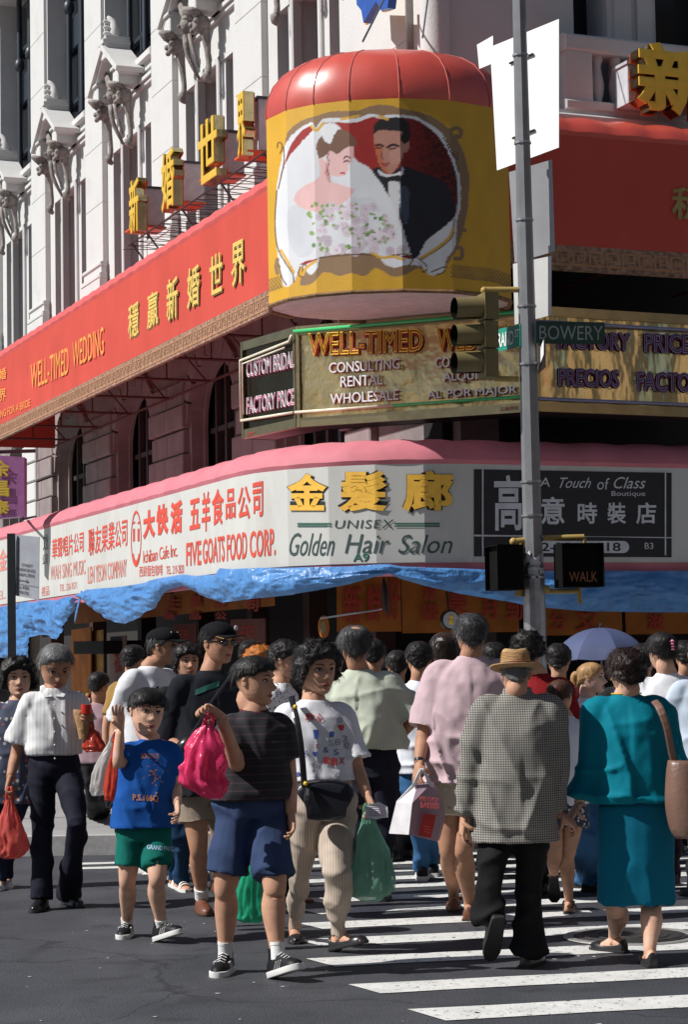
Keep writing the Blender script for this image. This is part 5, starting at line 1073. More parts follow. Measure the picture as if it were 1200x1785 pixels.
# ================================================================ PEOPLE
from mathutils.bvhtree import BVHTree
def pattern_mat(name, base, c2, c3, scale, thr=.32, rough=.8):
    m = bpy.data.materials.new(name); m.use_nodes = True; n = m.node_tree.nodes; l = m.node_tree.links; b = n['Principled BSDF']; b.inputs['Roughness'].default_value = rough
    tc = n.new('ShaderNodeTexCoord'); v = n.new('ShaderNodeTexVoronoi'); v.inputs['Scale'].default_value = scale; l.new(tc.outputs['Object'], v.inputs['Vector'])
    r = n.new('ShaderNodeMath'); r.operation = 'LESS_THAN'; r.inputs[1].default_value = thr; l.new(v.outputs['Distance'], r.inputs[0])
    s = n.new('ShaderNodeSeparateColor'); l.new(v.outputs['Color'], s.inputs[0]); g_ = n.new('ShaderNodeMath'); g_.operation = 'GREATER_THAN'; g_.inputs[1].default_value = .5; l.new(s.outputs[0], g_.inputs[0])
    m1 = n.new('ShaderNodeMix'); m1.data_type = 'RGBA'; m1.inputs[6].default_value = (*c2, 1); m1.inputs[7].default_value = (*c3, 1); l.new(g_.outputs[0], m1.inputs[0])
    m2 = n.new('ShaderNodeMix'); m2.data_type = 'RGBA'; m2.inputs[6].default_value = (*base, 1); l.new(m1.outputs[2], m2.inputs[7]); l.new(r.outputs[0], m2.inputs[0]); l.new(m2.outputs[2], b.inputs['Base Color']); MATS[name] = m; return m
def stripe_mat(name, ca, cb, sx, sy, sz, rough=.8, wid=.5, both=False):
    """woven stripes; with both=True a small check"""
    m = bpy.data.materials.new(name); m.use_nodes = True; n = m.node_tree.nodes; l = m.node_tree.links; b = n['Principled BSDF']; b.inputs['Roughness'].default_value = rough
    tc = n.new('ShaderNodeTexCoord'); sp = n.new('ShaderNodeSeparateXYZ'); l.new(tc.outputs['Object'], sp.inputs[0]); outs = []
    for k, f in enumerate((sx, sy, sz)):
        if not f: continue
        a = n.new('ShaderNodeMath'); a.operation = 'MULTIPLY'; a.inputs[1].default_value = f; l.new(sp.outputs[k], a.inputs[0]); q = n.new('ShaderNodeMath'); q.operation = 'FRACT'; l.new(a.outputs[0], q.inputs[0])
        t = n.new('ShaderNodeMath'); t.operation = 'LESS_THAN'; t.inputs[1].default_value = wid; l.new(q.outputs[0], t.inputs[0]); outs.append(t)
    o = outs[0].outputs[0]
    for t in outs[1:]: x = n.new('ShaderNodeMath'); x.operation = 'ADD'; l.new(o, x.inputs[0]); l.new(t.outputs[0], x.inputs[1]); o = x.outputs[0]
    if len(outs) > 1: x = n.new('ShaderNodeMath'); x.operation = 'MULTIPLY'; x.inputs[1].default_value = 1 / len(outs); l.new(o, x.inputs[0]); o = x.outputs[0]
    mx = n.new('ShaderNodeMix'); mx.data_type = 'RGBA'; mx.inputs[6].default_value = (*ca, 1); mx.inputs[7].default_value = (*cb, 1); l.new(o, mx.inputs[0]); l.new(mx.outputs[2], b.inputs['Base Color'])
    MATS[name] = m; return m
def cl(name, col, rough=.85, var=.07, **k): return mat(name, col, rough, var=var, scale=6, bump=.0012, bscale=160, spec=.12, **k)
SKINS = {k: mat('skin_' + k, c, .58, var=.14, scale=16, spec=.25, bump=.0009, bscale=150) for k, c in dict(fair=(.58, .345, .245), warm=(.50, .275, .18), tan=(.41, .215, .135), pale=(.60, .38, .29)).items()}
LIPM = mat('lips', (.30, .10, .085), .5); EYEW = mat('eye_white', (.60, .57, .54), .3); IRISM = mat('dark_iris', (.012, .008, .006), .2)
def hairm(name, c, r=.5): return mat(name, c, r, var=.35, scale=30, spec=.28, bump=.004, bscale=90, stretch=(1, 1, .22))
HBLACK = hairm('black_hair', (.010, .0085, .008)); HGREY = hairm('greying_hair', (.12, .12, .12), .45); HSALT = hairm('salt_and_pepper_hair', (.040, .040, .042), .45); HBROWN = hairm('brown_hair', (.06, .025, .015)); HBLOND = hairm('blond_hair', (.36, .21, .09)); HORANGE = hairm('orange_hair', (.40, .13, .02), .6)
HT = np.array([(-1.0, .14, .58, -.15), (-.96, .27, .68, -.02), (-.86, .40, .76, .12), (-.70, .51, .76, .30), (-.5, .60, .77, .45), (-.3, .65, .79, .62), (-.1, .68, .80, .78), (.1, .70, .80, .88), (.3, .715, .82, .92), (.5, .70, .79, .90), (.68, .62, .68, .80), (.82, .50, .53, .64), (.92, .34, .36, .44), (.98, .18, .18, .24), (1.0, .04, .04, .06)])
def hsurf(z, a, hair=False):
    w_ = np.interp(z, HT[:, 0], HT[:, 1]); f = np.interp(z, HT[:, 0], HT[:, 2]); k = np.interp(z, HT[:, 0], HT[:, 3])
    if hair: w_ = np.where(z < .2, .70, w_); k = np.where(z < .2, .88, k); f = np.where(z < .2, .62, f)
    sa, ca = np.sin(a), np.cos(a); x = w_ * np.sign(sa) * np.abs(sa) ** .92; y = np.where(ca > 0, f * np.abs(ca) ** .85, -k * np.abs(ca) ** .9)
    if not hair:
        fr = np.clip(ca, 0, 1)
        G = lambda x0, z0, sx, sz: np.exp(-((x - x0) / sx) ** 2 - ((z - z0) / sz) ** 2) * (ca > 0)
        y = y + .24 * G(0, -.27, .11, .13) + .13 * G(0, -.08, .085, .2) + .05 * G(.12, -.32, .07, .07) + .05 * G(-.12, -.32, .07, .07)
        y = y - .10 * (G(.29, .06, .17, .11) + G(-.29, .06, .17, .11)) + .035 * G(0, .25, .5, .08) + .06 * G(0, -.56, .2, .08) - .03 * G(0, -.68, .2, .05) + .06 * G(0, -.85, .2, .1) + .035 * (G(.36, -.2, .16, .14) + G(-.36, -.2, .16, .14))
    return x, y, z + 0 * a
def rot(v, ax, t): return np.array(Matrix.Rotation(t, 3, Vector(ax)) @ Vector(v))
def remesh(mb, vox, smooth=2):
    V = np.concatenate(mb.v); me = bpy.data.meshes.new('tmp'); me.from_pydata(V.tolist(), [], mb.f); o = bpy.data.objects.new('tmp', me); COL.objects.link(o)
    m = o.modifiers.new('r', 'REMESH'); m.mode = 'VOXEL'; m.voxel_size = vox; m.use_smooth_shade = True
    if smooth: s = o.modifiers.new('s', 'SMOOTH'); s.factor = .5; s.iterations = smooth
    bpy.context.view_layer.update(); r = bpy.data.meshes.new_from_object(o.evaluated_get(bpy.context.evaluated_depsgraph_get()))
    n = len(r.vertices); C_ = np.zeros(n * 3); r.vertices.foreach_get('co', C_); N_ = np.zeros(n * 3); r.vertices.foreach_get('normal', N_)
    F_ = [tuple(p.vertices) for p in r.polygons]; bpy.data.objects.remove(o); bpy.data.meshes.remove(me); bpy.data.meshes.remove(r)
    return C_.reshape(-1, 3), N_.reshape(-1, 3), F_
def finger(mb, p, d, n_, L, r_, curl, k=6):
    pts = [p]; dd = d
    for i, f in enumerate((.42, .33, .25)):
        dd = nrm(dd * math.cos(curl * (.6 + .25 * i)) + n_ * math.sin(curl * (.6 + .25 * i))); n_ = nrm(n_ - (n_ @ dd) * dd); pts.append(pts[-1] + dd * L * f)
    mb.tube([p - d * .01] + pts[0:], [r_, r_, r_ * .95, r_ * .85, r_ * .55], k, None, sm=2)
def hand(mb, w_, d, n_, side, s, curl=.5, spread=.1):
    """w_ wrist, d direction of the hand, n_ palm normal, side +1/-1 puts the thumb"""
    d = nrm(d); n_ = nrm(n_ - (n_ @ d) * d); a = np.cross(n_, d) * side; s = s * 1.05
    mb.tube([w_ - d * .015 * s, w_ + d * .02 * s, w_ + d * .055 * s, w_ + d * .09 * s], [(.027 * s, .02 * s), (.033 * s, .019 * s), (.041 * s, .017 * s), (.040 * s, .013 * s)], 10, a, sm=2)
    for k, (o_, L) in enumerate(((-.03, .072), (-.010, .082), (.011, .077), (.030, .060))):
        dd = nrm(d + a * (-o_ * -1) * spread * 12); finger(mb, w_ + d * .086 * s + a * (-o_) * s * -1, dd, n_, L * s, .0095 * s, curl * (1.0 + .08 * k))
    t0 = w_ + d * .03 * s - a * .028 * s; td = nrm(d * .6 - a * .75 + n_ * .35 * (1 + curl)); finger(mb, t0, td, nrm(n_ + a * .5), .065 * s, .0115 * s, .35 + .4 * curl)
def shoe(T, org, f, sd_, u, s, kind, cm, sm_, skin):
    """org: point on the sole under the ankle; f forward, sd_ side, u up"""
    tab = {'sneaker': [(-.085, .022, .05), (-.072, .034, .085), (-.03, .040, .115), (.015, .042, .112), (.05, .044, .088), (.09, .048, .068), (.13, .049, .055), (.16, .042, .045), (.178, .026, .032), (.186, .01, .018)],
           'dress': [(-.08, .02, .045), (-.07, .031, .07), (-.03, .036, .082), (.02, .038, .080), (.06, .041, .062), (.10, .045, .050), (.14, .042, .042), (.17, .030, .034), (.185, .016, .024), (.19, .006, .016)],
           'pump': [(-.08, .018, .05), (-.07, .029, .065), (-.03, .033, .048), (.03, .035, .036), (.07, .039, .034), (.10, .042, .040), (.13, .039, .036), (.155, .028, .028), (.17, .012, .018)]}.get('pump' if kind in ('pump', 'loafer') else kind, None)
    P = lambda a, b_, c: org + f * a * s + sd_ * b_ * s + u * c * s
    k = 14; an = np.arange(k) * 2 * math.pi / k
    def sec(x, w_, h_, z0): return np.array([P(x, w_ * math.cos(t), z0 + (h_ * max(0, math.sin(t)) ** .75 if math.sin(t) > 0 else 0)) for t in an])
    if kind in ('pump', 'sandal', 'loafer'):     # bare foot inside
        m = T['body']; rs = [sec(x, w_, h_, .012) for x, w_, h_ in ((-.07, .024, .05), (-.04, .030, .075), (0, .031, .085), (.04, .033, .062), (.08, .038, .040), (.12, .040, .028), (.15, .032, .022), (.168, .014, .014))]; m.rings(rs)
    if tab is not None:
        b = MB(); b.rings([sec(x, w_, h_, .014) for x, w_, h_ in tab]); b.m = [0] * len(b.f)
        sole = [(x + (.004 if x > .1 else -.004 if x < -.06 else 0), w_ + .004, 0) for x, w_, h_ in tab]; th = .030 if kind == 'sneaker' else .014
        def sr(z, e): return [P(x, (w_ + e), z) for x, w_, _ in sole] + [P(x, -(w_ + e), z) for x, w_, _ in reversed(sole)]
        b.rings([np.array(sr(z, e)) for z, e in ((0, -.002), (.003, 0), (th, 0), (th + .002, -.004))], (1, 1), 1)
        if kind in ('dress', 'pump', 'loafer'):
            b.box(P(-.055, 0, .004), (f * .028 * s, sd_ * .027 * s, u * .010 * s), 1)
        if kind == 'sneaker':
            b.tube([P(-.015, 0, .09), P(-.01, 0, .125), P(-.01, 0, .145)], [(.048 * s, .040 * s), (.046 * s, .038 * s), (.043 * s, .036 * s)], 12, f, m=0)
            for i in range(5): x = .02 + i * .02; z = .112 - i * .011; b.tube([P(x, -.024, z), P(x + .004, 0, z + .012), P(x, .024, z)], .0035 * s, 4, m=1)
            for sg_ in (-1, 1):
                for i in range(3): b.tube([P(.01 + i * .022, sg_ * .044, .035), P(.035 + i * .022, sg_ * .042, .07)], .004 * s, 4, m=1)
        o = b.build('shoe', [cm, sm_], T['root'], smooth='auto'); fixn(o)
    if kind == 'sandal':
        b = MB(); b.rings([np.array([P(x, w_ * q, z) for x, w_, q in [(x, w_, 1) for x, w_ in ((-.08, .02), (-.06, .032), (0, .035), (.08, .043), (.14, .040), (.175, .02))] + [(x, w_, -1) for x, w_ in ((.175, .02), (.14, .040), (.08, .043), (0, .035), (-.06, .032), (-.08, .02))]]) for z in (0, .022)], (1, 1))
        for x, h_, w_ in ((.10, .045, .042), (.07, .055, .04)): b.tube([P(x, -w_, .02), P(x, -w_ * .7, h_), P(x, 0, h_ + .012), P(x, w_ * .7, h_), P(x, w_, .02)], [(.010 * s, .004 * s)] * 5, 6, f, sm=2)
        b.tube([P(-.06, -.033, .05), P(-.0, -.036, .085), P(.03, 0, .088), P(-.0, .036, .085), P(-.06, .033, .05)], .007 * s, 6, sm=2); b.build('shoe', cm, T['root'], smooth='auto')
def person(label, D, s, yaw, head, neck, pel, L=None, Rr=None, l=None, r=None, g=1., hw=.17, pyaw=None, skin='warm', hair=None, top=None, bottom=None, shoes=('dress', None, None), group=None, extra=None, seed=1, face=True, sock=None):
    def PX(k): return atY(k[0], k[1], D + (k[2] if len(k) > 2 else 0))
    fy = lambda a: (np.array([math.sin(R(a)), -math.cos(R(a)), 0]), np.array([math.cos(R(a)), math.sin(R(a)), 0]))
    F, A = fy(yaw); pF, pA = fy(pyaw if pyaw is not None else yaw * .5 + (90 if yaw > 120 else 0)); N, P = PX(neck), PX(pel)
    if pyaw is None: pF, pA = F, A
    gx = (P[0], P[1], 0.); root = thing('person', label, 'person', gx, group); B = MB(); T = dict(root=root, body=B, N=N, P=P, A=A, F=F, s=s, D=D, PX=PX)
    SKM = SKINS[skin]; U = np.array([0, 0, 1.])
    # head
    cx, ty, cy, hy, hp_, hr = (list(head) + [0, 0, 0])[:6]; h = (cy - ty) * D / FPX / 2; hc = atY(cx, (ty + cy) / 2, D + (head[6] if len(head) > 6 else 0)); hF, hA = fy(hy); hU = U
    hF, hU = rot(hF, hA, R(-hp_) if 1 else 0), rot(hU, hA, R(-hp_)); 
    if hF[2] > 0 and hp_ > 0: hF, hU = rot(hF, hA, R(2 * hp_)), rot(hU, hA, R(2 * hp_))
    hA, hU = rot(hA, hF, R(hr)), rot(hU, hF, R(hr)); T.update(h=h, hc=hc, hA=hA, hF=hF, hU=hU)
    def H(x, y, z): return hc + h * (np.multiply.outer(x, hA) + np.multiply.outer(y, hF) + np.multiply.outer(z, hU))
    T['H'] = H; zz = np.concatenate([np.linspace(-1, .5, 34), np.linspace(.56, 1, 12)]); aa = np.arange(44) * 2 * math.pi / 44
    rs = [H(*hsurf(np.full(44, z), aa)) for z in zz]; B.rings(rs)
    for q in (-1, 1):     # ears
        e = MB(); B.ell(H(q * .71, -.08, -.02), (h * .06, h * .13, h * .21), np.stack([nrm(hA + q * hF * -.5 * 1), nrm(hF), hU]), 10, 8); B.ell(H(q * .73, -.12, .08), (h * .07, h * .13, h * .10), np.stack([hA, hF, hU]), 8, 6)
    nb = H(0., -.30, -.75); B.tube([N - U * .05 * s, N + U * .01, N * .5 + nb * .5, nb, H(0., -.22, -.35)], [.072 * s, .062 * s * g ** .5, .056 * s * g ** .5, .056 * s * g ** .5, .05 * s], 14, hA, sm=2)
    if face and abs(((hy + 180) % 360) - 180) < 115:
        for q in (-1, 1):
            e = MB(); e.ell(H(q * .30, .66, .055), (h * .14, h * .085, h * .05), np.stack([hA, hF, hU]), 12, 8, 0); e.ell(H(q * .30 - .0, .725, .055), (h * .058, h * .035, h * .05), np.stack([hA, hF, hU]), 10, 6, 1)
            e.tube([H(q * .15, .735, .05), H(q * .24, .765, .105), H(q * .36, .74, .11), H(q * .46, .64, .06)], h * .018, 5, m=1, sm=2); e.build('eye', [EYEW, IRISM], root, smooth=True)
            e = MB(); e.tube([H(q * .12, .83, .23), H(q * .28, .80, .29), H(q * .46, .67, .25)], [(h * .02, h * .034), (h * .025, h * .04), (h * .01, h * .02)], 6, hU, sm=2); e.build('eyebrow', HBLACK if skin != 'pale' else HBROWN, root, smooth=True)
        e = MB(); e.tube([H(-.22, .74, -.575), H(-.08, .845, -.545), H(0., .85, -.56), H(.08, .845, -.545), H(.22, .74, -.575)], [(h * .012, h * .01), (h * .035, h * .03), (h * .03, h * .03), (h * .035, h * .03), (h * .012, h * .01)], 6, hU, sm=2); e.tube([H(-.17, .765, -.61), H(0., .84, -.63), H(.17, .765, -.61)], [(h * .02, h * .02), (h * .045, h * .03), (h * .02, h * .02)], 6, hU, sm=2); e.build('mouth', LIPM, root, smooth=True)
        e = MB(); [e.ell(H(q * .075, .955, -.365), (h * .03, h * .03, h * .018), np.stack([hA, hF, hU]), 6, 4) for q in (-1, 1)]; e.build('nostrils', mat('nostril_shadow', (.08, .03, .02), .8), root)
    # arms
    S = {}
    for q, arm in ((1, L), (-1, Rr)):
        Sh = N + A * q * (hw * .95) * s - U * .068 * s; S[q] = Sh
        if arm is None: arm = None; S[(q, 'a')] = None; continue
        E_, W_ = PX(arm[0]), PX(arm[1]); k = s * g ** .6; d = nrm(W_ - E_)
        B.tube([Sh, Sh * .5 + E_ * .5, E_, E_ * .6 + W_ * .4, W_], [.050 * k, .046 * k, .037 * k, .036 * k, (.026 * k, .023 * k)], 12, None, sm=3)
        o = arm[2] if len(arm) > 2 else {}; hd = nrm(o.get('d', d)); pn = np.array(o.get('n', -A * q + F * .15), float)
        hand(B, W_, hd, pn, o.get('side', q), s, o.get('curl', .55), o.get('spread', .08)); S[(q, 'a')] = (E_, W_); T['hand%+d' % q] = W_ + hd * .09 * s
    # legs
    legs = {}
    for q, lg_ in ((1, l), (-1, r)):
        if lg_ is None: legs[q] = None; continue
        kn, fx, gy, fyaw = lg_[:4]; fp = R(lg_[4]) if len(lg_) > 4 else 0; lift = lg_[5] if len(lg_) > 5 else 0; z0 = .14 if lg_[-1] == 'walk' else 0
        G_ = atz(fx, gy, z0); f0, s0 = fy(fyaw); f = f0 * math.cos(fp) + U * math.sin(fp); u = -f0 * math.sin(fp) + U * math.cos(fp)
        mz = min(0, (f * .185)[2] * s * 1.02, (-f * .085)[2] * s); org = G_ + U * (lift - mz); org = org if abs(fp) < .01 else org
        An = org + u * .095 * s; Hp = P + pA * q * .085 * s - U * .03 * s; K = PX(kn); k = s * g ** .6
        cv = .55 if (bottom and bottom.get('kind', 'pants') == 'pants') else 1.; B.tube([Hp, Hp * .5 + K * .5, K * 1.1 - Hp * .1 if 0 else K, K * .88 + An * .12 - f0 * .010 * s, K * .66 + An * .34 - f0 * .020 * s, An * .78 + K * .22 - f0 * .006 * s, An, org + u * .04 * s], [.080 * k * cv, .073 * k * cv, (.054 * k * cv, .056 * k * cv), (.050 * k * cv, .050 * k * cv), .056 * k * cv, .037 * k * (cv + 1) / 2, .031 * k, .030 * k], 14, s0, sm=3)
        legs[q] = (Hp, K, An, org, f0, s0); st, c1, c2 = shoes; shoe(T, org, f, s0, u, s, st, c1, c2, SKM)
        if sock: m = MB(); kdir = nrm(K - An); m.tube([An - kdir * .01, An + kdir * .035 * s, An + kdir * (sock[1]) * s], [.040 * s, .040 * s, .041 * s], 12, s0); m.tube([An + kdir * (sock[1] - .012) * s, An + kdir * (sock[1] + .004) * s], .043 * s, 12, s0); m.build('sock', sock[0], root, smooth='auto')
    T.update(S=S, legs=legs, pA=pA, pF=pF)
    B.tube([P - U * .05 * s, P * .5 + N * .5, N - U * .12 * s, N - U * .0 * s], [(.13 * s, .09 * s), (.125 * s, .085 * s), (.15 * s, .085 * s), (.05 * s, .05 * s)], 14, A)
    if top: top_(T, seed=seed, g=g, **top)
    if bottom: bottom_(T, seed=seed, g=g, **bottom)
    if hair: hair_(T, seed=seed, **hair)
    if extra: extra(T)
    B.build('body', SKM, root, smooth=True); return T
def zof(T, y, x=None): return atY(x or 600, y, T['D'])[2] if x is None else atY(x, y, T['D'])[2]
def down(T, y): """distance below the neck of photograph row y at this person's place"""; x, y0 = proj(T['N']); return (y - y0) * T['D'] / FPX
def top_(T, m, hem, sleeve=.72, g=1., ease=.012, seed=1, flare=0., wr=1., name='shirt', collar=None, long_r=.045, vox=.0115, tuck=False, cuff=0., shw=1., sag=0):
    N, P, A, F, s, S = (T[k] for k in ('N', 'P', 'A', 'F', 's', 'S')); Ld = down(T, hem); b = MB(); U = UP; pA = T['pA']
    tab = [(-.012, .062, .058), (.010, .078, .066), (.028, .105, .076), (.055, .145, .088), (.085, .168, .098), (.13, .180, .112), (.20, .180, .120), (.30, .168, .118), (.40, .165, .117), (.50, .176, .122), (.62, .182, .128), (.9, .19, .13)]
    tt = np.array(tab); rs = []; ds = sorted(set([d * s for d in tt[:-1, 0] if d * s < Ld - .02] + [Ld - .015, Ld])); tot = max(N[2] - P[2], .2)
    for d in ds:
        w_, q = np.interp(d / s, tt[:, 0], tt[:, 1]), np.interp(d / s, tt[:, 0], tt[:, 2]); k = min(1, max(0, (d / s - .1) / .3)); gg = 1 + (g - 1) * (.35 + .65 * k)
        t = d / tot; c = N * (1 - t) + P * t - F * 0.012 * s * math.sin(min(1, max(t, 0)) * math.pi); ax = nrm(A * (1 - min(1, max(t, 0))) + pA * min(1, max(t, 0)))
        fl = flare * max(0, (d / s - .25)); 
        if tuck and d > Ld - .05: w_ *= .93; q *= .93
        w_ = (w_ * gg * (shw if d / s < .25 else 1) + ease * (k + .3) + fl) * s; q = (q * gg + ease * (k + .3) + fl) * s; rs.append((c, w_, q, ax))
    n = 20; an = np.arange(n) * 2 * math.pi / n; RR = []
    for c, w_, q, ax in rs:
        fx = np.cross(ax, U); ca, sa = np.sign(np.cos(an)) * np.abs(np.cos(an)) ** .85, np.sign(np.sin(an)) * np.abs(np.sin(an)) ** .9; RR.append(c + np.outer(ca * w_, ax) + np.outer(sa * q, fx))
    if not tuck: c, w_, q, ax = rs[-1]; fx = np.cross(ax, U); RR.append(c + U * .012 + np.outer(np.cos(an) * w_ * .93, ax) + np.outer(np.sin(an) * q * .92, fx))
    b.rings(RR)
    for q in (-1, 1):
        if not S.get((q, 'a')): continue
        E_, W_ = S[(q, 'a')]; Sh = S[q]; i0 = Sh - A * q * .085 * s + UP * .006 * s; i1 = Sh - A * q * .03 * s + UP * .004 * s
        if sleeve <= 1:
            e = Sh + (E_ - Sh) * sleeve; d = nrm(E_ - Sh); r_ = .062 * s * g ** .5 + ease * .5
            b.tube([i0, i1, Sh + d * .03 * s, Sh * .45 + e * .55, e, e - d * .010], [r_ * .62, r_ * .80, r_ * .98, r_ * 1.04, r_ * 1.14 + cuff, (r_ * 1.14 + cuff) * .9], 14, sm=3)
        else:
            f = min(1, sleeve - 1) * .98; e = E_ + (W_ - E_) * f; r_ = .068 * s + ease * .6; r2 = long_r * s
            b.tube([i0, i1, Sh + nrm(E_ - Sh) * .03 * s, Sh * .5 + E_ * .5, E_, E_ * .5 + e * .5, e, e - nrm(W_ - E_) * .010], [r_ * .62, r_ * .84, r_ * 1.0, r_ * .98, (r_ + r2) / 2, r2 * 1.06, r2 + cuff, (r2 + cuff) * .9], 14, sm=2)
    V, Nn, Fc = remesh(b, vox * (1.7 if T['D'] > 14.5 else 1), 3); rel = V - N; a_ = rel @ A; f_ = rel @ F; d_ = -rel[:, 2]; o = seed * 3.7
    low = np.clip(d_ / max(Ld, .1), 0, 1)
    d_ = d_ + 0.
    w1 = np.clip(ridge(np.stack([a_ * 7 + d_ * 2.5 * np.sign(a_ + 1e-3), f_ * 5, d_ * 1.7], 1) + o), 0, 1) ** 2.2 * 1.5 - .55; w2 = np.clip(ridge(np.stack([a_ * 3.4 + d_ * 2.5, f_ * 3, d_ * 8.0], 1) + o + 4), 0, 1) ** 2.2 * 1.5 - .55; w3 = fbm(np.stack([a_ * 14, f_ * 14, d_ * 10], 1) + o, 2)
    dsp = (w1 * .0135 * (.35 + .65 * low) + w2 * .012 * (.15 + .85 * low ** 1.5) + w3 * .0035) * wr; dsp *= np.clip(d_ / .05, .15, 1) * np.clip((Ld - d_) / .05, .25, 1); V = V + Nn * dsp[:, None] * s
    mb = MB(); mb.add(V, Fc); o_ = mb.build(name, m, T['root'], smooth=True); T['top'] = (V, Fc); T['topobj'] = o_
    if collar == 'ring': c = MB(); c.tube([N + A * math.cos(t) * .071 * s + F * (math.sin(t) * .066 * s) - UP * (.004 + .014 * max(0, math.sin(t))) * s for t in np.linspace(0, 2 * math.pi, 25)], .0075 * s, 6, caps=(0, 0)); c.build('collar', T.get('colm') or m, T['root'], smooth=True)
    if collar == 'shirt':
        for q in (-1, 1): c = MB(); P5 = [N + A * q * .01 * s + F * .085 * s - U * .045 * s, N + A * q * .06 * s + F * .09 * s - U * .05 * s, N + A * q * .088 * s + F * .045 * s - U * .01 * s, N + A * q * .085 * s - F * .035 * s + U * .02 * s, N + A * q * .062 * s + F * .02 * s + U * .03 * s]; c.prism(P5, (A * q * .2 + F * .7 + U * .5) * .006); fixn(c.build('collar', m, T['root']))
        c = MB()
        for k in range(5): c.ell(N + F * (.118 + .012 * min(k, 2)) * s - U * (.10 + .085 * k) * s, .0065 * s, n=8, k=5)
        if tuck: c.build('buttons', mat('pearl_button', (.5, .5, .48), .3), T['root'])
def bottom_(T, m, kind='pants', hem=None, g=1., seed=1, ease=.014, name=None, belt=None, waist=None, wr=1., hemr=None, vox=.0115):
    P, s, legs, pA, pF = (T[k] for k in ('P', 's', 'legs', 'pA', 'pF')); b = MB(); U = UP; N = T['N']; wz = (N[2] + P[2]) * .5 - .0 if waist is None else atY(600, waist, T['D'])[2] - (0 if True else 0)
    if waist is not None: wz = N[2] - down(T, waist)
    up_ = min(max(wz - P[2], .03), .25); gg = g; Wc = P + (N - P) * (up_ / max(N[2] - P[2], .1))
    if kind in ('pants', 'shorts'):
        b.tube([Wc, (Wc + P) / 2, P, P - U * .07 * s], [(.150 * s * gg, .105 * s * gg), (.163 * s * gg, .115 * s * gg), (.172 * s * gg, .122 * s * gg), (.158 * s * gg, .115 * s * gg)], 18, pA)
        for q in (1, -1):
            if not legs.get(q): continue
            Hp, K, An, org, f0, s0 = legs[q]; k = s * gg ** .7
            if kind == 'pants':
                hr_ = (hemr or .052) * s; e = An - U * .035 * s
                b.tube([P + pA * q * .07 * s, Hp - U * .04 * s, Hp * .45 + K * .55, K, K * .5 + An * .5, An * .9 + K * .1, e, e + U * .015], [(.085 * k, .10 * k), (.092 * k, .098 * k), (.083 * k, .086 * k), (.068 * k, .070 * k), (.5 * (.062 * k + hr_), .5 * (.064 * k + hr_) + .004), (hr_, hr_ * 1.08), (hr_ * 1.04, hr_ * 1.12), (hr_ * .8, hr_ * .85)], 16, s0)
            else:
                hz = N[2] - down(T, hem); t = min(1.0, max(.2, (Hp[2] - hz) / max(Hp[2] - K[2], .05))); e = Hp * (1 - t) + K * t; hr_ = (hemr or .098) * s * gg ** .6
                b.tube([P + pA * q * .07 * s, Hp - U * .03 * s, Hp * .5 + e * .5, e, e + U * .02], [(.085 * k, .1 * k), (.093 * k, .1 * k), ((.092 * k + hr_) / 2, (.098 * k + hr_) / 2), (hr_, hr_ * 1.05), (hr_ * .85, hr_ * .88)], 16, s0)
    else:
        hz = N[2] - down(T, hem); Bt = np.array([P[0], P[1], hz]); kx = [legs[q][1] for q in (1, -1) if legs.get(q)]
        if kx: kc = sum(kx) / len(kx); Bt[:2] = P[:2] * .4 + kc[:2] * .6
        w_ = (hemr or .20) * s; b.tube([Wc, (Wc + P) / 2, P, P * .5 + Bt * .5, Bt, Bt + U * .03], [(.145 * s * gg, .105 * s * gg), (.165 * s * gg, .118 * s * gg), (.185 * s * gg, .135 * s * gg), (.5 * (.185 * s * gg + w_), .5 * (.135 * s * gg + w_ * .72)), (w_, w_ * .72), (w_ * .92, w_ * .66)], 22, pA, sm=2)
    V, Nn, Fc = remesh(b, vox * (1.7 if T['D'] > 14.5 else 1), 2); rel = V - P; a_ = rel @ pA; f_ = rel @ pF; z_ = rel[:, 2]; o = seed * 5.1 + 9
    low = np.clip(-z_ / .7, 0, 1)
    w1 = np.clip(ridge(np.stack([a_ * 3.2, f_ * 3.2, z_ * 8 + a_ * 4], 1) + o), 0, 1) ** 2 * 1.4 - .5; w2 = np.clip(ridge(np.stack([a_ * 8, f_ * 8, z_ * 1.3], 1) + o), 0, 1) ** 2 * 1.4 - .5; w3 = fbm(np.stack([a_ * 12, f_ * 12, z_ * 16], 1) + o, 2)
    if kind == 'skirt': dsp = w2 * .016 * (.3 + low) + w3 * .002
    else: dsp = w1 * .013 * (.5 + .7 * low) + w2 * .008 + w3 * .003
    V = V + Nn * (dsp * wr)[:, None] * s; mb = MB(); mb.add(V, Fc); T['bot'] = (V, Fc)
    T['botobj'] = mb.build(name or {'pants': 'trousers', 'shorts': 'shorts', 'skirt': 'skirt'}[kind], m, T['root'], smooth=True)
    if belt is not None:
        c = MB(); rr = [(.156 * s * gg, .111 * s * gg)] * 2; c.tube([Wc - U * .022, Wc + U * .012], rr, 24, pA); c.build('belt', belt, T['root'], smooth='auto'); c = MB(); c.box(Wc + pF * .114 * s * gg - U * .005, (pA * .022, pF * .004, U * .014)); c.build('belt_buckle', mat('brass_buckle', (.6, .45, .2), .3, metal=1), T['root'])
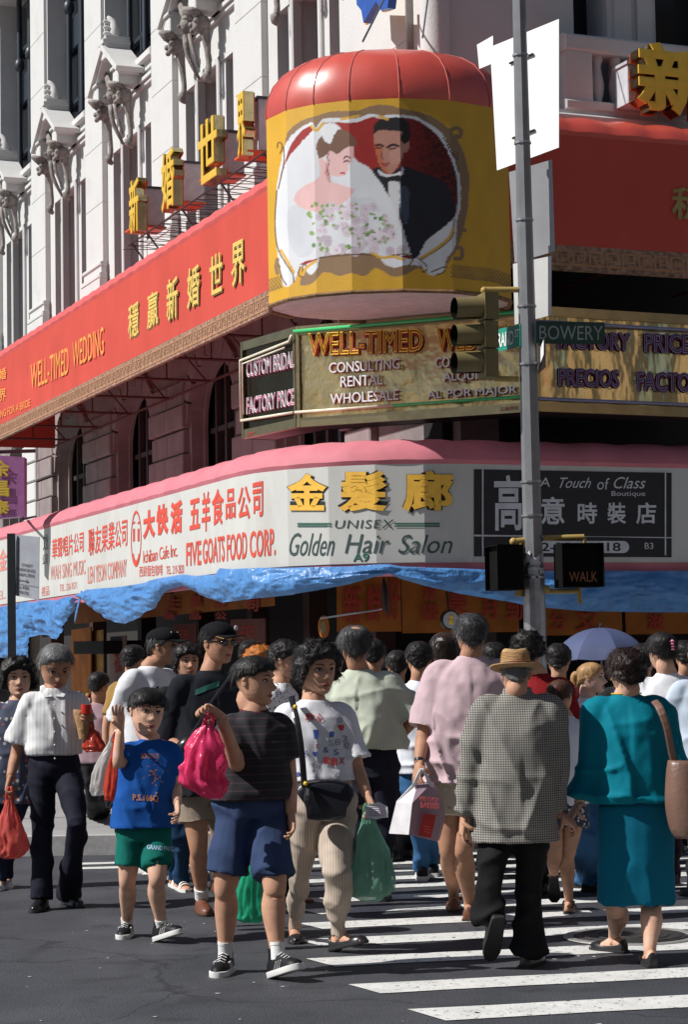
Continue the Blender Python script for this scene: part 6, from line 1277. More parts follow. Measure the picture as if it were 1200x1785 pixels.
def hair_(T, m, zf=.42, zs=-.05, zb=-.55, th=.10, na=.03, nf=3., strands=220, curl=0., slen=.35, bald=None, seed=1, name='hair', soft=.10, fringe=0., part_=0, ext=0, sw=.012, low_w=1.):
    H, h = T['H'], T['h']; b = MB(); n = 56; aa = np.arange(n) * 2 * math.pi / n; zmin = min(zb, zs, zf) - .25; zz = np.concatenate([np.linspace(zmin, .7, 30), [.78, .85, .91, .95, .98, .998]])
    ab = np.abs(((aa + math.pi) % (2 * math.pi)) - math.pi); c1 = (1 - np.cos(np.clip(ab / (math.pi / 2), 0, 1) * math.pi)) / 2; c2 = (1 - np.cos(np.clip((ab - math.pi / 2) / (math.pi / 2), 0, 1) * math.pi)) / 2
    c1 = c1 ** 2.2; zl = np.where(ab < math.pi / 2, zf + (zs - zf) * c1, zs + (zb - zs) * c2) + .03 * np.sin(aa * 9 + seed)
    rs = []; rr = random.Random(seed); pts = []
    for z in zz:
        x, y, z_ = hsurf(np.full(n, z), aa, True); mk = np.clip((z - zl) / soft, 0, 1); mk = mk * mk * (3 - 2 * mk); rad = np.stack([np.sin(aa) * .7, np.cos(aa) * .8, np.full(n, max(z, 0) * 1.1)], 1); rad /= np.linalg.norm(rad, axis=1)[:, None]
        q = np.stack([x, y, z_], 1); q[:, :2] *= (1 - (1 - mk) * (.42 if z < -.2 else 0.04))[:, None]; t = th * (1 if z > 0 else low_w)
        if bald is not None: bd = np.exp(-((x - bald[0]) ** 2 + (y - bald[1]) ** 2 + (z - bald[2]) ** 2) / bald[3] ** 2); t = t * (1 - bd * 1.6)
        nz_ = fbm(q * nf + seed * 2.3, 3) * na; off = (t + nz_) * mk - .07 * (1 - mk); q2 = q + rad * off[:, None]; rs.append(H(q2[:, 0], q2[:, 1], q2[:, 2]))
        for k in range(n):
            if mk[k] > .6 and (bald is None or bd[k] < .35): pts.append((q2[k], rad[k]))
    b.rings(rs)
    near = T['D'] < 13.6; strands = int(strands * (2.6 if near else 1)); sw = sw * (.6 if near else 1)
    for k in range(strands):
        p, nn = pts[rr.randrange(len(pts))]; p = p + nn * .01; d = np.array([rr.uniform(-.3, .3), rr.uniform(-.2, .3) + .5 * max(0, p[2]) * (1 if p[1] > 0 else -1), -1.0]); d = d - (d @ nn) * nn * .9; d /= np.linalg.norm(d) + 1e-6; sdv = np.cross(d, nn); pp = [p.copy()]; Ls = slen * rr.uniform(.5, 1.2)
        for j in range(3):
            if curl: d = d + np.array([rr.uniform(-1, 1), rr.uniform(-1, 1), rr.uniform(-.8, 1)]) * curl + nn * curl * .5; d /= np.linalg.norm(d)
            else: d = d + np.array([0, 0, -.2]) + nn * rr.uniform(-.10, .14) + np.array([rr.uniform(-.15, .15), rr.uniform(-.15, .15), 0]); d /= np.linalg.norm(d)
            pp.append(pp[-1] + d * Ls / 3)
        vv_ = []
        for j, q in enumerate(pp): w_ = sw * (1.2, 1.0, .6, .1)[j] * (1.3 if curl else 1); vv_ += [q + sdv * w_, q - sdv * w_ + nn * .004]
        vv_ = np.array(vv_); b.add(H(vv_[:, 0], vv_[:, 1], vv_[:, 2]), [(0, 1, 3, 2), (2, 3, 5, 4), (4, 5, 7, 6)])
    T['hairobj'] = b.build(name, m, T['root'], smooth=True)
def cap_(T, m, brimm, back=False, dots=False, label=None):
    H, h = T['H'], T['h']; b = MB(); n = 40; aa = np.arange(n) * 2 * math.pi / n; rs = []
    for z, t in ((.38, .10), (.42, .11), (.5, .14), (.7, .16), (.85, .16), (.95, .15), (.995, .14)): x, y, z_ = hsurf(np.full(n, z), aa, True); k = 1 + t / .8; rs.append(H(x * k, y * k + .02, np.full(n, z + t * max(0, z - .3) * 1.2)))
    b.rings(rs); b.ell(H(0., 0., 1.12), h * .05, n=8, k=5); o = b.build('cap', m, T['root'], smooth='auto')
    b = MB(); top, bot = [], []
    for k in range(15): a = R(-62 + 124 * k / 14); x0, y0 = .80 * math.sin(a), .90 * math.cos(a) + .02; x1, y1 = .78 * math.sin(a) * 1.05, .62 + .95 * math.cos(a) ** .8 if math.cos(a) > 0 else 0; cv = -.16 * (math.sin(a) ** 2); top += [H(x0, y0, .44), H(x1, y1, .42 + cv)]
    V = np.array(top); V2 = V - T['hU'] * .007; nn = len(V); b.add(np.concatenate([V, V2]), [(2 * k, 2 * k + 1, 2 * k + 3, 2 * k + 2) for k in range(14)] + [(2 * k + 2 + nn, 2 * k + 3 + nn, 2 * k + 1 + nn, 2 * k + nn) for k in range(14)] + [(2 * k + 1, 2 * k + 1 + nn, 2 * k + 3 + nn, 2 * k + 3) for k in range(14)], 0); b.m = [0] * 14 + [1] * 14 + [0] * 14
    b.build('cap_brim', [m, brimm], T['root'], smooth='auto')
    if dots:
        c = MB(); W = mat('white_eyelet', (.7, .7, .7), .4)
        for a in (20, 75, 130, -40): 
            x, y, z_ = hsurf(np.array([.74]), np.array([R(a)]), True); c.ell(H(x[0] * 1.24, y[0] * 1.24, .84), h * .035, n=8, k=5)
        c.build('eyelets', W, T['root'])
def print_on(T, which, body, q, m, name='print', shear=0, off=0., lift=.004, sp=1.0, mbx=None):
    V, Fc = T[which]; bv = BVHTree.FromPolygons([Vector(v) for v in V], Fc); mb = mbx or MB()
    def hit(x, y, l):
        d = Vector(nrm(ray(x, y))); r_ = bv.ray_cast(Vector(CAMO), d)
        if r_[0] is None: return atY(x, y, T['D'] - .1)
        return np.array(r_[0]) - np.array(d) * l
    text_px(mb, body, q, lambda x, y, l: hit(x, y, lift), shear=shear, off=off, sp=sp)
    if mbx is None: mb.build(name, m, T['root'])
def patch_on(T, which, polys, mb, lift=.004):
    V, Fc = T[which]; bv = BVHTree.FromPolygons([Vector(v) for v in V], Fc)
    for pl in polys:
        P_ = []
        for x, y in pl:
            d = Vector(nrm(ray(x, y))); r_ = bv.ray_cast(Vector(CAMO), d)
            if r_[0] is None: break
            P_.append(np.array(r_[0]) - np.array(d) * lift)
        if len(P_) == len(pl): mb.add(P_, [tuple(range(len(P_)))])
# ---------------------------------------------------------------- carrier bags
def bagm(name, c, tr=.35, a=.92, r=.22): return mat(name, c, r, var=.1, scale=8, trans=tr, spec=.5, alpha=a, bump=.004, bscale=30)
def bag(name, label, D, prof, m, grip, cat='carrier bag', depth=.55, seed=1, fold=.12, handles=True, group='plastic carrier bags in the crowd', spread=None, knot=None):
    """prof: [(cx, y, half width px)] from the neck of the bag down"""
    t = thing(name, label, cat, tuple(atY(prof[-1][0], prof[-1][1], D)), group); rs = []; n = 64; an = np.arange(n) * 2 * math.pi / n; pr = catmull([(a, b_, c) for a, b_, c in prof], 7); k_ = len(pr)
    for i, (cx, y, w_) in enumerate(pr):
        c = atY(cx, y, D); w_ = max(w_, .4) * D / FPX; ph = fbm(np.stack([np.cos(an) * 2.2, np.sin(an) * 2.2, np.full(n, i * .16)], 1) + seed * 3, 3); u_ = i / k_; q3 = np.stack([np.cos(an) * 3.2, np.sin(an) * 3.2, np.full(n, u_ * 1.6)], 1) + seed; pl = (ridge(q3) - .5) * 1.5 * (1.1 - .7 * u_) + (ridge(np.stack([np.cos(an) * 2.5 + u_ * 3, np.sin(an) * 2.5, np.full(n, u_ * 5.)], 1) + seed + 9) - .5) * u_ * 1.3
        r_ = 1 + (ph * fold * 1.2 + pl * fold * 1.5) * (1 if i < k_ - 3 else .4); rs.append(c + np.outer(np.cos(an) * w_ * r_, [1, 0, 0]) + np.outer(np.sin(an) * w_ * depth * r_ + 0, [0, 1, 0]) + np.outer(ph * .006, UP))
    b = MB(); b.rings(rs, (0, 1)); b.build('bag_body', m, t, smooth=True)
    if handles:
        for q in (-1, 1):
            cx, y, w_ = prof[0]; p0 = atY(cx + q * w_ * .75, y + 4, D); g_ = atY(grip[0], grip[1], D - .01); mid = p0 * .45 + g_ * .55 + np.array([q * .012, -.01, 0]); h_ = MB(); h_.tube([p0 - UP * .03, p0, mid, g_ + np.array([q * .006, 0, .005])], [(.022, .006), (.016, .006), (.009, .005), (.008, .005)], 7, sm=3); h_.build('handle', m, t, smooth=True)
    return t
W = mat('white_sneaker_rubber', (.72, .72, .70), .5); BK = mat('black_shoe_leather', (.014, .013, .014), .28, spec=.5); BKS = mat('black_rubber_sole', (.02, .02, .02), .7); BKF = mat('black_trainer_leather', (.010, .010, .012), .5, spec=.2); BRN = mat('brown_shoe_leather', (.14, .05, .025), .45); BRS = mat('brown_sole', (.05, .03, .02), .7); WSH = mat('white_shoe', (.66, .65, .62), .5); SOCK = cl('white_sock', (.70, .70, .69))
# 1 -- big boy in front
TEE1 = stripe_mat('dark_striped_jersey', (.012, .011, .015), (.045, .024, .032), 0, 0, 26, .85, .16)
def x1(T):
    H, h = T['H'], T['h']; c = MB(); N, A, F, s = T['N'], T['A'], T['F'], T['s']; c.tube([N + A * math.cos(t) * .072 * s + F * math.sin(t) * .067 * s + UP * (.008 - .018 * max(0, math.sin(t))) * s for t in np.linspace(0, 2 * math.pi, 25)], .009 * s, 6, caps=(0, 0)); c.build('collar', cl('maroon_rib', (.12, .03, .03)), T['root'], smooth=True)
T = person('boy in dark striped tee and navy shorts holding up a bright pink bag', 10.3, .90, 14, (443, 1147, 1229, 66, 2, 0), (443, 1240), (440, 1402), Rr=((413, 1332, -.14), (385, 1250, -.30), dict(d=(-.55, -.2, .35), n=(.2, -.5, -.8), curl=.9)), L=((504, 1350, .02), (508, 1418, -.06), dict(curl=.55)),
    r=((393, 1545, -.04), 393, 1696, -12), l=((479, 1545, -.16), 490, 1708, 38, 16), g=1.28, hw=.155, skin='warm', hair=dict(m=HBLACK, zf=.40, zs=.16, zb=-.35, th=.12, na=.03, nf=5, strands=420, slen=.28, sw=.014), top=dict(m=TEE1, hem=1394, sleeve=.72, ease=.014, wr=1.0), bottom=dict(m=cl('navy_twill_shorts', (.035, .055, .12)), kind='shorts', hem=1519, waist=1380, hemr=.100), shoes=('sneaker', BKF, W), sock=(SOCK, .075), seed=3, extra=x1)
bag('carrier_bag', 'bright pink plastic bag held up at shoulder height by the boy in dark tee', 9.98, [(362, 1262, 7), (360, 1278, 17), (357, 1305, 30), (354, 1335, 38), (356, 1362, 38), (366, 1380, 26), (374, 1392, 12)], bagm('hot_pink_plastic', (.80, .06, .19)), (366, 1246), depth=.5, seed=2, fold=.17)
# 2 -- small boy
def x2(T):
    OR = mat('orange_tee_print', (.50, .20, .05), .7)
    b = MB(); print_on(T, 'top', 'GOVERNOR', [(245, 1322), (277, 1322), (277, 1313), (245, 1313)], OR, mbx=b); print_on(T, 'top', 'P.S.166Q', [(231, 1397), (276, 1399), (276, 1386), (231, 1384)], OR, mbx=b, off=.03)
    rr = random.Random(2); pl = []
    for k in range(26): x, y = rr.gauss(270, 9), rr.gauss(1352, 15); pl.append([(x + rr.uniform(-3.5, 3.5), y + rr.uniform(-3.5, 3.5)) for _ in range(4)])
    patch_on(T, 'top', pl, b); b.build('tee_print', OR, T['root']); b = MB(); print_on(T, 'bot', 'GRAND PRIX', [(256, 1480), (302, 1484), (302, 1476), (256, 1472)], OR, mbx=b, off=.02); b.build('shorts_print', mat('pale_blue_print', (.30, .45, .60), .7), T['root'])
T = person('small boy with bowl haircut, blue tee and green shorts', 11.5, .80, 8, (256, 1204, 1281, 24, 0, -7), (262, 1290), (250, 1446), Rr=((206, 1332, -.10), (209, 1268, -.10), dict(d=(-.12, -.1, 1), n=(.3, -.9, 0), curl=.35, spread=.28)), L=((306, 1368, .02), (309, 1402, -.08), dict(curl=.5)),
    r=((222, 1535, -.03), 221, 1632, -6), l=((274, 1530, -.12), 286, 1643, 48, 16), g=1.15, hw=.150, skin='fair', hair=dict(m=HBLACK, zf=.30, zs=.12, zb=-.35, th=.18, na=.008, nf=2, strands=360, slen=.30, sw=.016, soft=.06), top=dict(m=cl('royal_blue_tee', (.010, .075, .30)), hem=1443, sleeve=.70, ease=.02, wr=.8, collar='ring'), bottom=dict(m=cl('bottle_green_shorts', (.005, .125, .10)), kind='shorts', hem=1506, waist=1432, hemr=.095, wr=.6), shoes=('sneaker', BKF, W), sock=(SOCK, .045), seed=5, extra=x2)
bag('carrier_bag', 'translucent white bag slung behind the small boy, beside the red one', 11.75, [(196, 1290, 4), (188, 1310, 10), (180, 1340, 17), (175, 1370, 19), (174, 1386, 14)], bagm('milky_plastic', (.62, .60, .58), .4, .8), (206, 1272), depth=.7, seed=4)
bag('carrier_bag', 'orange red thin plastic bag with produce hanging by the small boy\'s elbow', 11.6, [(203, 1282, 4), (202, 1310, 8), (199, 1345, 14), (197, 1378, 17), (197, 1396, 14)], bagm('orange_red_plastic', (.62, .07, .035), .4, .85), (207, 1272), depth=.7, seed=9)
bag('carrier_bag', 'black plastic bag hanging lowest behind the small boy', 11.95, [(198, 1370, 8), (196, 1392, 14), (196, 1408, 12)], bagm('black_plastic', (.015, .015, .018), .1, 1), (205, 1290), depth=.7, seed=12)
# 3 -- old man in white shirt
SH3 = stripe_mat('white_striped_shirt_cloth', (.66, .66, .66), (.54, .54, .55), 42, 0, 0, .8, .3)
T = person('grey haired man in a white short sleeved shirt and black trousers, looking down', 13.25, .97, 10, (97, 1124, 1199, 20, 26, 0), (93, 1202), (94, 1335), Rr=((28, 1312, .02), (17, 1358, -.08), dict(curl=.9)), L=((150, 1272, .05), (157, 1262, -.22), dict(d=(.1, -.8, .3), n=(-.6, -.2, .4), curl=.8)),
    r=((74, 1445, -.03), 72, 1586, -8), l=((134, 1436, -.28), 121, 1579, 30), g=1.02, hw=.165, skin='tan', hair=dict(m=HGREY, zf=.52, zs=.05, zb=-.4, th=.07, na=.01, strands=300, slen=.4), top=dict(m=SH3, hem=1314, sleeve=.78, ease=.022, tuck=True, collar='shirt', cuff=.014, wr=1.25), bottom=dict(m=cl('black_navy_trousers', (.013, .014, .024), .8), waist=1305, belt=BK, hemr=.062, wr=1.3, g=1.1) if 0 else dict(m=cl('black_navy_trousers', (.013, .014, .024), .8), waist=1305, belt=BK, hemr=.074, wr=.8), shoes=('dress', BK, BKS), seed=7)
bag('carrier_bag', 'salmon red plastic bag of round fruit carried low at the left edge', 13.1, [(16, 1392, 5), (17, 1412, 13), (18, 1440, 22), (20, 1468, 27), (21, 1488, 24), (21, 1496, 14)], bagm('salmon_plastic', (.66, .12, .10), .4, .85), (17, 1372), depth=.7, seed=6)
bag('carrier_bag', 'small orange red plastic bag hanging from the hand with the paper bag', 12.95, [(158, 1268, 3), (160, 1282, 12), (164, 1300, 20), (168, 1310, 18)], bagm('orange_red_plastic', (.62, .07, .035), .4, .85), (158, 1260), depth=.6, seed=16)
t = thing('paper_bag', 'brown paper bag with a red drink can on top, against the white shirt', 'paper bag', tuple(atY(148, 1290, 12.95))); b = MB(); b.tube([atY(x, y, 12.95) for x, y in ((146, 1288), (145, 1262), (142, 1243), (142, 1238))], [(.03, .03), (.045, .04), (.052, .04), (.05, .035)], 10, sm=2); b.build('paper', mat('brown_kraft_paper', (.36, .2, .09), .8, bump=.01, bscale=30), t, smooth='auto'); b = MB(); b.tube([atY(150, 1244, 12.93), atY(150, 1228, 12.93)], .033, 14); b.build('drink_can', mat('red_can', (.6, .03, .02), .25, metal=.3), t, smooth='auto')
# 4 -- woman in flowered dress, left edge
T = person('woman with curly black hair and dark flowered blouse behind the grey haired man', 14.4, .94, 8, (32, 1151, 1214, 12, 0, 0), (30, 1222), (18, 1360), Rr=((-12, 1310), (-10, 1370)), L=((66, 1310), (62, 1370)), r=((-4, 1455), 0, 1550, 0), l=((14, 1450, -.1), 13, 1546, 8), g=1.0, skin='fair', hair=dict(m=HBLACK, zf=.42, zs=-.7, zb=-.9, th=.28, na=.16, nf=5, strands=380, curl=.9, slen=.3, low_w=1.1), top=dict(m=pattern_mat('dark_flowered_cloth', (.05, .06, .10), (.5, .06, .03), (.45, .42, .38), 24, .30), hem=1400, sleeve=1.6, ease=.02), bottom=dict(m=cl('dark_jeans', (.02, .028, .05)), waist=1350), shoes=('loafer', WSH, WSH), seed=8)
# 5 -- white tee and cap
def x5(T):
    b = MB(); rr = random.Random(4); pl = []
    for k in range(12): x, y = rr.gauss(279, 5), rr.gauss(1200, 8); pl.append([(x + rr.uniform(-3, 3), y + rr.uniform(-3, 3)) for _ in range(4)])
    patch_on(T, 'top', pl, b); b.build('tee_print', INKP, T['root']); cap_(T, mat('black_cap_cloth', (.010, .010, .012), .9, spec=.08), BLACKM, dots=True)
    c = MB(); H = T['H']; c.ell(H(-.3, .78, .06), (T['h'] * .18, T['h'] * .03, T['h'] * .11), np.stack([T['hA'], T['hF'], T['hU']])); c.tube([H(-.45, .68, .1), H(-.72, 0., .08)], T['h'] * .02, 5); c.build('spectacles', BK, T['root'])
T = person('man in white tee and black cap with white eyelets, seen in profile facing right', 14.8, 1.05, 50, (285, 1097, 1158, 76, 2, 0), (262, 1163), (256, 1335), Rr=((202, 1262, -.02), (196, 1312, -.10)), L=((300, 1265, .1), (310, 1320, .0)), r=((252, 1435), 254, 1522, 60), l=((268, 1430), 268, 1517, 60), g=1.08, hw=.18, skin='tan', hair=dict(m=HSALT, zf=.5, zs=.0, zb=-.5, th=.08, na=.02, strands=200), top=dict(m=cl('white_cotton_tee', (.70, .71, .74)), hem=1345, sleeve=.92, ease=.03, wr=1.3, collar='ring'), bottom=dict(m=cl('grey_trousers', (.08, .08, .085)), waist=1340), shoes=('sneaker', WSH, W), seed=10, extra=x5)
# 6 -- black tee, sunglasses
def x6(T):
    cap_(T, mat('black_cap_cloth', (.010, .010, .012), .9, spec=.08), mat('tan_brim_lining', (.42, .26, .10), .8)); H, h = T['H'], T['h']; ax = np.stack([T['hA'], T['hF'], T['hU']]); c = MB()
    for q in (-1, 1): c.ell(H(q * .31, .79, .05), (h * .27, h * .06, h * .17), ax, 14, 8); c.tube([H(q * .5, .66, .10), H(q * .74, .2, .12), H(q * .76, -.1, .1)], h * .03, 6)
    c.tube([H(-.15, .82, .12), H(.15, .82, .12)], h * .03, 6); c.build('sunglasses', mat('black_gloss_plastic', (.006, .006, .008), .08, spec=.8), T['root'], smooth=True)
    b = MB(); patch_on(T, 'top', [[(340 + i * 6, 1212 - i * 2.3), (346 + i * 6, 1209.7 - i * 2.3), (346 + i * 6, 1200 - i * 2.3), (340 + i * 6, 1202 - i * 2.3)] for i in range(7)], b); b.build('tee_print', mat('bottle_green_print', (.01, .09, .07), .7), T['root'])
    b = MB(); b.ell(H(.25, 1.02, .78), (h * .12, h * .06, h * .14), ax); b.build('cap_badge', mat('white_embroidery', (.6, .6, .6), .8), T['root'])
T = person('young man in black tee, sunglasses and black cap with tan brim lining', 12.65, 1.04, 22, (380, 1087, 1156, 48, -2, 0), (367, 1172), (362, 1376), Rr=((292, 1288, .02), (324, 1312, -.24), dict(curl=.9)), L=((436, 1300, .05), (425, 1350, -.1)), r=((346, 1478, -.05), 352, 1592, 14), l=((384, 1468, .35), 378, 1553, 14), g=.98, hw=.185, skin='tan', hair=dict(m=HBLACK, zf=.5, zs=.05, zb=-.5, th=.08, na=.02, strands=200), top=dict(m=cl('black_cotton_tee', (.012, .013, .018)), hem=1386, sleeve=.95, ease=.035, wr=1.2, cuff=.012, collar='ring'), bottom=dict(m=cl('khaki_shorts', (.26, .21, .16)), kind='shorts', hem=1430, waist=1372, hemr=.105), shoes=('dress', BRN, BRS), sock=(SOCK, .06), seed=12, extra=x6)
t = thing('shoulder_pouch', 'black bag with strap slung across the young man in the black tee', 'bag', tuple(atY(326, 1312, 12.35))); b = MB(); b.tube([atY(312, 1310, 12.38), atY(328, 1300, 12.34), atY(342, 1292, 12.4)], [(.05, .04), (.07, .06), (.05, .04)], 10, sm=3); b.build('pouch', BK, t, smooth=True); b = MB(); b.tube([atY(318, 1300, 12.36), atY(345, 1262, 12.4), atY(362, 1232, 12.45), atY(400, 1180, 12.5)], .010, 5, sm=3); b.build('strap', BK, t)
# 7 -- woman in printed tee
def x7(T):
    RD = mat('red_tee_print', (.55, .05, .05), .7); BL = mat('blue_tee_print', (.05, .10, .35), .7); GL = mat('grey_tee_print', (.30, .30, .33), .7); rr = random.Random(9)
    b = MB()
    for tx, q in (('愛你', (533, 548, 1243, 1256)), ('心', (552, 563, 1243, 1258)), ('福', (563, 574, 1319, 1332)), ('串', (576, 589, 1320, 1336)), ('X', (592, 601, 1320, 1332)), ('囍', (508, 516, 1300, 1314))): x0, x1, y0, y1 = q; print_on(T, 'top', tx, [(x0, y1), (x1, y1), (x1, y0), (x0, y0)], RD, mbx=b, off=.03)
    patch_on(T, 'top', [[(588, 1264), (601, 1263), (599, 1272), (594, 1274)], [(500, 1252), (507, 1254), (505, 1262), (500, 1260)], [(552, 1297), (557, 1296), (557, 1304), (552, 1305)]], b); b.build('red_print', RD, T['root'])
    b = MB(); patch_on(T, 'top', [[(575, 1275), (583, 1275), (583, 1284), (575, 1285)], [(546, 1272), (556, 1272), (555, 1288), (548, 1288)], [(508, 1350), (522, 1345), (522, 1352), (509, 1357)]], b); [print_on(T, 'top', c_, [(x, y + 10), (x + 9, y + 10), (x + 9, y), (x, y)], BL, mbx=b) for c_, x, y in (('A', 530, 1308), ('♥', 545, 1310), ('&', 564, 1302), ('S', 582, 1306))]; b.build('blue_print', BL, T['root'])
    b = MB(); [print_on(T, 'top', c_, [(x, y + 11), (x + 10, y + 11), (x + 10, y), (x, y)], GL, mbx=b) for c_, x, y in (('@', 588, 1250), ('%', 572, 1290), ('8', 584, 1288), ('6', 545, 1327), ('3', 596, 1282), ('9', 580, 1344), ('e', 600, 1294))]; b.build('grey_print', GL, T['root'])
T = person('woman with short curly black hair, white printed tee and beige trousers', 11.0, .96, 12, (553, 1126, 1209, 30, 4, 0), (547, 1222), (560, 1402), L=((622, 1338, .0), (640, 1386, -.06), dict(curl=.95)), Rr=((492, 1345, .05), (474, 1440, .0)), l=((588, 1522, -.18), 598, 1660, 52, 14), r=((522, 1525, .05), 514, 1640, 5), g=1.14, hw=.165, skin='warm',
    hair=dict(m=HBLACK, zf=.45, zs=-.55, zb=-.95, th=.26, na=.17, nf=4.5, strands=620, curl=.8, slen=.30, low_w=1.05), top=dict(m=cl('white_printed_tee', (.70, .70, .74)), hem=1362, sleeve=.86, ease=.026, wr=1.1, collar=None, cuff=.01), bottom=dict(m=stripe_mat('beige_ribbed_cloth', (.46, .38, .31), (.36, .29, .23), 70, 0, 0, .85, .35), waist=1352, hemr=.046, wr=1.5), shoes=('loafer', BK, BKS), seed=14, extra=x7)
bag('carrier_bag', 'large pale green translucent bag carried by the woman in the printed tee', 10.9, [(641, 1412, 5), (643, 1432, 14), (646, 1462, 24), (648, 1495, 33), (648, 1528, 41), (647, 1555, 36), (646, 1570, 18)], bagm('sea_green_plastic', (.22, .48, .36), .5, .66), (641, 1402), depth=.6, seed=21, fold=.09)
bag('carrier_bag', 'emerald green bag seen between the legs of the boy in navy shorts', 11.1, [(443, 1490, 6), (441, 1520, 16), (438, 1550, 23), (437, 1582, 28), (437, 1600, 27), (437, 1608, 14)], bagm('emerald_plastic', (.02, .40, .22), .4, .85), (446, 1478), depth=.6, seed=25)
t = thing('sales_receipt', 'white printed receipt held with the pale green bag', 'receipt', tuple(atY(656, 1428, 10.85))); b = MB(); V = [atY(x, y, 10.84 + .01 * (i % 2)) for i, (x, y) in enumerate(((636, 1426), (656, 1427), (677, 1425), (676, 1406), (660, 1398), (640, 1404)))]; b.prism(V, np.array([0, .002, 0])); fixn(b.build('paper', mat('thin_white_paper', (.70, .68, .72), .7), t)); b = MB(); [b.add([atY(643, 1407 + k * 3.6, 10.832), atY(670, 1407 + k * 3.6, 10.832), atY(670, 1408 + k * 3.6, 10.832), atY(643, 1408 + k * 3.6, 10.832)], [(0, 1, 2, 3)]) for k in range(5)]; b.build('receipt_lines', mat('receipt_print', (.35, .25, .35), .7), t)
t = thing('purse', 'black leather purse on a long strap below the white printed tee', 'purse', tuple(atY(570, 1430, 10.75)))
b = MB(); n = 12
for_ = [(x, w_) for x, w_ in ((528, 18), (532, 31), (545, 35), (570, 36), (595, 33), (607, 26), (612, 12))]
b.tube([atY(x, 1394 + (2 if i in (0, 6) else 0), 10.78) for i, (x, w_) in enumerate(for_)], [(w_ * 10.78 / FPX, .048) for x, w_ in for_], 16, UP, sm=3, pw=.6); b.build('purse_body', mat('black_grained_leather', (.014, .015, .022), .33, spec=.5, bump=.0015, bscale=120), t, smooth='auto')
b = MB(); b.tube([atY(531, 1366, 10.73), atY(570, 1362, 10.71), atY(608, 1368, 10.74)], .007, 6, sm=3); b.build('zip_piping', BK, t); b = MB(); b.tube([atY(531, 1372, 10.74), atY(526, 1310, 10.72), atY(519, 1262, 10.74), atY(512, 1232, 10.80), atY(508, 1214, 10.9)], [(.016, .004)] * 5, 6, np.array([1., 0, 0]), sm=3); b.build('strap', BK, t); b = MB(); b.ell(atY(515, 1232, 10.78), .012); b.ell(atY(533, 1366, 10.71), .012); b.build('brass_ring', GOLDL, t); b = MB(); b.tube([atY(538, 1370, 10.72), atY(536, 1395, 10.70), atY(541, 1420, 10.71)], [(.012, .006), (.02, .006), (.006, .004)], 6, sm=3); b.build('tassel', BK, t)
# 8..9 -- heads between
T = person('person with frizzy orange hair seen behind the boy in the dark tee', 13.4, .95, 150, (453, 1131, 1188, 150), (452, 1198), (452, 1340), L=((412, 1290), (415, 1350)), Rr=((492, 1290), (490, 1350)), l=((448, 1440), 446, 1535, 150), r=((460, 1440), 462, 1530, 150), skin='pale', hair=dict(m=HORANGE, zf=.3, zs=-.3, zb=-.7, th=.24, na=.12, nf=7, strands=420, curl=.9, slen=.2), top=dict(m=cl('faded_rust_shirt', (.30, .10, .06)), hem=1350, sleeve=.8), bottom=dict(m=cl('dark_blue_denim', (.03, .05, .10)), waist=1345), shoes=('dress', BRN, BRS), seed=18)
T = person('person in dotted white shirt half hidden behind the woman in printed tee', 12.3, .95, 70, (499, 1120, 1183, 75), (488, 1193), (482, 1350), Rr=((470, 1290), (478, 1350)), L=((495, 1290), (500, 1340)), l=((485, 1450), 487, 1560, 60), r=((500, 1450), 505, 1572, 60), skin='warm', hair=dict(m=HBLACK, zf=.4, zs=.0, zb=-.55, th=.16, na=.1, nf=6, strands=350, curl=.7, slen=.22), top=dict(m=pattern_mat('white_dotted_cloth', (.68, .68, .70), (.03, .03, .04), (.03, .03, .04), 55, .28), hem=1355, sleeve=.8), bottom=dict(m=cl('black_skirt_cloth', (.02, .02, .022)), waist=1350), shoes=('sandal', BRN, BRS), seed=20)
# 10 -- balding man in green tee
T = person('balding man in pale green tee and navy trousers seen from behind, hand on hip', 13.15, 1.02, 172, (619, 1092, 1160, 186, 0, 0), (626, 1170), (646, 1335), Rr=((721, 1252, .02), (699, 1284, .12), dict(curl=.8, d=(-.6, .1, -.6))), L=((578, 1268, .0), (588, 1335, .1)), l=((632, 1450), 628, 1562, 185), r=((668, 1450), 668, 1570, 175), g=1.13, hw=.19, skin='tan', hair=dict(m=HSALT, zf=.6, zs=-.1, zb=-.62, th=.14, na=.03, strands=420, slen=.45, bald=(0, -.35, .95, .34)), top=dict(m=cl('pale_sage_tee', (.46, .50, .41)), hem=1306, sleeve=.90, ease=.04, wr=1.9, cuff=.02, collar='ring'), bottom=dict(m=cl('navy_trousers', (.016, .018, .03)), waist=1300, hemr=.066), shoes=('dress', BK, BKS), seed=22)
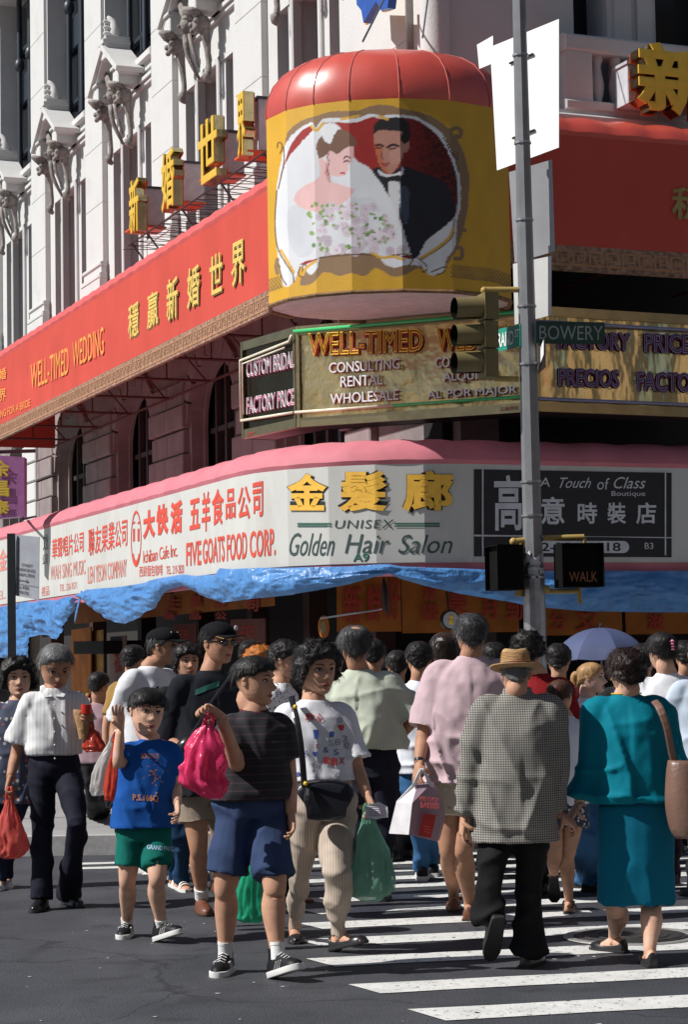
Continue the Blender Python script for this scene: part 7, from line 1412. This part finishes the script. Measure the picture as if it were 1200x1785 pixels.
# 11 -- tall man in pink tee
def x11(T):
    w_ = T['hand+1']; E_, W_ = T['S'][(1, 'a')]; d = nrm(W_ - E_); b = MB(); b.tube([W_ - d * .03, W_ - d * .012], .031, 14); b.build('wristwatch', BK, T['root'], smooth='auto')
T = person('tall man in faded pink tee and beige shorts, seen from behind', 12.0, 1.08, 176, (822, 1072, 1142, 186, 0, 0), (822, 1146), (806, 1350), L=((738, 1284, -.02), (731, 1332, -.12), dict(curl=1.0, n=(.3, .2, 0))), Rr=((882, 1290, .0), (878, 1358, .05)), r=((808, 1478, -.03), 820, 1604, 168), l=((784, 1480), 792, 1588, 178), g=1.0, hw=.185, skin='tan', hair=dict(m=HSALT, zf=.5, zs=-.05, zb=-.62, th=.13, na=.05, nf=5, strands=520, slen=.28, curl=.25), top=dict(m=cl('faded_pink_tee', (.50, .37, .40)), hem=1364, sleeve=.86, ease=.032, wr=1.9, cuff=.012, collar='ring'), bottom=dict(m=pattern_mat('beige_printed_cloth', (.50, .44, .34), (.33, .27, .2), (.6, .55, .45), 22, .22), kind='shorts', hem=1416, waist=1350, hemr=.105), shoes=('loafer', BRN, BRS), seed=24, extra=x11)
t = thing('shopping_bag', 'white carrier bag with red printing, held by the tall man in pink', 'shopping bag', tuple(atY(740, 1467, 11.75)))
def ppoly(pts, D): return [atY(x, y, D + d) for x, y, d in pts]
WB = mat('white_thin_plastic', (.72, .70, .72), .35, trans=.2, bump=.004, bscale=18); b = MB(); A0 = ppoly([(679, 1453, .1), (713, 1455, -.05), (719, 1400, -.05), (728, 1368, 0), (722, 1366, 0), (692, 1398, .08)], 11.7); b.prism(A0, np.array([0, .07, 0])); fixn(b.build('white_side', WB, t))
b = MB(); A1 = ppoly([(713, 1455, -.05), (762, 1467, .0), (772, 1430, .02), (769, 1400, .02), (752, 1366, 0), (728, 1368, 0), (719, 1400, -.05)], 11.7); b.prism(A1, np.array([.02, .10, 0])); fixn(b.build('bag_front', mat('mauve_white_plastic', (.42, .30, .36), .35, trans=.2, bump=.004, bscale=18), t))
b = MB(); b.prism(ppoly([(729, 1456, -.065), (752, 1461, -.045), (761, 1421, -.04), (739, 1418, -.06)], 11.7), np.array([0, .005, 0])); fixn(b.build('red_panel', mat('red_bag_print', (.45, .03, .025), .4), t))
b = MB()
for tx, q in (('MEI DICK', (732, 766, 1388, 1396)), ('BARBER', (734, 768, 1398, 1408))): x0, x1, y0, y1 = q; text_q(b, tx, ppoly([(x0, y1, -.06), (x1, y1 + 3, -.045), (x1, y0 + 3, -.045), (x0, y0, -.06)], 11.7), np.array([0, -1., 0]), .0, off=.03)
for k in range(3): b.prism(ppoly([(738 + k, 1440 + k * 5, -.075), (750 + k, 1443 + k * 5, -.065), (750 + k, 1441.5 + k * 5, -.065), (738 + k, 1438.5 + k * 5, -.075)], 11.7), np.array([0, .002, 0]))
b.build('bag_lettering', mat('red_pink_bag_ink', (.65, .12, .12), .5), t)
b = MB(); b.tube(ppoly([(722, 1370, 0), (729, 1352, -.02), (736, 1340, -.04)], 11.7), [(.02, .008), (.012, .008), (.012, .006)], 7, sm=2); b.tube(ppoly([(752, 1370, 0), (744, 1352, -.02), (736, 1340, -.04)], 11.7), [(.02, .008), (.012, .008), (.012, .006)], 7, sm=2); b.build('handle', WB, t, smooth=True)
# 12 -- old man with straw hat and checked jacket
CHECK = stripe_mat('small_check_tweed', (.30, .285, .25), (.03, .03, .034), 88, 0, 88, .9, .45)
def x12(T):
    H, h = T['H'], T['h']; ST = mat('woven_straw', (.40, .24, .11), .8, var=.15, scale=8, bump=.003, bscale=60, stretch=(1, 1, 6)); n = 40; aa = np.arange(n) * 2 * math.pi / n; b = MB(); rs = []
    for z, k, pz in ((.42, .90, 0), (.50, .90, 0), (.8, .86, 0), (1.1, .80, .0), (1.3, .72, .0), (1.38, .6, -.02), (1.34, .35, -.06), (1.30, .05, -.10)): 
        x = k * .92 * np.sin(aa); y = k * 1.08 * np.cos(aa); zz_ = z + .10 * np.abs(np.sin(aa)) * (z > 1.2) + .05 * np.cos(aa) * (z > 1.2); pinch = 1 - .18 * np.clip(np.cos(aa), 0, 1) ** 2 * (z > .9); rs.append(H(x * pinch, y, zz_))
    b.rings(rs, (0, 1)); b.build('hat_crown', ST, T['root'], smooth=True)
    for k in range(9): c = MB(); z = .52 + k * .09; q = .90 - .0 * k; c.tube([H(.835 * math.sin(a) * (1 - .012 * k), .985 * math.cos(a) * (1 - .012 * k), z) for a in np.linspace(0, 2 * math.pi, 33)], h * .012, 4, caps=(0, 0)); c.build('straw_braid', ST, T['root'], smooth=True)
    b = MB(); rs = []
    for k, dz in ((.88, 0), (1.15, -.03), (1.42, .02), (1.46, .05), (1.42, .00), (1.15, -.06), (.88, -.04)): rs.append(H(k * .94 * np.sin(aa), k * 1.02 * np.cos(aa), .40 + dz + (.10 * np.abs(np.sin(aa)) ** 2 - .10 * np.cos(aa)) * (k - .88) * 1.6))
    b.rings(rs, (0, 0)); b.build('hat_brim', ST, T['root'], smooth=True)
    b = MB(); rs = [H(.93 * .92 * np.sin(aa), .93 * 1.08 * np.cos(aa), np.full(n, z)) for z in (.44, .66)]; b.rings(rs, (0, 0)); b.build('hat_band', stripe_mat('striped_hat_ribbon', (.02, .02, .05), (.20, .03, .03), 0, 0, 60, .6, .35), T['root'], smooth=True)
    N, A, F, s = T['N'], T['A'], T['F'], T['s']; b = MB(); b.rings([np.array([N + A * math.cos(t) * r_ * s + F * math.sin(t) * r_ * .92 * s + UP * z for t in np.linspace(0, 6.22, 26)]) for r_, z in ((.088, -.022), (.076, .010), (.070, .030), (.066, .030), (.066, .0))], (0, 0)); b.build('jacket_collar', CHECK, T['root'], smooth=True)
T = person('old man in straw fedora and small check jacket, seen from behind', 10.35, .97, 178, (900, 1146, 1212, 180, 8, 0), (903, 1209), (900, 1420), L=((821, 1338, .0), (810, 1424, .0), dict(curl=.6)), Rr=((973, 1338, .0), (973, 1418, .0), dict(d=(.75, .0, -.5), curl=.8)), l=((854, 1548, -.10), 868, 1694, 196, -58, .04), r=((924, 1550, .0), 924, 1684, 158), g=1.0, hw=.176, skin='warm', hair=dict(m=HGREY, zf=.5, zs=.0, zb=-.45, th=.03, na=.01, strands=150), top=dict(m=CHECK, hem=1466, sleeve=1.97, ease=.026, long_r=.058, wr=1.2, name='jacket', flare=.02, cuff=.004, shw=1.04), bottom=dict(m=cl('black_wool_trousers', (.010, .010, .011), .8), waist=1400, hemr=.088, wr=1.3), shoes=('dress', BK, BKS), seed=26, extra=x12)
# 13 -- woman in teal
def x13(T):
    b = MB(); b.tube([T['N'] + T['A'] * math.cos(t) * .074 + T['F'] * math.sin(t) * .066 + UP * .012 for t in np.linspace(0, 6.283, 20)], .0035, 5, caps=(0, 0)); b.build('gold_chain', GOLDL, T['root']); b = MB(); b.ell(T['H'](.74, 0., -.3), .007); b.ell(T['H'](-.74, 0., -.3), .007); b.build('earring', GOLDL, T['root'])
TEAL = cl('teal_crepe', (.0, .155, .215), .75); 
T = person('woman in teal blouse and skirt with short curly dark hair seen from behind', 10.45, .94, 181, (1093, 1136, 1209, 192, 0, 0), (1093, 1213), (1110, 1405), L=((1029, 1338, .0), (1010, 1402, .0), dict(d=(-.5, 0, -.7), curl=.8)), Rr=((1178, 1335, -.02), (1206, 1392, -.1)), l=((1074, 1580), 1073, 1660, 222), r=((1136, 1580), 1135, 1684, 182), g=1.10, hw=.172, skin='fair', hair=dict(m=hairm('dark_auburn_hair', (.02, .010, .009)), zf=.3, zs=-.2, zb=-.62, th=.23, na=.09, nf=6, strands=620, curl=.55, slen=.26), top=dict(m=TEAL, hem=1399, sleeve=1.86, ease=.03, long_r=.078, cuff=.018, wr=1.5, name='blouse'), bottom=dict(m=cl('blue_teal_skirt_cloth', (.002, .115, .19), .8), kind='skirt', hem=1569, waist=1385, hemr=.205, wr=.7), shoes=('pump', BK, BKS), seed=28, extra=x13)
t = thing('handbag', 'brown leather shoulder bag at the right edge, hanging from the teal woman\'s shoulder', 'handbag', tuple(atY(1190, 1458, 10.3))); BL_ = mat('taupe_brown_leather', (.17, .095, .07), .38, spec=.5, bump=.002, bscale=60); b = MB(); b.tube([atY(x, y, 10.25) for x, y in ((1192, 1326), (1192, 1350), (1196, 1400), (1202, 1440), (1204, 1460))], [(.075, .05), (.085, .07), (.10, .085), (.095, .08), (.07, .06)], 14, np.array([1., 0, 0]), sm=3); b.build('bag_body', BL_, t, smooth=True); b = MB(); b.tube([atY(x, y, 10.25 + d) for x, y, d in ((1180, 1340, 0), (1172, 1312, -.02), (1164, 1270, -.05), (1152, 1236, -.04), (1142, 1222, .05))], [(.018, .005)] * 5, 6, np.array([1., 0, 0]), sm=3); b.build('strap', BL_, t)
# 14.. background people
def simple(label, D, s, yaw, hx, ht, hc, nx, px, gy, fx, hair, top, bottom, skin='warm', hyaw=None, seed=1, hem=None, sleeve=.8, shoes=None, lift=0, kind='pants', bh=None, extra=None, g=1., arms=True, spread=18, **k):
    ny = hc + 10; ph = (ny + gy) / 2 - (gy - ny) * .06; hy = yaw if hyaw is None else hyaw; e = D / FPX; ax = math.cos(R(yaw)); w_ = .24 * s / e * max(.35, abs(ax)); q = 1 if ax >= 0 else -1
    return person(label, D, s, yaw, (hx, ht, hc, hy), (nx, ny), (px, ph), L=((nx + q * w_, ny + (ph - ny) * .62), (nx + q * w_ * 1.02, ph + 4)) if arms else None, Rr=((nx - q * w_, ny + (ph - ny) * .62), (nx - q * w_ * 1.02, ph + 4)) if arms else None, l=((px + q * spread * .6, (ph + gy) / 2), fx + q * spread * .5, gy, yaw), r=((px - q * spread * .6, (ph + gy) / 2), fx - q * spread * .5, gy - 6, yaw), hair=hair, top=dict(m=top, hem=hem or ph + 8, sleeve=sleeve, wr=1.3), bottom=dict(m=bottom, waist=ph - 8, kind=kind, **({'hem': bh} if bh else {})), skin=skin, shoes=shoes or ('dress', BK, BKS), seed=seed, extra=extra, g=g, **k)
DEN = cl('mid_blue_denim', (.04, .12, .26)); DKP = cl('charcoal_cloth', (.02, .02, .024)); LTD = cl('pale_denim', (.20, .27, .38))
simple('person in dark red shirt with wavy dark hair behind the straw hat', 13.0, 1.0, 172, 922, 1105, 1166, 938, 936, 1562, 940, dict(m=HBLACK, zf=.3, zs=-.3, zb=-.6, th=.24, na=.12, nf=6, strands=420, curl=.6, slen=.28), cl('dark_red_cotton', (.22, .012, .015)), DKP, seed=30, skin='warm')
def x16(T): b = MB(); H = T['H']; b.tube([H(0., -.7, .2), H(0., -1.1, .3), H(0., -1.25, -.1), H(0., -1.05, -.6)], [T['h'] * .16, T['h'] * .2, T['h'] * .2, T['h'] * .06], 10, sm=3); b.build('ponytail', HBLOND, T['root'], smooth=True)
simple('girl with blond ponytail and white shirt turned to the right', 13.2, .88, 50, 1032, 1156, 1208, 1026, 1022, 1555, 1024, dict(m=HBLOND, zf=.5, zs=-.1, zb=-.4, th=.07, na=.01, strands=260, slen=.4), cl('white_blouse_cotton', (.68, .70, .76)), DEN, seed=32, skin='pale', hyaw=70, extra=x16)
def x17(T):
    b = MB(); H, h = T['H'], T['h']; rr = random.Random(3)
    for k in range(26): a = rr.uniform(0, 6.28); q = rr.uniform(.02, .2); o_ = [q * math.cos(a), q * math.sin(a)]; b.tube([H(-.1 + o_[0] * .4, -.85 + o_[1] * .4, .35), H(-.2 + o_[0], -1.15 + o_[1], .1), H(-.25 + o_[0] * 1.4 + rr.uniform(-.1, .1), -1.1 + o_[1], -.8), H(-.2 + o_[0] * 1.2 + rr.uniform(-.15, .15), -1.05 + o_[1], -1.8), H(-.3 + o_[0], -1.0, -2.6 - rr.uniform(0, .4))], [h * .05, h * .07, h * .07, h * .06, h * .01], 5, sm=2)
    b.build('ponytail', HBROWN, T['root'], smooth=True); b = MB(); b.tube([H(-.1, -.85, .36) + T['hA'] * h * .2 * math.cos(t) + T['hU'] * h * .2 * math.sin(t) for t in np.linspace(0, 6.283, 16)], h * .09, 6, caps=(0, 0)); b.build('hair_tie', cl('burgundy_scrunchie', (.15, .01, .03)), T['root'], smooth=True)
person('girl with long brown wavy ponytail, white top and short patterned skirt', 12.2, .85, 165, (978, 1186, 1240, 150), (984, 1250), (984, 1392), L=((955, 1320), (950, 1380)), Rr=((1012, 1320), (1016, 1378)), r=((990, 1490), 993, 1593, 165), l=((968, 1492, -.06), 968, 1588, 175, -50, .03), g=.9, skin='warm', hair=dict(m=HBROWN, zf=.5, zs=-.1, zb=-.5, th=.07, na=.01, strands=300, slen=.4), top=dict(m=MATS['white_blouse_cotton'], hem=1402, sleeve=.6), bottom=dict(m=pattern_mat('navy_white_print', (.03, .035, .06), (.5, .5, .52), (.5, .5, .52), 40, .3), kind='skirt', hem=1436, waist=1385, hemr=.19), shoes=('sandal', BK, BKS), seed=34, extra=x17)
def x18(T):
    b = MB(); H, h = T['H'], T['h']; b.ell(H(-.15, -1.0, .35), (h * .12, h * .1, h * .36), np.stack([T['hA'], T['hF'], T['hU']])); 
    for k in range(4): b.tube([H(-.3, -1.0, .1 + k * .16), H(-.15, -1.14, .12 + k * .16), H(0., -1.0, .1 + k * .16)], h * .035, 5)
    b.build('hair_clip', mat('pink_plastic_clip', (.75, .22, .33), .35), T['root'], smooth=True)
simple('woman in white tee with a pink hair clip, behind the teal woman', 13.4, 1.02, 184, 1155, 1106, 1166, 1164, 1164, 1550, 1166, dict(m=HBLACK, zf=.4, zs=-.1, zb=-.5, th=.17, na=.04, strands=380, slen=.4), MATS['white_cotton_tee'], cl('plum_black_skirt', (.03, .015, .03)), seed=36, skin='fair', hyaw=200, extra=x18, g=1.08)
simple('person in pale blue shirt cut off by the right edge', 12.8, 1.0, 200, 1222, 1112, 1170, 1226, 1226, 1566, 1226, dict(m=HBLACK, zf=.4, zs=.0, zb=-.5, th=.09, na=.02, strands=150), cl('pale_blue_shirt', (.45, .52, .62)), DKP, seed=38, skin='fair')
simple('person in white shirt and blue jeans between the green and pink tees', 14.3, .98, 178, 731, 1121, 1178, 731, 738, 1534, 746, dict(m=HBLACK, zf=.4, zs=.0, zb=-.6, th=.14, na=.05, nf=7, strands=320, slen=.2, curl=.2), MATS['white_blouse_cotton'], DEN, seed=40, skin='warm', shoes=('sneaker', BKF, W))
simple('person with smooth dark brown bob beside the man in pink tee', 14.9, .98, 170, 775, 1106, 1162, 772, 776, 1512, 778, dict(m=hairm('dark_brown_bob', (.022, .013, .010), .28), zf=.35, zs=-.5, zb=-.75, th=.17, na=.01, strands=380, slen=.6), cl('charcoal_cardigan', (.03, .03, .035)), LTD, seed=42, skin='warm', hyaw=200, shoes=('sneaker', BKF, W))
simple('person in black clothes between the balding man and the white shopping bags', 15.4, .95, 180, 693, 1135, 1185, 693, 700, 1500, 702, dict(m=HBLACK, zf=.4, zs=.0, zb=-.6, th=.1, na=.03, strands=200), cl('navy_black_jacket', (.012, .014, .028)), DKP, seed=44)
simple('woman in dark top and blue jeans behind the young man in sunglasses', 13.9, .95, 20, 326, 1126, 1182, 324, 318, 1552, 310, dict(m=HBLACK, zf=.4, zs=-.5, zb=-.9, th=.2, na=.1, nf=5, strands=300, curl=.4, slen=.3), cl('black_knit', (.014, .014, .016)), cl('indigo_denim', (.015, .045, .10)), seed=46, skin='warm', shoes=('sandal', WSH, WSH), spread=12)
simple('person in dusty mauve shirt standing in the shade behind the grey haired man', 17.4, .92, 165, 172, 1172, 1216, 172, 172, 1448, 172, dict(m=HBLACK, zf=.4, zs=.0, zb=-.6, th=.1, na=.02, strands=150), cl('dusty_mauve_shirt', (.30, .20, .23)), DKP, seed=48, arms=True)
simple('shaded shopper in brown shirt behind the two men in caps', 17.8, .95, 150, 335, 1160, 1203, 336, 338, 1440, 338, dict(m=HBLACK, zf=.4, zs=.0, zb=-.6, th=.1, na=.02, strands=120), cl('brown_shirt', (.12, .06, .04)), DKP, seed=50)
simple('shopper in dark green shirt under the awning behind the curly haired woman', 17.0, .95, 190, 668, 1150, 1195, 668, 668, 1460, 668, dict(m=HBLACK, zf=.4, zs=.0, zb=-.6, th=.1, na=.02, strands=120), cl('dark_green_shirt', (.03, .06, .04)), DKP, seed=52)
simple('shopper in maroon top crossing behind the straw hat and the girl', 15.6, .95, 175, 868, 1142, 1190, 868, 868, 1494, 868, dict(m=HBLACK, zf=.4, zs=-.2, zb=-.7, th=.14, na=.04, strands=150), cl('maroon_top', (.10, .02, .025)), DKP, seed=54)
simple('person in dark clothes holding the blue umbrella', 17.0, .93, 178, 1058, 1162, 1208, 1058, 1058, 1460, 1058, dict(m=HBLACK, zf=.4, zs=-.2, zb=-.7, th=.12, na=.03, strands=120), cl('dark_dress', (.02, .018, .022)), DKP, seed=56)
# more of the crowd, deeper in
HB = dict(m=HBLACK, zf=.4, zs=-.05, zb=-.6, th=.13, na=.05, nf=6, strands=140, curl=.2, slen=.25)
for lab, D_, hx, ht, gy_, tc_, yw in (('shopper in ochre shirt far back, left of the two men in caps', 17.2, 232, 1126, 1472, (.30, .18, .06), 160), ('shopper in navy shirt behind the frizzy orange hair', 16.2, 437, 1118, 1492, (.02, .03, .07), 170), ('shopper in black top far back between orange hair and balding man', 16.6, 583, 1122, 1480, (.02, .02, .02), 185), ('shopper in slate top far back behind the balding man', 15.9, 652, 1116, 1498, (.08, .09, .12), 175), ('shopper in charcoal jacket left of the straw hat', 14.6, 862, 1122, 1528, (.03, .03, .035), 180), ('shopper in wine shirt behind the girl with the long ponytail', 15.2, 975, 1124, 1512, (.10, .015, .02), 170), ('shopper in black blouse under the blue umbrella', 15.9, 1092, 1132, 1496, (.015, .015, .02), 190), ('shopper in navy dress far back near the right edge', 15.2, 1122, 1124, 1512, (.02, .025, .06), 175), ('shopper in dark grey shirt behind the pink hair clip', 16.4, 1196, 1118, 1486, (.04, .04, .045), 170)):
    hgt = .225 * FPX / D_; simple(lab, D_, .97, yw, hx, ht, ht + hgt, hx, hx, gy_, hx + 2, HB, cl('cloth_%02d%02d%02d' % tuple(int(c_ * 99) for c_ in tc_), tc_), DKP, seed=int(hx), group='shoppers deep in the crowd')
# umbrella
ut = thing('open_umbrella', 'open slate blue umbrella above the crowd on the right', 'umbrella', tuple(atY(1054, 1150, 16.9))); UM = mat('slate_blue_nylon', (.075, .095, .19), .55, trans=.15, var=.06, scale=6); ap = atY(1048, 1094, 16.9); n = 8; rad = .41
for k in range(n):
    a0, a1 = 2 * math.pi * k / n + .2, 2 * math.pi * (k + 1) / n + .2; b = MB(); V = []; M = 8; J = 6
    for i in range(M + 1):
        t = i / M; r_ = rad * math.sin(t * 1.25) / math.sin(1.25); z = -.25 * (1 - math.cos(t * 1.35)) / (1 - math.cos(1.35))
        for j in range(J + 1):
            w_ = j / J; a = a0 + (a1 - a0) * w_; sc_ = 1 - .07 * t * math.sin(math.pi * w_); V.append(ap + np.array([r_ * sc_ * math.cos(a), r_ * sc_ * math.sin(a), z - .012 * math.sin(math.pi * w_) * t]))
    b.add(V, [(i * (J + 1) + j, i * (J + 1) + j + 1, (i + 1) * (J + 1) + j + 1, (i + 1) * (J + 1) + j) for i in range(M) for j in range(J)]); b.build('canopy_panel', UM, ut, smooth=True)
    b = MB(); b.tube([V[i * (J + 1)] - UP * .006 for i in range(M + 1)], .004, 4); b.build('rib', BLACKM, ut)
b = MB(); b.tube([ap + UP * .03, ap - UP * .75], .007, 6); b.build('shaft', STEEL, ut); b = MB(); b.tube([ap + UP * .0, ap + UP * .04], [.012, .004], 6); b.build('tip', BLACKM, ut)
# stroller glimpsed between legs
st_ = thing('baby_stroller', 'folding stroller with small grey wheels glimpsed under the white shopping bags', 'stroller', tuple(atz(705, 1503, 0))); c0 = atz(705, 1503, 0)
for dx in (-.16, .16):
    for dy in (0, .42):
        for e_ in (-.022, .022):
            b = MB(); cc_ = c0 + np.array([dx + e_, dy, .075]); a = np.arange(20) * 2 * math.pi / 20; b.rings([cc_ + np.array([o_, 0, 0]) + r_ * np.stack([a * 0, np.cos(a), np.sin(a)], 1) for o_, r_ in ((-.01, .045), (-.01, .07), (-.006, .075), (.006, .075), (.01, .07), (.01, .045))], (1, 1)); b.build('wheel', mat('grey_wheel', (.25, .25, .25), .6), st_, smooth='auto')
b = MB()
for dx in (-.16, .16): b.tube([c0 + np.array([dx, 0, .09]), c0 + np.array([dx, .22, .45]), c0 + np.array([dx, -.12, .95])], .010, 6); b.tube([c0 + np.array([dx, .42, .09]), c0 + np.array([dx, .1, .5])], .010, 6)
b.tube([c0 + np.array([-.16, -.12, .95]), c0 + np.array([.16, -.12, .95])], .014, 6); b.build('frame', STEEL, st_); b = MB(); b.box(c0 + np.array([0, .2, .42]), ((.14, 0, 0), (0, .14, .02), (0, -.003, .02))); b.box(c0 + np.array([0, .08, .62]), ((.14, 0, 0), (0, .02, 0), (0, -.05, .18))); b.build('seat', cl('grey_check_canvas', (.12, .12, .14)), st_)
# everything is drawn by cycles; keep the scene light
for m in bpy.data.meshes:
    if m.users == 0: bpy.data.meshes.remove(m)
